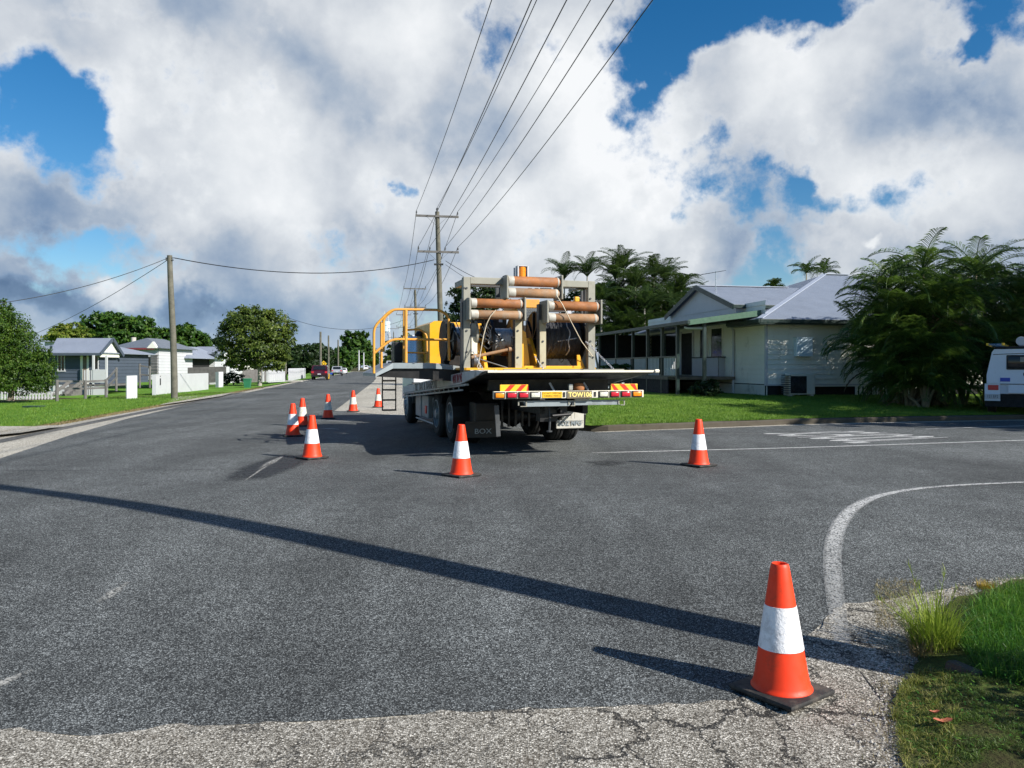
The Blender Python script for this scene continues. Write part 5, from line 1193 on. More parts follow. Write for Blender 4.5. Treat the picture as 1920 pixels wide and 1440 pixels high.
# ------------------------------------------------------------------ street's far end
def car(label, loc, rz, paint, kind='suv', s_=1.0, rear=True, plate=''):
    r = thing('parked_car', label, 'car', loc, rz); r.scale = (s_,) * 3
    W = .92; prof = {'suv': [(-2.3, .35), (-2.32, .75), (-2.25, 1.0), (-2.1, 1.15), (-1.85, 1.68), (.2, 1.72), (1.0, 1.15), (2.1, 1.0), (2.3, .8), (2.3, .35)],
                     'ute': [(-2.5, .45), (-2.5, .95), (-2.45, 1.02), (-1.0, 1.04), (-.95, 1.7), (.5, 1.72), (1.1, 1.2), (2.3, 1.05), (2.45, .8), (2.45, .4)],
                     'van': [(-2.4, .35), (-2.4, 1.1), (-2.3, 1.95), (1.2, 1.95), (2.0, 1.2), (2.4, 1.0), (2.4, .35)]}[kind]
    mb = MB(); n = len(prof); vs_ = []
    for sx in (-1, 1):
        for (y, z) in prof: vs_.append((sx * (W if z < 1.2 else W - .14 * (z - 1.1) / .6), y, z))
    mb.quadmesh(vs_, [tuple(range(n)), tuple(range(n, 2 * n))[::-1]] + [(i, n + i, n + (i + 1) % n, (i + 1) % n) for i in range(n)]); mb.build('body', M[paint], r)
    zt = max(p[1] for p in prof); mb = MB()
    if kind == 'suv': mb.quadmesh([(-.7, -2.13, 1.18), (.7, -2.13, 1.18), (.64, -1.9, 1.6), (-.64, -1.9, 1.6)], [(0, 1, 2, 3)])
    elif kind == 'ute': mb.quadmesh([(-.68, -1.0, 1.15), (.68, -1.0, 1.15), (.66, -.97, 1.6), (-.66, -.97, 1.6)], [(0, 1, 2, 3)])
    else: mb.quadmesh([(-.66, -2.40, 1.25), (.66, -2.40, 1.25), (.64, -2.33, 1.75), (-.64, -2.33, 1.75)], [(0, 1, 2, 3)])
    for sx in (-1, 1): y0, y1 = (-1.7, .5) if kind != 'ute' else (-.85, .5); mb.quadmesh([(sx * .925, y0, 1.15), (sx * .925, y1 + .35, 1.15), (sx * .83, y1 - .2, 1.6), (sx * .83, y0 + .1, 1.6)], [(0, 1, 2, 3)])
    if kind != 'suv': pass
    mb.build('window', M['glass_dark'], r, recalc=False)
    for sx in (-1, 1):
        for y in (-1.45, 1.4):
            mb = MB(); mb.lathe([(0, -.11), (.2, -.11), (.34, -.09), (.34, .09), (.2, .11), (0, .11)], (sx * .82, y, .34), 'x', 20); wv = mb.build('wheel', M['tyre'], r)
        mb = MB(); mb.box(sx * .88, -prof[1][0] * -1 - .012, .8, sx * .62, prof[1][0] + .05, 1.0); mb.build('tail_light', M['red_lens'], r)
    mb = MB(); yb = prof[1][0]; mb.box(-W, yb - .05, .38, W, yb + .06, .58, .02); mb.build('bumper', M['black_metal' if paint != 'car_white' else 'car_white'], r)
    mb = MB(); mb.box(-.19, yb - .06, .62, .19, yb - .045, .74); mb.build('number_plate', M['white'], r)
    return r
HD = math.atan(.178)
b = gp(592, 712.5); car('dark red pickup parked at the left kerb', b + Vector((0, 2.3, 0)), HD, 'car_red', 'suv', 1.0)
b = gp(627, 704.5); car('silver car with blue rear parked ahead of the dark red one', b + Vector((0, 2.3, 0)), HD, 'car_silver', 'suv', .95)
b = gp(640, 701.5); car('small white car parked behind the silver one', b + Vector((0, 2.3, 0)), HD, 'car_white', 'suv', .75)
b = gp(685, 693.5); car('white van parked far along the street', b + Vector((0, 2.3, 0)), HD, 'car_white', 'van', 1.15)
b = gp(696, 693); car('tiny white car at the end of the street', b + Vector((1, 2.3, 0)), HD, 'car_white', 'suv', .9)
b = at(740, 694, 130); car('silver vehicle seen below the handrail beside the platform', (b.x - .2, 130, .0), HD, 'car_silver', 'suv', 1.5)
b = gp(621, 704.8); mb = MB(); mb.box(-.75, -.03, .25, .35, .03, .55); tag(mb.build('barrier_board', M['blue'], loc=b - Vector((0, .6, 0))), 'blue barrier board by the silver car', 'barrier')
b = gp(612, 705.5); root = thing('diamond_sign', 'yellow diamond warning sign beside the red car', 'road sign', b); top = at(607, 682, b.y) - b
mb = MB(); mb.tube([(top.x, 0, 0), (top.x, 0, top.z)], .03, 6); mb.build('post', M['alu'], root); mb = MB(); q = .5
mb.prism([(top.x - q, top.z), (top.x, top.z - q), (top.x + q, top.z), (top.x, top.z + q)], 'y', -.06, -.04); pl = mb.build('sign_face', M['sign_yellow'], root)
mb = MB(); mb.lathe([(.17, -.068), (.25, -.068), (.25, -.062), (.17, -.062)], (top.x, 0, top.z), 'y', 20); mb.build('symbol', M['dark'], pl)
mb = MB(); mb.box(.0, -.1, .15, .5, -.05, .75); tag(mb.build('yellow_board', M['sign_yellow'], loc=at(610, 703, 90) - Vector((0, 0, .6))), 'small yellow board standing between the red and silver cars', 'sign board')
b = gp(655, 696); root = thing('bus_shelter', 'small pale bus shelter on the far left verge', 'shelter', b); mb = MB(); mb.box(-.4, -.8, 2.1, 3.6, 1.2, 2.35); mb.build('roof', M['white'], root)
for q in (.2, 3.0): mb = MB(); mb.box(q, .2, 0, q + .25, .45, 2.1); mb.build('post', M['concrete'], root)
# far mast with a grey drum, and the white tower under it
b = at(724, 690, 260); root = thing('communications_tower', 'pale distant tower with grey drum seen between the handrail bars', 'tower', (b.x, b.y, 0)); mb = MB()
for sx in (-1.1, 1.1):
    for sy in (-1.1, 1.1): mb.tube([(sx * 1.8, sy * 1.8, 0), (sx, sy, 13), (sx * .5, sy * .5, 20.5)], [.22, .16, .08], 6)
for k in range(10):
    z = 1 + k * 1.9; w = 1.98 - .09 * z if z < 13 else 1.0; mb.beam((-w, -w, z), (w, -w, z + 1.7), .1); mb.beam((w, -w, z), (-w, -w, z + 1.7), .1); mb.beam((-w, -w, z), (w, -w, z), .12)
mb.build('lattice', M['white'], root); mb = MB(); mb.lathe([(0, 13.6), (1.4, 13.6), (1.4, 17.0), (0, 17.2)], n=16); mb.build('drum', M['meter'], root, smooth=True)
mb = MB(); mb.box(-2.2, -1, 0, 2.4, 2, 6.2); mb.build('shed', M['white'], root)

# ------------------------------------------------------------------ traffic cones
def make_cone(label, loc, rz, s_=1.0, old=False):
    r = thing('traffic_cone', label, 'traffic cone', loc, rz, 'traffic cones round the truck'); r.scale = (s_,) * 3
    mb = MB(); mb.box(-.2, -.2, 0, .2, .2, .03, .012); mb.build('base', M['rubber'], r, smooth=True)
    rr_ = lambda z: .150 - (.150 - .048) * (z - .04) / .655
    prof = [(.163, .030), (.162, .036), (.155, .042), (.150, .06)] + [(rr_(z), z) for z in (.1, .2, .3, .4, .5, .6, .68)] + [(.046, .695), (.042, .70), (.036, .697), (.034, .66), (.05, .5)]
    mb = MB(); mb.lathe(prof, n=48); mb.build('body', M['orange'], r, smooth=True, angle=50)
    za, zb_ = .245, .475; mb = MB(); mb.lathe([(rr_(za) - .001, za), (rr_(za) + .0025, za + .001)] + [(rr_(z) + .0025, z) for z in (.3, .36, .42)] + [(rr_(zb_) + .0025, zb_ - .001), (rr_(zb_) - .001, zb_)], n=48); mb.build('reflective_band', M['band_old' if old else 'band'], r, smooth=True)
    return r
b = gp(1463, 1298); cn = make_cone('large near traffic cone with creased white band, bottom right of the road', b + Vector((0, -.02, .012)), .62, .97)
cn.rotation_euler = (R(-1.5), R(.8), .62)
for lab, px, py, rz, old in (('traffic cone directly behind the truck, just right of its tail wheels view', 865, 893, .75, False), ('traffic cone standing alone on the right by the white line', 1310, 874, .6, False),
                             ('nearest cone of the left cluster, beside the dark oil patch', 585, 860, .8, False), ('leftmost cone of the left cluster', 549, 818, .4, False),
                             ('cone with cream band half hidden behind the leftmost cone', 567, 799, .2, True), ('cone with cream band in the middle of the lane, fifth from the camera', 615, 785, .3, True),
                             ('cone with worn band on the edge of the pale shoulder', 662, 772, .3, True), ('farthest cone, with speckled band, left of the folding steps', 709, 764, .2, True)):
    b = gp(px, py); make_cone(lab.replace(', just right of its tail wheels view', ' tail').replace('directly behind the truck tail', 'directly behind the truck, in front of its left wheels'), b + Vector((0, 0, .010)), rz, 1.0, old)

# ------------------------------------------------------------------ the truck
T0 = Vector((.95, 12.3, 0)); TH = R(17); tc_, ts_ = math.cos(TH), math.sin(TH)
def tp(px, py, ly):
    k = (px - CX) / F; lx = (k * (T0.y + ly * tc_) - T0.x + ly * ts_) / (tc_ - k * ts_); y = T0.y + lx * ts_ + ly * tc_
    return Vector((lx, ly, CAMZ - (py - HY) / F * y))
def rb(mb, x0, y0, x1, y1, ly, dep, bev=.0, m=None):
    a = tp(x0, y0, ly); b = tp(x1, y1, ly); c = tp(x0, y1, ly); d = tp(x1, y0, ly); mb.box(a.x, ly, (c.z + b.z) / 2, b.x, ly + dep, (a.z + d.z) / 2, bev, m)
truck = thing('tow_truck', 'tilt tray tow truck stopped at the corner, seen from behind', 'truck', T0, TH)
def deckz(ly): return 1.42 - .062 * max(0, ly - .9)
# tray deck
mb = MB(); W_ = 1.45
mb.quadmesh([(-W_, -.12, 1.425), (W_, -.12, 1.425), (W_, .9, 1.44), (-W_, .9, 1.44), (W_, 8.0, deckz(8.0)), (-W_, 8.0, deckz(8.0)),
             (-W_, -.12, 1.40), (W_, -.12, 1.40), (W_, .9, 1.30), (-W_, .9, 1.30), (W_, 8.0, deckz(8.0) - .12), (-W_, 8.0, deckz(8.0) - .12)],
            [(0, 1, 2, 3), (3, 2, 4, 5), (7, 6, 9, 8), (8, 9, 11, 10), (0, 6, 7, 1), (0, 3, 9, 6), (3, 5, 11, 9), (1, 7, 8, 2), (2, 8, 10, 4), (5, 4, 10, 11)]); mb.build('tray_deck', M['black_metal'], truck)
mb = MB(); mb.beam((-W_ + .02, -.14, 1.43), (W_ + .02, -.14, 1.43), .035, .035); mb.tube([(W_ - .02, -.16, 1.43), (W_ + .05, -.16, 1.43)], .03, 8); mb.build('tail_edge', M['cream_bar'], truck)
mb = MB(); mb.beam((-1.1, .12, 1.455), (1.0, .12, 1.455), .03, .02); mb.tube([(-1.25, .1, 1.46), (-1.25, .1, 1.38)], .012, 6); mb.beam((.2, .0, 1.452), (.75, 0, 1.452), .12, .012); mb.build('deck_strip', M['steel'], truck)
# side rails with lettering (tapered tail plate)
for sx in (-1, 1):
    x = sx * W_; mb = MB()
    q = [(0.0, 1.43), (.35, 1.36), (1.55, 1.20), (8.0, .86 - .02), (8.0, 1.0), (1.6, 1.395), (.5, 1.45)]
    mb.prism(q, 'x', x - .02, x + .02); mb.build('side_rail', M['rail_grey'], truck)
    mb = MB(); th = math.atan2(-(.36), 6.45)
    mb.beam((x, 1.1, 1.20), (x, 8.0, .815), .05, .035)
    for k in range(15): y = 1.75 + k * .43; mb.beam((x, y, 1.185 - .0558 * (y - 1.55)), (x, y, 1.165 - .0558 * (y - 1.55) - .09), .02, .03); 
    mb.beam((x, 1.5, 1.095), (x, 8.0, .74), .045, .03); mb.build('rope_rail', M['grey_metal'], truck)
ang = math.atan2(-.36, 6.0)
tx = text_mesh('phone_number', '0418 704 945', M['letter_red'], .215, truck, (-W_ - .023, 1.78, 1.285), (R(90), 0, R(-90)), sx=.62, bold=.006)
mb = MB(); 
tx.rotation_euler = Matrix.Rotation(R(-90), 3, 'Z').to_euler(); M3 = Matrix(((0, 0, -1), (-1, 0, 0), (0, 1, 0)))
tx.rotation_euler = (Matrix.Rotation(-.055, 3, 'X') @ M3).to_euler()
tx = text_mesh('side_lettering', 'TILT TRAY & TRANSPORT', M['letter_dark'], .22, truck, (-W_ - .023, 4.9, 1.085), (0, 0, 0), sx=1.05, bold=.004); tx.rotation_euler = (Matrix.Rotation(-.055, 3, 'X') @ M3).to_euler()
# chassis and running gear
mb = MB()
for sx in (-1, 1): mb.box(sx * .38 - .05, .3, .72, sx * .38 + .05, 9.8, .98, .01); mb.box(sx * .52 - .04, .2, 1.0, sx * .52 + .04, 8.0, 1.12)
for y in (1.2, 2.6, 3.9, 5.4, 7.0): mb.box(-.4, y, .76, .4, y + .1, .92)
mb.box(-1.1, 1.0, 1.1, 1.1, 1.1, 1.28); mb.box(-1.1, 4.0, 1.0, 1.1, 4.1, 1.18); mb.box(-.42, .3, .6, -.12, .5, .95); mb.build('chassis', M['black_metal'], truck)
def wheel(lx, ly, dual, root, r=.5):
    out = -1 if lx < 0 else 1; w_ = mbt = MB(); hw = .14
    prof = [(.29, -hw), (.42, -hw - .01), (.48, -hw + .03), (.5, -hw + .06), (.5, -.05), (.485, -.045), (.485, -.03), (.5, -.025), (.5, .025), (.485, .03), (.485, .045), (.5, .05), (.5, hw - .06), (.48, hw - .03), (.42, hw + .01), (.29, hw)]
    wh = thing('wheel', None, None, (lx, ly, r)); wh.parent = truck
    for i, off in enumerate((0, -.31) if dual else (0,)):
        mb = MB(); mb.lathe(prof + [prof[0]], (out * off, 0, 0), 'x', 40); mb.build('tyre', M['tyre'], wh, smooth=True, angle=35)
    mb = MB(); o_ = out * hw
    if dual: p2 = [(.29, .0), (.285, -.02), (.27, -.03), (.25, -.12), (.13, -.13), (.12, -.02), (.09, .03), (0, .035)]
    else: p2 = [(.29, .0), (.285, -.02), (.27, -.02), (.25, .01), (.13, .04), (.12, .07), (0, .075)]
    mb.lathe([(a, (b_ * out)) for a, b_ in p2], (o_, 0, 0), 'x', 32); mb.lathe([(.295, out * .0), (.30, out * .012), (.285, out * .016), (.275, 0)], (o_, 0, 0), 'x', 32)
    for k in range(10): a = k * .628; mb.lathe([(0, out * (.04)), (.016, out * .035), (.016, out * -.12 if dual else 0)], (o_ + (out * -.1 if dual else out * .01), math.cos(a) * .19, math.sin(a) * .19), 'x', 6)
    mb.build('rim', M['grey_metal'], wh, smooth=True, angle=30)
WH = []
for ly in (3.2, 4.55): 
    for lx in (-1.15, 1.15): wheel(lx, ly, True, truck)
for ly in (8.75,):
    for lx in (-1.12, 1.12): wheel(lx, ly, False, truck)
mb = MB()
for ly in (3.2, 4.55): mb.tube([(-1.0, ly, .5), (-.25, ly, .5), (0, ly, .5), (.25, ly, .5), (1, ly, .5)], [.08, .09, .22, .09, .08], 12)
mb.tube([(-1, 8.75, .5), (1, 8.75, .5)], .07, 8); mb.tube([(0, 4.5, .55), (0, 8, .7)], .06, 8)
for sx in (-1, 1):
    for k in range(5): mb.box(sx * .5 - .04, 2.75 + k * .12, .62 + k * .02, sx * .5 + .04, 5.0 - k * .12, .64 + k * .02)
mb.build('axles', M['black_metal'], truck, smooth=True)
# mudguards
for lx in (-1.16, 1.16):
    mb = MB(); pts = []
    for ly, r0 in ((3.2, .57),):
        for k in range(9): a = R(200 - k * 22); pts.append((ly + r0 * math.cos(a), .52 + r0 * math.sin(a)))
    for a_, b_ in zip(pts, pts[1:]): mb.quadmesh([(lx - .2, a_[0], a_[1]), (lx + .2, a_[0], a_[1]), (lx + .2, b_[0], b_[1]), (lx - .2, b_[0], b_[1])], [(0, 1, 2, 3)])
    mb.build('mudguard', M['black_metal'], truck, recalc=False)
# cab
mb = MB(); q = [(8.35, .95), (8.35, 2.25), (8.6, 2.35), (9.9, 2.35), (10.2, 1.6), (10.3, .6), (9.6, .6), (9.4, 1.0), (8.7, 1.05)]
mb.prism(q, 'x', -1.14, 1.14); cab = mb.build('cab', M['car_white'], truck)
mb = MB(); mb.box(-1.0, 8.33, 1.55, -.2, 8.345, 2.15); mb.box(.2, 8.33, 1.55, 1.0, 8.345, 2.15); mb.box(-1.155, 8.7, 1.5, -1.142, 9.6, 2.15); mb.box(1.142, 8.7, 1.5, 1.155, 9.6, 2.15); mb.build('window', M['glass_dark'], cab)
mb = MB(); mb.box(-1.3, 9.9, 1.45, -1.16, 10.0, 1.95, .03); mb.tube([(-1.2, 10, 1.95), (-1.1, 9.9, 2.1)], .015, 6); mb.build('mirror', M['black_metal'], cab)
mb = MB(); mb.box(-1.2, 8.2, .55, -1.0, 8.3, 1.1); mb.box(1.0, 8.2, .55, 1.2, 8.3, 1.1); mb.box(-1.24, 8.1, .88, -1.16, 8.12, .94); split(mb, 'front_guard', M['steel_dark'], truck)
mb = MB(); mb.box(-1.235, 7.86, .80, -1.16, 7.9, .86); mb.build('marker_lamp', M['clear_lens'], truck)
# side boxes between axles: tool box, tank
mb = MB(); mb.box(-1.25, 5.75, .32, -.75, 6.55, .84, .02); mb.box(-1.27, 6.6, .30, -.75, 7.3, .86, .02); tbx = mb.build('side_locker', M['grey_metal'], truck)
mb = MB(); mb.box(-1.27, 5.9, .42, -1.252, 6.05, .6); mb.build('red_label', M['hazard_red'], tbx)
mb = MB(); mb.tube([(-1.2, 5.3, .22), (-1.2, 7.6, .22)], .02, 6); mb.tube([(-1.2, 5.35, .22), (-1.2, 5.35, .8)], .02, 6); mb.build('side_guard', M['grey_metal'], truck)
mb = MB(); mb.box(.75, 5.6, .32, 1.25, 7.3, .84, .03); mb.build('fuel_tank', M['alu'], truck)
mb = MB(); mb.box(-1.1, 1.95, .42, -.65, 2.4, .85, .02)
for k in range(5): mb.box(-.62 + k * .13, 1.9, .40, -.58 + k * .13, 1.94, .88)
mb.build('rear_locker', M['black_metal'], truck)
# mud flaps
mb = MB(); mb.box(-1.3, 1.85, .22, -.7, 1.88, .50); mb.beam((-1.3, 1.84, .50), (-.7, 1.84, .50), .03); f1 = mb.build('mudflap', M['black_metal'], truck)
a, b = tp(868, 798, 1.83), tp(920, 798, 1.83)
text_mesh('flap_lettering', 'BOX', M['grey_metal'], .13, f1, (-.98, 1.842, .33), (R(90), 0, 0), sx=1.2)
a = tp(1043, 805, 2.35); b = tp(1095, 767, 2.35); mb = MB(); mb.box(a.x, 2.35, .30, b.x, 2.38, .47, .06); mb.box(a.x + .12, 2.35, .38, b.x, 2.38, b.z, .012)
for k in range(4): mb.box(a.x + .16 + k * .075, 2.345, .50, a.x + .17 + k * .075, 2.352, b.z - .01)
f2 = mb.build('mudflap', M['flap_white'], truck); f2['label'] = 'white mudflap with grey lettering on the right'
text_mesh('flap_lettering', 'SOZ MFG', M['grey_metal'], .125, f2, ((a.x + b.x) / 2, 2.335, .40), (R(90), 0, 0), sx=.9, bold=.003)
# rear light bar
a0 = tp(925, 733, 0); b0 = tp(1206, 749, 0)
LB0, LB1 = a0.x, b0.x; ZB0, ZB1 = .995, 1.115
mb = MB(); mb.box(LB0, -.02, ZB0, LB1, .04, ZB1, .008); bar = mb.build('light_bar', M['cream_bar'], truck)
def lens(x0p, x1p, m, nm):
    a, b = tp(x0p, 740, -.03).x, tp(x1p, 740, -.03).x; mb = MB(); mb.box(a - .012, -.034, ZB0 + .004, b + .012, -.015, ZB1 - .008, .018); g = mb.build(nm, M['rubber'], bar, smooth=True)
    mb = MB(); mb.box(a + .008, -.050, ZB0 + .022, b - .008, -.03, ZB1 - .026, .016); mb.build('lens', M[m], g, smooth=True)
for x0, x1, m in ((928, 946, 'amber'), (950.5, 969, 'red_lens'), (973, 991, 'red_lens'), (995, 1013, 'clear_lens'), (1123.5, 1140, 'clear_lens'), (1144.5, 1161, 'red_lens'), (1165, 1182, 'red_lens'), (1186, 1203, 'amber')): lens(x0, x1, m, 'tail_lamp')
a, b = tp(1017, 740, -.03).x, tp(1054, 740, -.03).x; mb = MB(); mb.box(a, -.030, ZB0 + .012, b, -.021, ZB1 - .010); ys = mb.build('yellow_sign', M['sign_yellow'], bar)
text_mesh('sign_lettering', 'DO NOT OVERTAKE', M['letter_brown'], .042, ys, ((a + b) / 2, -.032, ZB0 + .083), (R(90), 0, 0), sx=.82, ext=.001); text_mesh('sign_lettering', 'TURNING VEHICLE', M['letter_brown'], .042, ys, ((a + b) / 2, -.032, ZB0 + .04), (R(90), 0, 0), sx=.82, ext=.001)
a, b = tp(1063, 740, -.03).x, tp(1110, 740, -.03).x; mb = MB(); mb.box(a, -.034, ZB0 - .006, b, -.021, ZB1 - .004, .004); npl = mb.build('number_plate', M['plate_tan'], bar)
text_mesh('plate_lettering', 'TOW106', M['plate_letter'], .105, npl, ((a + b) / 2 + .01, -.036, (ZB0 + ZB1) / 2 - .006), (R(90), 0, 0), sx=.98, ext=.001, bold=.003)
for q in (1058, 1116): a = tp(q, 740, -.03).x; mb = MB(); mb.box(a - .02, -.03, ZB0 + .02, a + .02, -.02, ZB1 - .02, .005); mb.build('bracket', M['rubber'], bar)
# chevron boards
def chevron(x0p, x1p, y0p, flip):
    a, b = tp(x0p, y0p, -.01).x, tp(x1p, y0p, -.01).x; z0, z1 = ZB1 - .01, ZB1 + .105; mb = MB(); mb.box(a, -.0, z0, b, .02, z1, .006); g = mb.build('hazard_board', M['sign_yellow'], truck); h = z1 - z0
    for c in (.13, .53, .93):
        x = a + (b - a) * c; w = (b - a) * .18; s_ = h * .9 * (1 if not flip else -1)
        q = [(x, z0 + .003), (x + w, z0 + .003), (x + w + s_, z1 - .003), (x + s_, z1 - .003)]; q = [(min(max(u, a + .003), b - .003), z) for u, z in q]
        mb = MB(); mb.prism(q, 'y', -.004, -.001); mb.build('red_stripe', M['hazard_red'], g)
chevron(938, 991, 722, False); chevron(1146, 1196, 724, True)
# underride bar
a, b = tp(975, 760, .1).x, tp(1167, 760, .1).x; mid = tp(1072, 760, .1).x; mb = MB(); z0, z1 = .865, .955
mb.prism([(a + .1, z0), (mid - .06, z0), (mid - .0, z1), (a + .05, z1)], 'y', .06, .14); mb.prism([(mid, z0 + .01), (b - .06, z0 + .01), (b - .1, z1), (mid, z1)], 'y', .06, .14); mb.build('underride_bar', M['grey_metal'], truck)
mb = MB()
for x0, x1 in ((a - .04, a + .09), (mid - .07, mid + .03), (b - .09, b + .01)):
    mb.beam((x0, .05, z1 - .005), (x1, .05, z1 - .005), .02, .012); mb.beam((x0 + .03, .05, z0 + .005), (x1, .05, z0 + .005), .02, .012); mb.beam((x0, .05, z0 + .02), (x0, .05, z1), .02, .012); mb.beam((x1, .05, z0), (x1, .05, z1), .02, .012)
mb.box(mid + .02, .0, z1 + .005, mid + .28, .06, z1 + .03); mb.build('socket', M['steel'], truck)
mb = MB(); mb.prism([(mid - .25, .80), (mid + .02, z0 + .01), (mid - .02, z1 - .02), (mid - .12, z0 + .02)], 'y', .15, .25); mb.box(mid - .16, .2, .72, mid - .04, .5, .86); mb.tube([(mid - .3, .2, .70), (mid + .02, .2, .72)], .025, 8); mb.build('tow_hitch', M['black_metal'], truck)
mb = MB(); xx = tp(1030, 780, .3).x; mb.tube([(xx, .3, .86), (xx + .01, .3, .62), (xx, .3, .45)], .018, 6); mb.lathe([(0, 0), (.05, .01), (.05, .03), (0, .04)], (xx, .3, .42), n=10)
xx = tp(931, 780, .3).x; mb.beam((xx, .3, .88), (xx + .03, .3, .38), .07, .03); split(mb, 'hanging_bracket', M['steel_dark'], truck)
mb = MB()
for q in (1036, 1100): c = tp(q, 726, .25); mb.beam((c.x - .05, .25, 1.24), (c.x + .02, .2, 1.09), .06, .02)
split(mb, 'stay_bar', M['white'], truck)
c = tp(1085, 727, .2); mb = MB(); mb.lathe([(0, 0), (.09, 0), (.1, .05), (.07, .11), (0, .12)], (c.x, .2, 1.12), n=20); mb.build('amber_dome', M['rust'], truck, smooth=True)
mb = MB(); c = tp(1068, 726, .15); mb.box(c.x - .03, .1, 1.12, c.x + .04, .16, 1.22, .008); mb.build('work_lamp', M['alu'], truck)

# ------------------------------------------------------------------ the cable machine on the tray
mach = thing('cable_winch_unit', 'cable drum winch unit with rusty rollers and yellow rails carried on the tray', 'winch unit', T0, TH)
ZD = 1.455; LY = 1.6
mb = MB(); pr = dict(bev=.008)
rb(mb, 869, 519, 882, 700, LY, .14, .008); rb(mb, 1103, 527, 1116, 700, LY, .14, .008)
c0_, c1_ = tp(882, 519, LY), tp(1103, 531, LY); tz_ = tp(876, 519, LY).z
mb.box(c0_.x, LY, tz_ - .12, c1_.x, LY + .14, tz_, .008)
mb2 = MB(); rb(mb2, 884, 531, 944, 538, LY + .35, .08); rb(mb2, 1050, 534, 1102, 541, LY + .35, .08); rb(mb2, 1097, 534, 1103, 640, LY + .3, .1); rb(mb2, 870, 520, 874, 690, LY + .9, .1)
mb.box(tp(876, 519, LY).x, LY + .14, tz_ - .1, tp(876, 519, LY).x + .1, LY + 1.0, tz_); mb.box(c1_.x, LY + .14, tz_ - .1, c1_.x + .1, LY + 1.0, tz_)
mb.build('roller_frame', M['steel'], mach); split(mb2, 'rear_frame', M['steel_dark'], mach)
mb = MB(); rb(mb, 966, 592, 979, 692, LY, .1, .006); rb(mb, 1012, 600, 1024, 692, LY, .1, .006); split(mb, 'centre_post', M['post_tan'], mach)
mb = MB(); rb(mb, 1010, 570, 1014, 692, LY + .02, .12); rb(mb, 965, 592, 967, 692, LY + .02, .12); rb(mb, 866, 560, 871, 700, LY + .02, .14); rb(mb, 960, 652, 967, 692, LY + .1, .05); split(mb, 'post_web', M['steel_dark'], mach)
mb = MB(); c = tp(1092, 692, LY); d = tp(1106, 640, LY); mb.prism([(c.x - .02, ZD), (d.x + .08, ZD), (d.x + .08, d.z)], 'y', LY + .16, LY + .2); rb(mb, 959, 650, 979, 690, LY + .15, .2); split(mb, 'gusset', M['steel'], mach)
# roller pairs
def roller(px0, px1, py0, py1, ly, flip=False, pale=False, endw=.16):
    a = tp(px0, (py0 + py1) / 2, ly); b = tp(px1, (py0 + py1) / 2, ly); r = (tp(px0, py0, ly).z - tp(px0, py1, ly).z) / 2; zc = (a.z + b.z) / 2
    mb = MB(); L = b.x - a.x
    mb.lathe([(0, 0), (r * .8, 0), (r, .015), (r, L - .03), (r * .8, L), (0, L)], (a.x, ly, zc), 'x', 28); o = mb.build('roller', M['rust_pale' if pale else 'rust'], mach, smooth=True, angle=50)
    mb = MB(); mb.lathe([(r + .002, 0.01), (r + .004, .02), (r + .004, endw), (r + .001, endw + .012)], (a.x, ly, zc), 'x', 28); mb.build('roller_end', M['roller_end'], o, smooth=True); mb = MB(); mb.lathe([(r + .001, L - endw * .6), (r + .004, L - endw * .5), (r + .004, L - .04), (r * .83, L - .004), (0, L + .003)], (a.x, ly, zc), 'x', 28); mb.build('roller_end', M['roller_end'], o, smooth=True)
    return zc, r
def end_plate(px, py0, py1, ly, w=.34):
    a = tp(px, py0, ly); b = tp(px, py1, ly); mb = MB(); mb.box(a.x - .018, ly - .1, b.z, a.x + .018, ly + w, a.z, .01); mb.build('roller_bracket', M['steel'], mach)
RL = LY - .16
for (x0, x1, ya, yb, yc, yd) in ((881, 980, 560.5, 578, 582, 599), (951, 1049, 519, 538, 541, 559), (1026, 1122, 565, 583, 588, 605)):
    roller(x0, x1, ya, yb, RL, endw=.10); roller(x0, x1 - 2, yc, yd, RL, pale=True, endw=.13)
    end_plate(x0 - 2, ya - 2, yd + 1, RL); end_plate(x1 + 2, ya - 2, yd + 3, RL)
mb = MB()
for q in (878, 948, 1023): a = tp(q, 560 if q == 878 else (518 if q == 948 else 565), RL + .3); mb.box(a.x - .06, RL + .1, a.z - .33, a.x - .02, RL + .3, a.z)
split(mb, 'bearing_plate', M['steel_dark'], mach)
# stands (yellow A frames) and base frame
def stand(cx, ly, w, z1, m='yellow', wt=.1):
    mb = MB(); mb.prism([(-w / 2, ZD), (w / 2, ZD), (wt, z1), (-wt, z1)], 'x', cx - .03, cx + .03)
    o = mb.build('drum_stand', M[m], mach); o.location = (0, ly, 0); return o
def drum(x0, x1, ly, zc, rf, rc, coilm, flm='black_metal', face='fl'):
    mb = MB()
    for x in (x0, x1): mb.lathe([(0, -.015), (rf * .95, -.015), (rf, -.03), (rf, .03), (rf * .95, .015), (0, .015)], (x, ly, zc), 'x', 48)
    for k in range(8):
        a = k * math.pi / 4
        for x in (x0 - .025, x1 + .025): mb.beam((x, ly, zc), (x, ly + math.cos(a) * rf * .95, zc + math.sin(a) * rf * .95), .02, .05, up=(1, 0, 0))
    d = mb.build('cable_drum', M[flm], mach, smooth=True, angle=35)
    mb = MB(); n = max(6, int((x1 - x0) / .03)); prof = []
    for k in range(n * 4 + 1): t = k / (n * 4); prof.append((rc + .011 * abs(math.sin(math.pi * n * t)), (x1 - x0 - .06) * t + .03))
    mb.lathe(prof, (x0, ly, zc), 'x', 48); mb.build('cable_coil', M[coilm], d, smooth=True, angle=60)
    return d
ly = 2.35
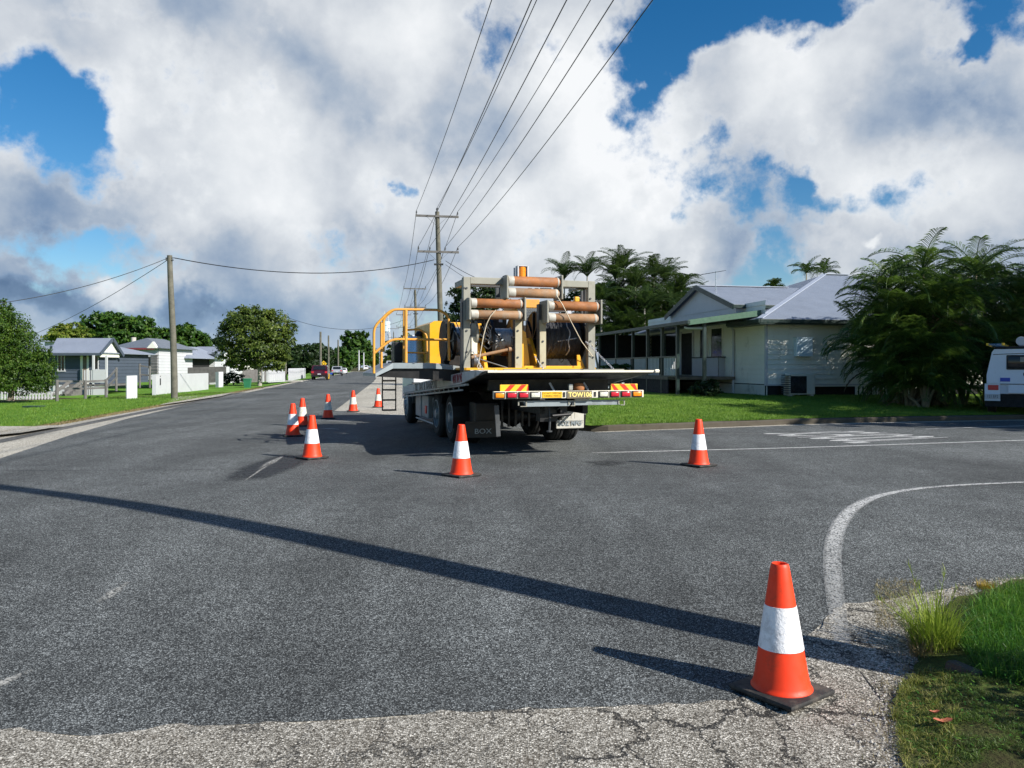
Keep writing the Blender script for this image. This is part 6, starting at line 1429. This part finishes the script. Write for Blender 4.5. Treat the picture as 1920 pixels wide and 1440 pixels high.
# big right drum
a, b = tp(1003, 640, ly), tp(1080, 640, ly); zt, zb_ = tp(1040, 585, ly).z, ZD + .05; zc = (zt + zb_) / 2 + .0; rf = (zt - zb_) / 2
dr = drum(a.x, b.x, ly, zc, rf, rf * .70, 'cable')
rw = random.Random(5); mb = MB()
for k in range(16):
    cx0 = rw.uniform(a.x + .12, b.x - .15); pts = []; R0 = rf * .72 + rw.uniform(.0, .05); sl = rw.uniform(-.25, .25); a0 = rw.uniform(1.6, 2.6); a1 = a0 + rw.uniform(1.2, 3.0)
    for j in range(18): t = j / 17; an = a0 + (a1 - a0) * t; rr_ = R0 + .04 * math.sin(t * 3.14) * rw.uniform(.8, 1.4); pts.append((cx0 + sl * (t - .5), ly + math.cos(an) * rr_, zc + math.sin(an) * rr_))
    mb.tube(pts, .006, 5)
mb.build('loose_strands', M['steel_rope' if False else 'cable'], dr, smooth=True)
mb = MB(); pts = []
for j in range(24): an = 1.2 + j * .12; pts.append((a.x + .52 + .02 * math.sin(j), ly - .05 + math.cos(an) * rf * .82, zc + math.sin(an) * rf * .8))
mb.tube(pts, .011, 6); p_ = tp(1046, 640, ly - rf * .75); q_ = tp(1082, 634, ly - rf * .75); mb.tube([p_, tp(1065, 637, ly - rf * .8), q_], .014, 6); mb.build('steel_tail', M['steel_rope'], dr, smooth=True)
stand(a.x - .12, ly, 1.25, zc + .02); stand(b.x + .12, ly, 1.25, zc + .02)
mb = MB(); c = tp(982, 692, LY + .02); d = tp(1001, 620, LY + .02); e_ = tp(1002, 692, LY + .02)
mb.prism([(c.x, ZD + .01), (e_.x, ZD + .01), (tp(985, 640, LY).x + .09, tp(985, 622, LY).z), (c.x, tp(985, 614, LY).z)], 'y', LY + .25, LY + .29)
c = tp(1080, 692, LY + .2); mb.prism([(c.x, ZD + .01), (c.x + .16, ZD + .01), (c.x + .04, ZD + .27), (c.x - .01, ZD + .27)], 'y', LY + .12, LY + .16); split(mb, 'yellow_gusset', M['yellow'], mach)
mb = MB(); rb(mb, 979, 686, 1013, 692, LY + .1, .08, .005); rb(mb, 1024, 686, 1090, 692, LY + .1, .08, .005); mb.box(tp(870, 690, LY).x, LY - .05, ZD - .01, tp(1090, 690, LY).x, LY + 4.2, ZD + .03); mb.build('base_frame', M['yellow'], mach)
# left drum with grey rope
a, b = tp(914, 640, ly), tp(962, 640, ly); zt = tp(930, 594, ly).z; zc2 = (zt + ZD + .05) / 2; rf2 = (zt - ZD - .05) / 2
d2 = drum(a.x, b.x, ly, zc2, rf2, rf2 * .52, 'steel_rope')
mb = MB(); p_ = tp(948, 640, ly - .35); q_ = tp(965, 660, ly - .35); mb.lathe([(0, 0), (.20, 0), (.22, .03), (.22, .16), (.16, .2), (0, .2)], (p_.x, ly - .02, p_.z - .05), 'x', 24); mb.build('brake_hub', M['rust'], d2, smooth=True, angle=40)
mb = MB(); rw = random.Random(9)
for k in range(9):
    p0 = tp(906 + rw.uniform(-4, 12), 612 + rw.uniform(-6, 6), ly - .45); pts = [p0]
    for j in range(5): pts.append(pts[-1] + Vector((rw.uniform(-.03, .06), rw.uniform(-.02, .02), -rw.uniform(.03, .08))))
    mb.tube(pts, .005, 4)
mb.build('loose_strands', M['steel_rope'], d2)
# small far left drum and discs
a, b = tp(846, 640, ly + .5), tp(880, 640, ly + .5); d3 = drum(a.x, b.x, ly + .5, tp(860, 640, ly + .5).z, .36, .27, 'steel_rope')
for q, m_, r_, l_ in ((890, 'steel', .24, 1.95), (924, 'steel', .0, 0)):
    if r_: c = tp(q, 626, l_); mb = MB(); mb.lathe([(0, -.02), (r_, -.02), (r_, .02), (0, .02)], (c.x, l_, c.z), 'x', 32); mb.build('pulley_disc', M[m_], mach, smooth=True, angle=35)
stand(tp(903, 660, ly).x - .05, ly - .1, .9, zc2 + .05)
mb = MB(); c = tp(900, 692, LY + .2); mb.prism([(c.x - .05, ZD + .01), (c.x + .13, ZD + .01), (c.x - .0, tp(895, 606, LY).z), (c.x - .08, tp(895, 606, LY).z)], 'y', LY + .45, LY + .49); mb.build('yellow_strut', M['yellow'], mach)
mb = MB(); rb(mb, 884, 631, 895, 664, LY + .18, .12, .006); mb.build('white_bracket', M['cream_bar'], mach)
mb = MB(); p0, p1 = tp(884, 670, LY + .1), tp(955, 655, LY + .1); mb.tube([p0, p1], .03, 10); mb.lathe([(0, -.02), (.05, -.02), (.05, .03), (0, .03)], p1, 'x', 12); mb.tube([p1, p1 + Vector((.12, 0, .0))], .035, 8); mb.build('hydraulic_ram', M['rust_pale'], mach, smooth=True)
mb = MB(); mb.lathe([(0, -.05), (.1, -.05), (.1, .05), (0, .05)], tp(892, 678, LY + .15), 'x', 20); mb.tube([tp(895, 672, LY + .1), tp(920, 680, LY + .1), tp(952, 690, LY + .1)], .012, 6); mb.build('hydraulic_motor', M['steel_dark'], mach, smooth=True)
# engine housing and upper box
mb = MB(); e0 = tp(801, 610, 4.6); e1 = tp(826, 678, 4.6); e2 = tp(897, 606, 4.6); zt = e0.z + .02
mb.prism([(e0.x, ZD - .02), (e1.x - .06, ZD - .02), (e1.x - .06, zt - .5), (e1.x + .05, zt - .42), (e1.x + .1, zt + .06), (e0.x + .1, zt + .06), (e0.x, zt)], 'y', 4.3, 6.2); mb.box(e1.x + .05, 4.32, zt - .42, e2.x, 6.15, zt + .04, .02); mb.build('engine_cover', M['yellow'], mach)
mb = MB(); mb.box(e1.x + .12, 4.26, zt - .1, e2.x, 4.30, zt - .02); mb.build('cover_lip', M['yellow_rail'], mach)
c = tp(836, 640, 3.6); mb = MB(); mb.lathe([(.0, -.06), (.42, -.06), (.45, 0), (.42, .06), (0, .06)], (c.x, 3.6, c.z + .0), 'x', 32)
mb.box(c.x - .05, 3.5, ZD, c.x + .05, 3.7, c.z); mb.build('hose_reel', M['rubber'], mach, smooth=True, angle=35)
mb = MB(); rb(mb, 975, 561, 1012, 577, 3.4, 1.2, .01); mb.box(tp(975, 561, 3.4).x, 3.4, ZD, tp(975, 561, 3.4).x + .08, 3.5, tp(975, 577, 3.4).z); mb.build('upper_box', M['yellow_rail'], mach)
mb = MB(); rb(mb, 986, 579, 1012, 612, 3.3, .02); mb.build('mesh_guard', M['steel_dark'], mach)
mb = MB(); 
for q in range(12): p = tp(987 + q * 2.1, 578, 3.27); mb.beam((p.x, 3.27, tp(987, 612, 3.27).z), (p.x, 3.27, p.z), .006)
for q in range(12): p = tp(986, 579 + q * 2.8, 3.26); mb.beam((p.x, 3.26, p.z), (tp(1012, 580, 3.26).x, 3.26, p.z), .006)
mb.build('mesh_wire', M['alu'], mach)
mb = MB(); rb(mb, 915, 590, 950, 640, 4.2, .3); rb(mb, 840, 655, 1000, 692, 4.25, .05); rb(mb, 953, 530, 1090, 536, 3.8, .1); rb(mb, 975, 610, 990, 680, 3.6, .4); rb(mb, 1030, 605, 1100, 690, 4.0, .3); mb.build('control_cabinet', M['black_metal'], mach)
mb = MB()
for q in ((936, 580, 941, 592), (936, 596, 942, 604), (934, 622, 944, 632), (958, 583, 969, 600), (990, 540, 997, 545), (1003, 540, 1010, 546), (1013, 540, 1034, 547), (984, 612, 990, 640), (1078, 588, 1083, 614), (1064, 582, 1071, 588)): rb(mb, *q, 3.9, .02)
split(mb, 'white_label', M['white'], mach)
mb = MB(); rb(mb, 1078, 556, 1087, 566, RL + .25, .1, .02); mb.build('yellow_cap', M['yellow'], mach)
# beacon
mb = MB(); c = tp(981, 519, 2.0); w = .095; mb.box(c.x - w - .03, 1.95, tz_ + .01, c.x + w + .03, 2.2, tz_ + .04); mb.build('beacon_base', M['steel'], mach)
mb = MB(); zz0, zz1 = tz_ + .04, tp(981, 499, 2.0).z; mb.lathe([(0, zz0), (w * .72, zz0), (w * .72, zz1 - .02), (w * .5, zz1), (0, zz1)], (c.x, 2.07, 0), n=20); bc = mb.build('beacon', M['amber'], mach, smooth=True, angle=40)
mb = MB()
for sx in (-1, 1): mb.box(c.x + sx * w - .012, 2.0, zz0, c.x + sx * w + .012, 2.14, zz1 + .01)
mb.box(c.x - w - .05, 2.12, zz0, c.x - w - .025, 2.14, zz1 - .02); mb.box(c.x - w, 2.0, zz1, c.x + w, 2.14, zz1 + .012); mb.build('beacon_guard', M['white'], bc)
# ropes
mb = MB(); mb.tube([tp(930, 581, RL - .12), tp(920, 592, RL - .11), tp(913, 606, RL - .1), tp(907, 628, RL - .1), tp(902, 655, RL - .1), tp(898, 678, RL - .1), tp(895, 687, RL - .1), tp(897, 692, RL - .1), tp(900, 690, RL - .1), tp(899, 680, RL - .1)], .008, 6); mb.build('rope', M['rope'], mach, smooth=True)
mb = MB(); mb.tube([tp(1043, 553, RL - .13), tp(1055, 572, RL - .15), tp(1068, 598, RL - .14), tp(1090, 640, RL), tp(1111, 668, LY - .02)], .009, 6); mb.tube([tp(1097, 612, LY + .1), tp(1112, 650, LY - .01)], .007, 6); mb.build('strap', M['rope'], mach, smooth=True)
# hoses, chains, levers and bolts
rh = random.Random(12)
for k in range(9):
    x0 = rh.uniform(845, 960); x1 = x0 + rh.uniform(15, 60); y0 = rh.uniform(600, 640); l_ = rh.uniform(1.85, 2.1); pts = []
    p0, p1 = tp(x0, y0, l_), tp(x1, y0 + rh.uniform(10, 45), l_ + rh.uniform(-.1, .5)); sg = rh.uniform(.06, .2)
    for j in range(13): t = j / 12; q = p0.lerp(p1, t); q.z = max(ZD + .03, q.z - sg * 4 * t * (1 - t)); q.x += .03 * math.sin(6 * t + k); pts.append(q)
    mb = MB(); mb.tube(pts, rh.uniform(.009, .016), 6); mb.build('hose', M['rubber' if k % 3 else 'grey_metal'], mach, smooth=True)
for (xa, ya, xb, yb) in ((1098, 640, 1150, 692), (884, 655, 905, 692), (1003, 668, 1020, 694)):
    p0, p1 = tp(xa, ya, LY - .02), tp(xb, yb, LY - .6); n = int((p1 - p0).length / .05); mb = MB()
    for j in range(n):
        c = p0.lerp(p1, (j + .5) / n); d = (p1 - p0).normalized(); u = d.cross(Vector((0, 1, 0) if j % 2 else (1, 0, 0))).normalized(); ring = [c + d * .028 * math.cos(a) + u * .014 * math.sin(a) for a in [i * math.pi / 4 for i in range(9)]]; mb.tube(ring, .005, 5, cap=False)
    mb.build('chain', M['steel_rope'], mach, smooth=True)
for q in ((870, 540), (875, 540), (1107, 560), (1112, 600), (1107, 640), (1112, 670), (875, 620), (875, 660), (971, 620), (971, 670), (1018, 640), (1018, 680)):
    c = tp(q[0], q[1], LY); mb = MB(); mb.lathe([(0, -.018), (.018, -.018), (.02, -.004), (.02, 0)], (c.x, LY, c.z), 'y', 6); mb.build('bolt', M['steel_dark'], mach)
for k in range(4):
    c = tp(958 + k * 2.2, 648, LY + .05); mb = MB(); mb.tube([c, c + Vector((.01, -.03, .14))], .007, 6); mb.lathe([(0, 0), (.018, .01), (.018, .03), (0, .04)], c + Vector((.01, -.03, .13)), n=10); mb.build('lever', M['black_metal'], mach, smooth=True)
for (x0, y0, x1, y1, l_) in ((1030, 578, 1060, 585, 1.75), (1090, 545, 1094, 640, 2.6), (930, 534, 950, 560, 2.3), (884, 600, 905, 606, 1.9)):
    mb = MB(); rb(mb, x0, y0, x1, y1, l_, .06, .005); mb.build('cross_member', M['steel_dark'], mach)
# side platform
PY = 2.25
A_ = tp(703, 700, PY); B_ = tp(737, 680.5, PY); C_ = tp(812, 681, PY); D_ = tp(862, 688, PY)
zt = B_.z; zl = A_.z
mb = MB(); mb.prism([(B_.x, zt - .1), (C_.x, zt - .1), (C_.x, zt), (B_.x, zt)], 'y', PY, PY + .03); mb.prism([(C_.x - .02, zt - .1), (D_.x, zt - .13), (D_.x, zt - .06), (C_.x + .14, zt - .01), (C_.x - .02, zt - .0)], 'y', PY + .01, PY + .05)
mb.build('platform_edge', M['grey_metal'], mach)
mb = MB(); F0, F1 = PY + .0, PY + 1.9
mb.quadmesh([(A_.x, F0 - .1, zl - .06), (B_.x, F0, zt - .1), (B_.x, F0, zt), (A_.x, F0 - .1, zl + .0), (A_.x - .02, F1, zl - .06), (B_.x, F1, zt - .1), (B_.x, F1, zt), (A_.x - .02, F1, zl)],
            [(0, 1, 2, 3), (5, 4, 7, 6), (3, 2, 6, 7), (0, 4, 5, 1), (0, 3, 7, 4)]); mb.build('platform_wing', M['grey_metal'], mach)
mb = MB(); mb.box(B_.x, PY + .03, zt - .12, D_.x + .2, F1, zt - .03); mb.prism([(A_.x + .05, zl - .06), (B_.x, zt - .11), (D_.x + .1, zt - .12), (D_.x + .1, 1.22), (B_.x + .2, 1.30)], 'y', PY + .06, F1); mb.build('platform_floor', M['black_metal'], mach)
def rail(pts, r=.024, m='yellow_rail', nm='hand_rail'):
    # round the corners a little
    P = [Vector(p) for p in pts]; Q = [P[0]]
    for a, b, c in zip(P, P[1:], P[2:]):
        u = min(.12, (b - a).length * .4, (c - b).length * .4); p0 = b + (a - b).normalized() * u; p1 = b + (c - b).normalized() * u
        for t in (0, .25, .5, .75, 1): Q.append(p0.lerp(b, t).lerp(b.lerp(p1, t), t))
    Q.append(P[-1]); mb = MB(); mb.tube(Q, r, 10); return mb.build(nm, M[m], mach, smooth=True)
RN, RF = PY + .06, PY + .5
rail([tp(701, 700, RN), tp(701, 613, RN), tp(734, 580, RN), tp(824, 581, RN), tp(841, 592, RN), tp(842, 676, RN)])
rail([tp(702, 662, RN), tp(734, 636, RN), tp(841, 637, RN)])
rail([tp(715, 690, RN + .25), tp(715, 604, RN + .25)]); rail([tp(761, 680, RN), tp(761, 581, RN)], .03)
rail([tp(757, 682, RN + .9), tp(757, 583, RN + .9)], .02); rail([tp(719, 660, RN + .9), tp(719, 596, RN + .9), tp(738, 581, RN + .9)], .026)
rail([tp(761, 619, RN + .3), tp(788, 617, RN + .3), tp(800, 628, RN + .3), tp(801, 676, RN + .3)], .02); rail([tp(763, 661, RN + .3), tp(801, 662, RN + .3)], .016)
# ladder under the platform
mb = MB(); l0 = 4.0
for q in (717, 742): mb.tube([tp(q, 706, l0), tp(q, 770, l0)], .014, 6)
mb.build('step_side', M['black_metal'], mach); 
for q in (714, 731, 750, 769): mb = MB(); a = tp(717, q, l0); b = tp(742, q, l0); mb.box(a.x, l0 - .06, a.z - .015, b.x, l0 + .06, a.z + .015); mb.build('step_tread', M['black_metal'], mach)
# polished exhaust cowl and dark block by the cab
c = tp(781, 680, 5.2); mb = MB(); h = tp(781, 631, 5.2).z - c.z
mb.lathe([(0, 0), (.27, 0), (.2, h * .7), (.16, h), (0, h)], (c.x - .04, 5.22, c.z), n=24); cw = mb.build('chrome_cowl', M['alu'], mach, smooth=True, angle=40)
mb = MB(); mb.lathe([(0, 0), (.09, 0), (.10, .05), (.05, .12), (0, .13)], (c.x + .06, 5.2, c.z + h), n=16); mb.build('cowl_cap', M['black_metal'], cw, smooth=True)
mb = MB(); rb(mb, 739, 641, 757, 680, 6.2, .5, .03); mb.build('fuel_drum', M['black_metal'], mach)
# ------------------------------------------------------------------ utility vehicle on the right
ub_ = Vector((14.5, 21.45, ZR(14.5, 22.2) - .04)); ute = thing('utility_vehicle', 'white utility vehicle with canopy and roof ladder at the right edge', 'utility vehicle', ub_, R(-35))
mb = MB(); W = .93
zt = at(1900, 655, 22).z - ub_.z; zb_ = at(1900, 719, 22).z - ub_.z
sect = [(-W * 1.0, zb_), (-W * 1.0, zb_ + .25), (-W * .86, zt - .08), (-W * .80, zt), (W * .80, zt), (W * .86, zt - .08), (W, zb_ + .25), (W, zb_)]
mb.prism(sect, 'y', 0, 2.2); can = mb.build('canopy', M['ute_white'], ute)
mb = MB(); mb.prism([(-W * .83, zt - .16), (W * .83, zt - .10), (W * .83, zt - .085), (-W * .83, zt - .145)], 'y', -.012, .0); mb.build('canopy_seam', M['dark'], can)
x0, x1 = -.45, .45; z0, z1 = zb_ + .40, zt - .17; mb = MB(); mb.box(x0, -.03, z0, x1, .02, z1, .06); g = mb.build('rear_window', M['rubber'], can, smooth=True); mb = MB(); mb.box(x0 + .04, -.045, z0 + .04, x1 - .04, -.02, z1 - .04, .05); mb.build('glass', M['glass_dark'], g, smooth=True)
mb = MB(); mb.box(-.12, -.05, z0 + .22, .3, -.046, z0 + .36); mb.build('reflection_sheet', M['bark_pale'], g)
mb = MB(); mb.box(-.60, -.012, zb_ + .06, -.36, 0, zb_ + .17); lb = mb.build('blue_sticker', M['blue'], can)
mb = MB(); mb.lathe([(0, -.012), (.09, -.012), (.09, -.002), (0, -.002)], (.04, 0, zb_ + .27), 'y', 24); bd = mb.build('round_badge', M['dark'], can); mb = MB(); mb.prism([(-.05 + .04, zb_ + .27), (.05 + .04, zb_ + .27), (.03 + .04, zb_ + .225), (-.03 + .04, zb_ + .225)], 'y', -.016, -.013); mb.build('badge_face', M['white'], bd)
zc0 = at(1900, 735, 22).z - ub_.z
mb = MB(); mb.box(-.98, .02, zc0 - .25, -.60, .2, zb_ - .005); mb.box(-.40, -.02, zc0 - .02, .95, .1, zb_ - .03); mb.box(-.95, .1, zc0 - .05, .95, 4.6, zb_ - .02); mb.box(-.92, 2.25, zb_, .92, 3.6, zt - .15, .1); mb.build('body', M['ute_white'], ute)
mb = MB(); mb.lathe([(0, -.035), (.085, -.035), (.085, -.022), (0, -.022)], (.1, 0, (zc0 + zb_) / 2), 'y', 24); mb.build('tailgate_badge', M['dark'], ute)
mb = MB(); mb.box(-.90, -.0, zc0 + .06, -.64, .03, zb_ - .04, .01); mb.build('tail_light', M['red_lens'], ute)
mb = MB(); mb.box(-.97, -.01, zc0 - .20, -.60, .02, zc0 - .05, .005); pl = mb.build('number_plate', M['white'], ute); text_mesh('plate_lettering', '121 EF2', M['letter_dark'], .115, pl, (-.785, -.013, zc0 - .125), (R(90), 0, 0), sx=.75, ext=.001)
mb = MB(); mb.box(-.98, .1, .25, .98, 4.4, zc0 - .04); mb.build('underbody', M['dark'], ute)
for sx in (-1, 1):
    for y in (.9, 3.7): mb = MB(); mb.lathe([(0, -.12), (.22, -.12), (.38, -.1), (.38, .1), (.22, .12), (0, .12)], (sx * .84, y, .38), 'x', 28); mb.build('wheel', M['tyre'], ute, smooth=True, angle=35)
mb = MB()
for y in (.3, 1.8): mb.beam((-.8, y, zt + .07), (.85, y, zt + .07), .05, .03); mb.box(-.72, y - .03, zt, -.66, y + .03, zt + .06); mb.box(.66, y - .03, zt, .72, y + .03, zt + .06)
mb.build('roof_rack', M['black_metal'], ute)
def on_ute(o): o.location = ub_; o.rotation_euler = (0, 0, R(-35)); return o
root = thing('ladder', 'yellow extension ladder tied on the utility vehicle roof', 'ladder', ub_, R(-35))
for q in (-.92, -.55): mb = MB(); mb.box(q, -.35, zt + .10, q + .05, 3.4, zt + .17); mb.build('stile', M['sign_yellow'], root)
for k in range(11): mb = MB(); mb.tube([(-.9, -.2 + k * .32, zt + .135), (-.52, -.2 + k * .32, zt + .135)], .018, 6); mb.build('rung', M['alu'], root)
mb = MB(); mb.lathe([(0, 0), (.12, 0), (.125, .02), (.125, 2.6), (0, 2.6)], (-.1, -.1, zt + .22), 'y', 28); tag(on_ute(mb.build('conduit_tube', M['white'], smooth=True, angle=40)), 'white storage tube on the utility vehicle roof right of the ladder', 'tube')
# shrub added beside the near pole to shade the corner grass (just outside the frame)
broad_tree('shrub', 'unseen leafy shrub added beside the near pole to shade the corner grass', (3.72, 2.98, -.24), [(0, 0, .72, .42, .36, .45), (.3, -.25, .55, .4, .4, .4), (-.1, -.35, .6, .4, .35, .4)], 3600, .03, 'leafy', h=.35, r=.03, seed=90, cat='shrub', limbs=5, spread=.3)
broad_tree('shade_tree', 'big spreading tree out of frame that shades the utility vehicle and the kerb', (27, 15.5, .2), [(0, 0, 7, 5, 5, 4), (-4, 2, 6, 4, 4, 3), (3, -3, 7.5, 4, 4, 3), (-2, 5, 7.5, 4, 4, 3.5), (-3, -1, 8.5, 3.5, 3.5, 3)], 9000, .3, 'leafy', h=4, r=.4, seed=91, limbs=5)
print('objects', len(bpy.data.objects), 'verts', sum(len(m.vertices) for m in bpy.data.meshes))
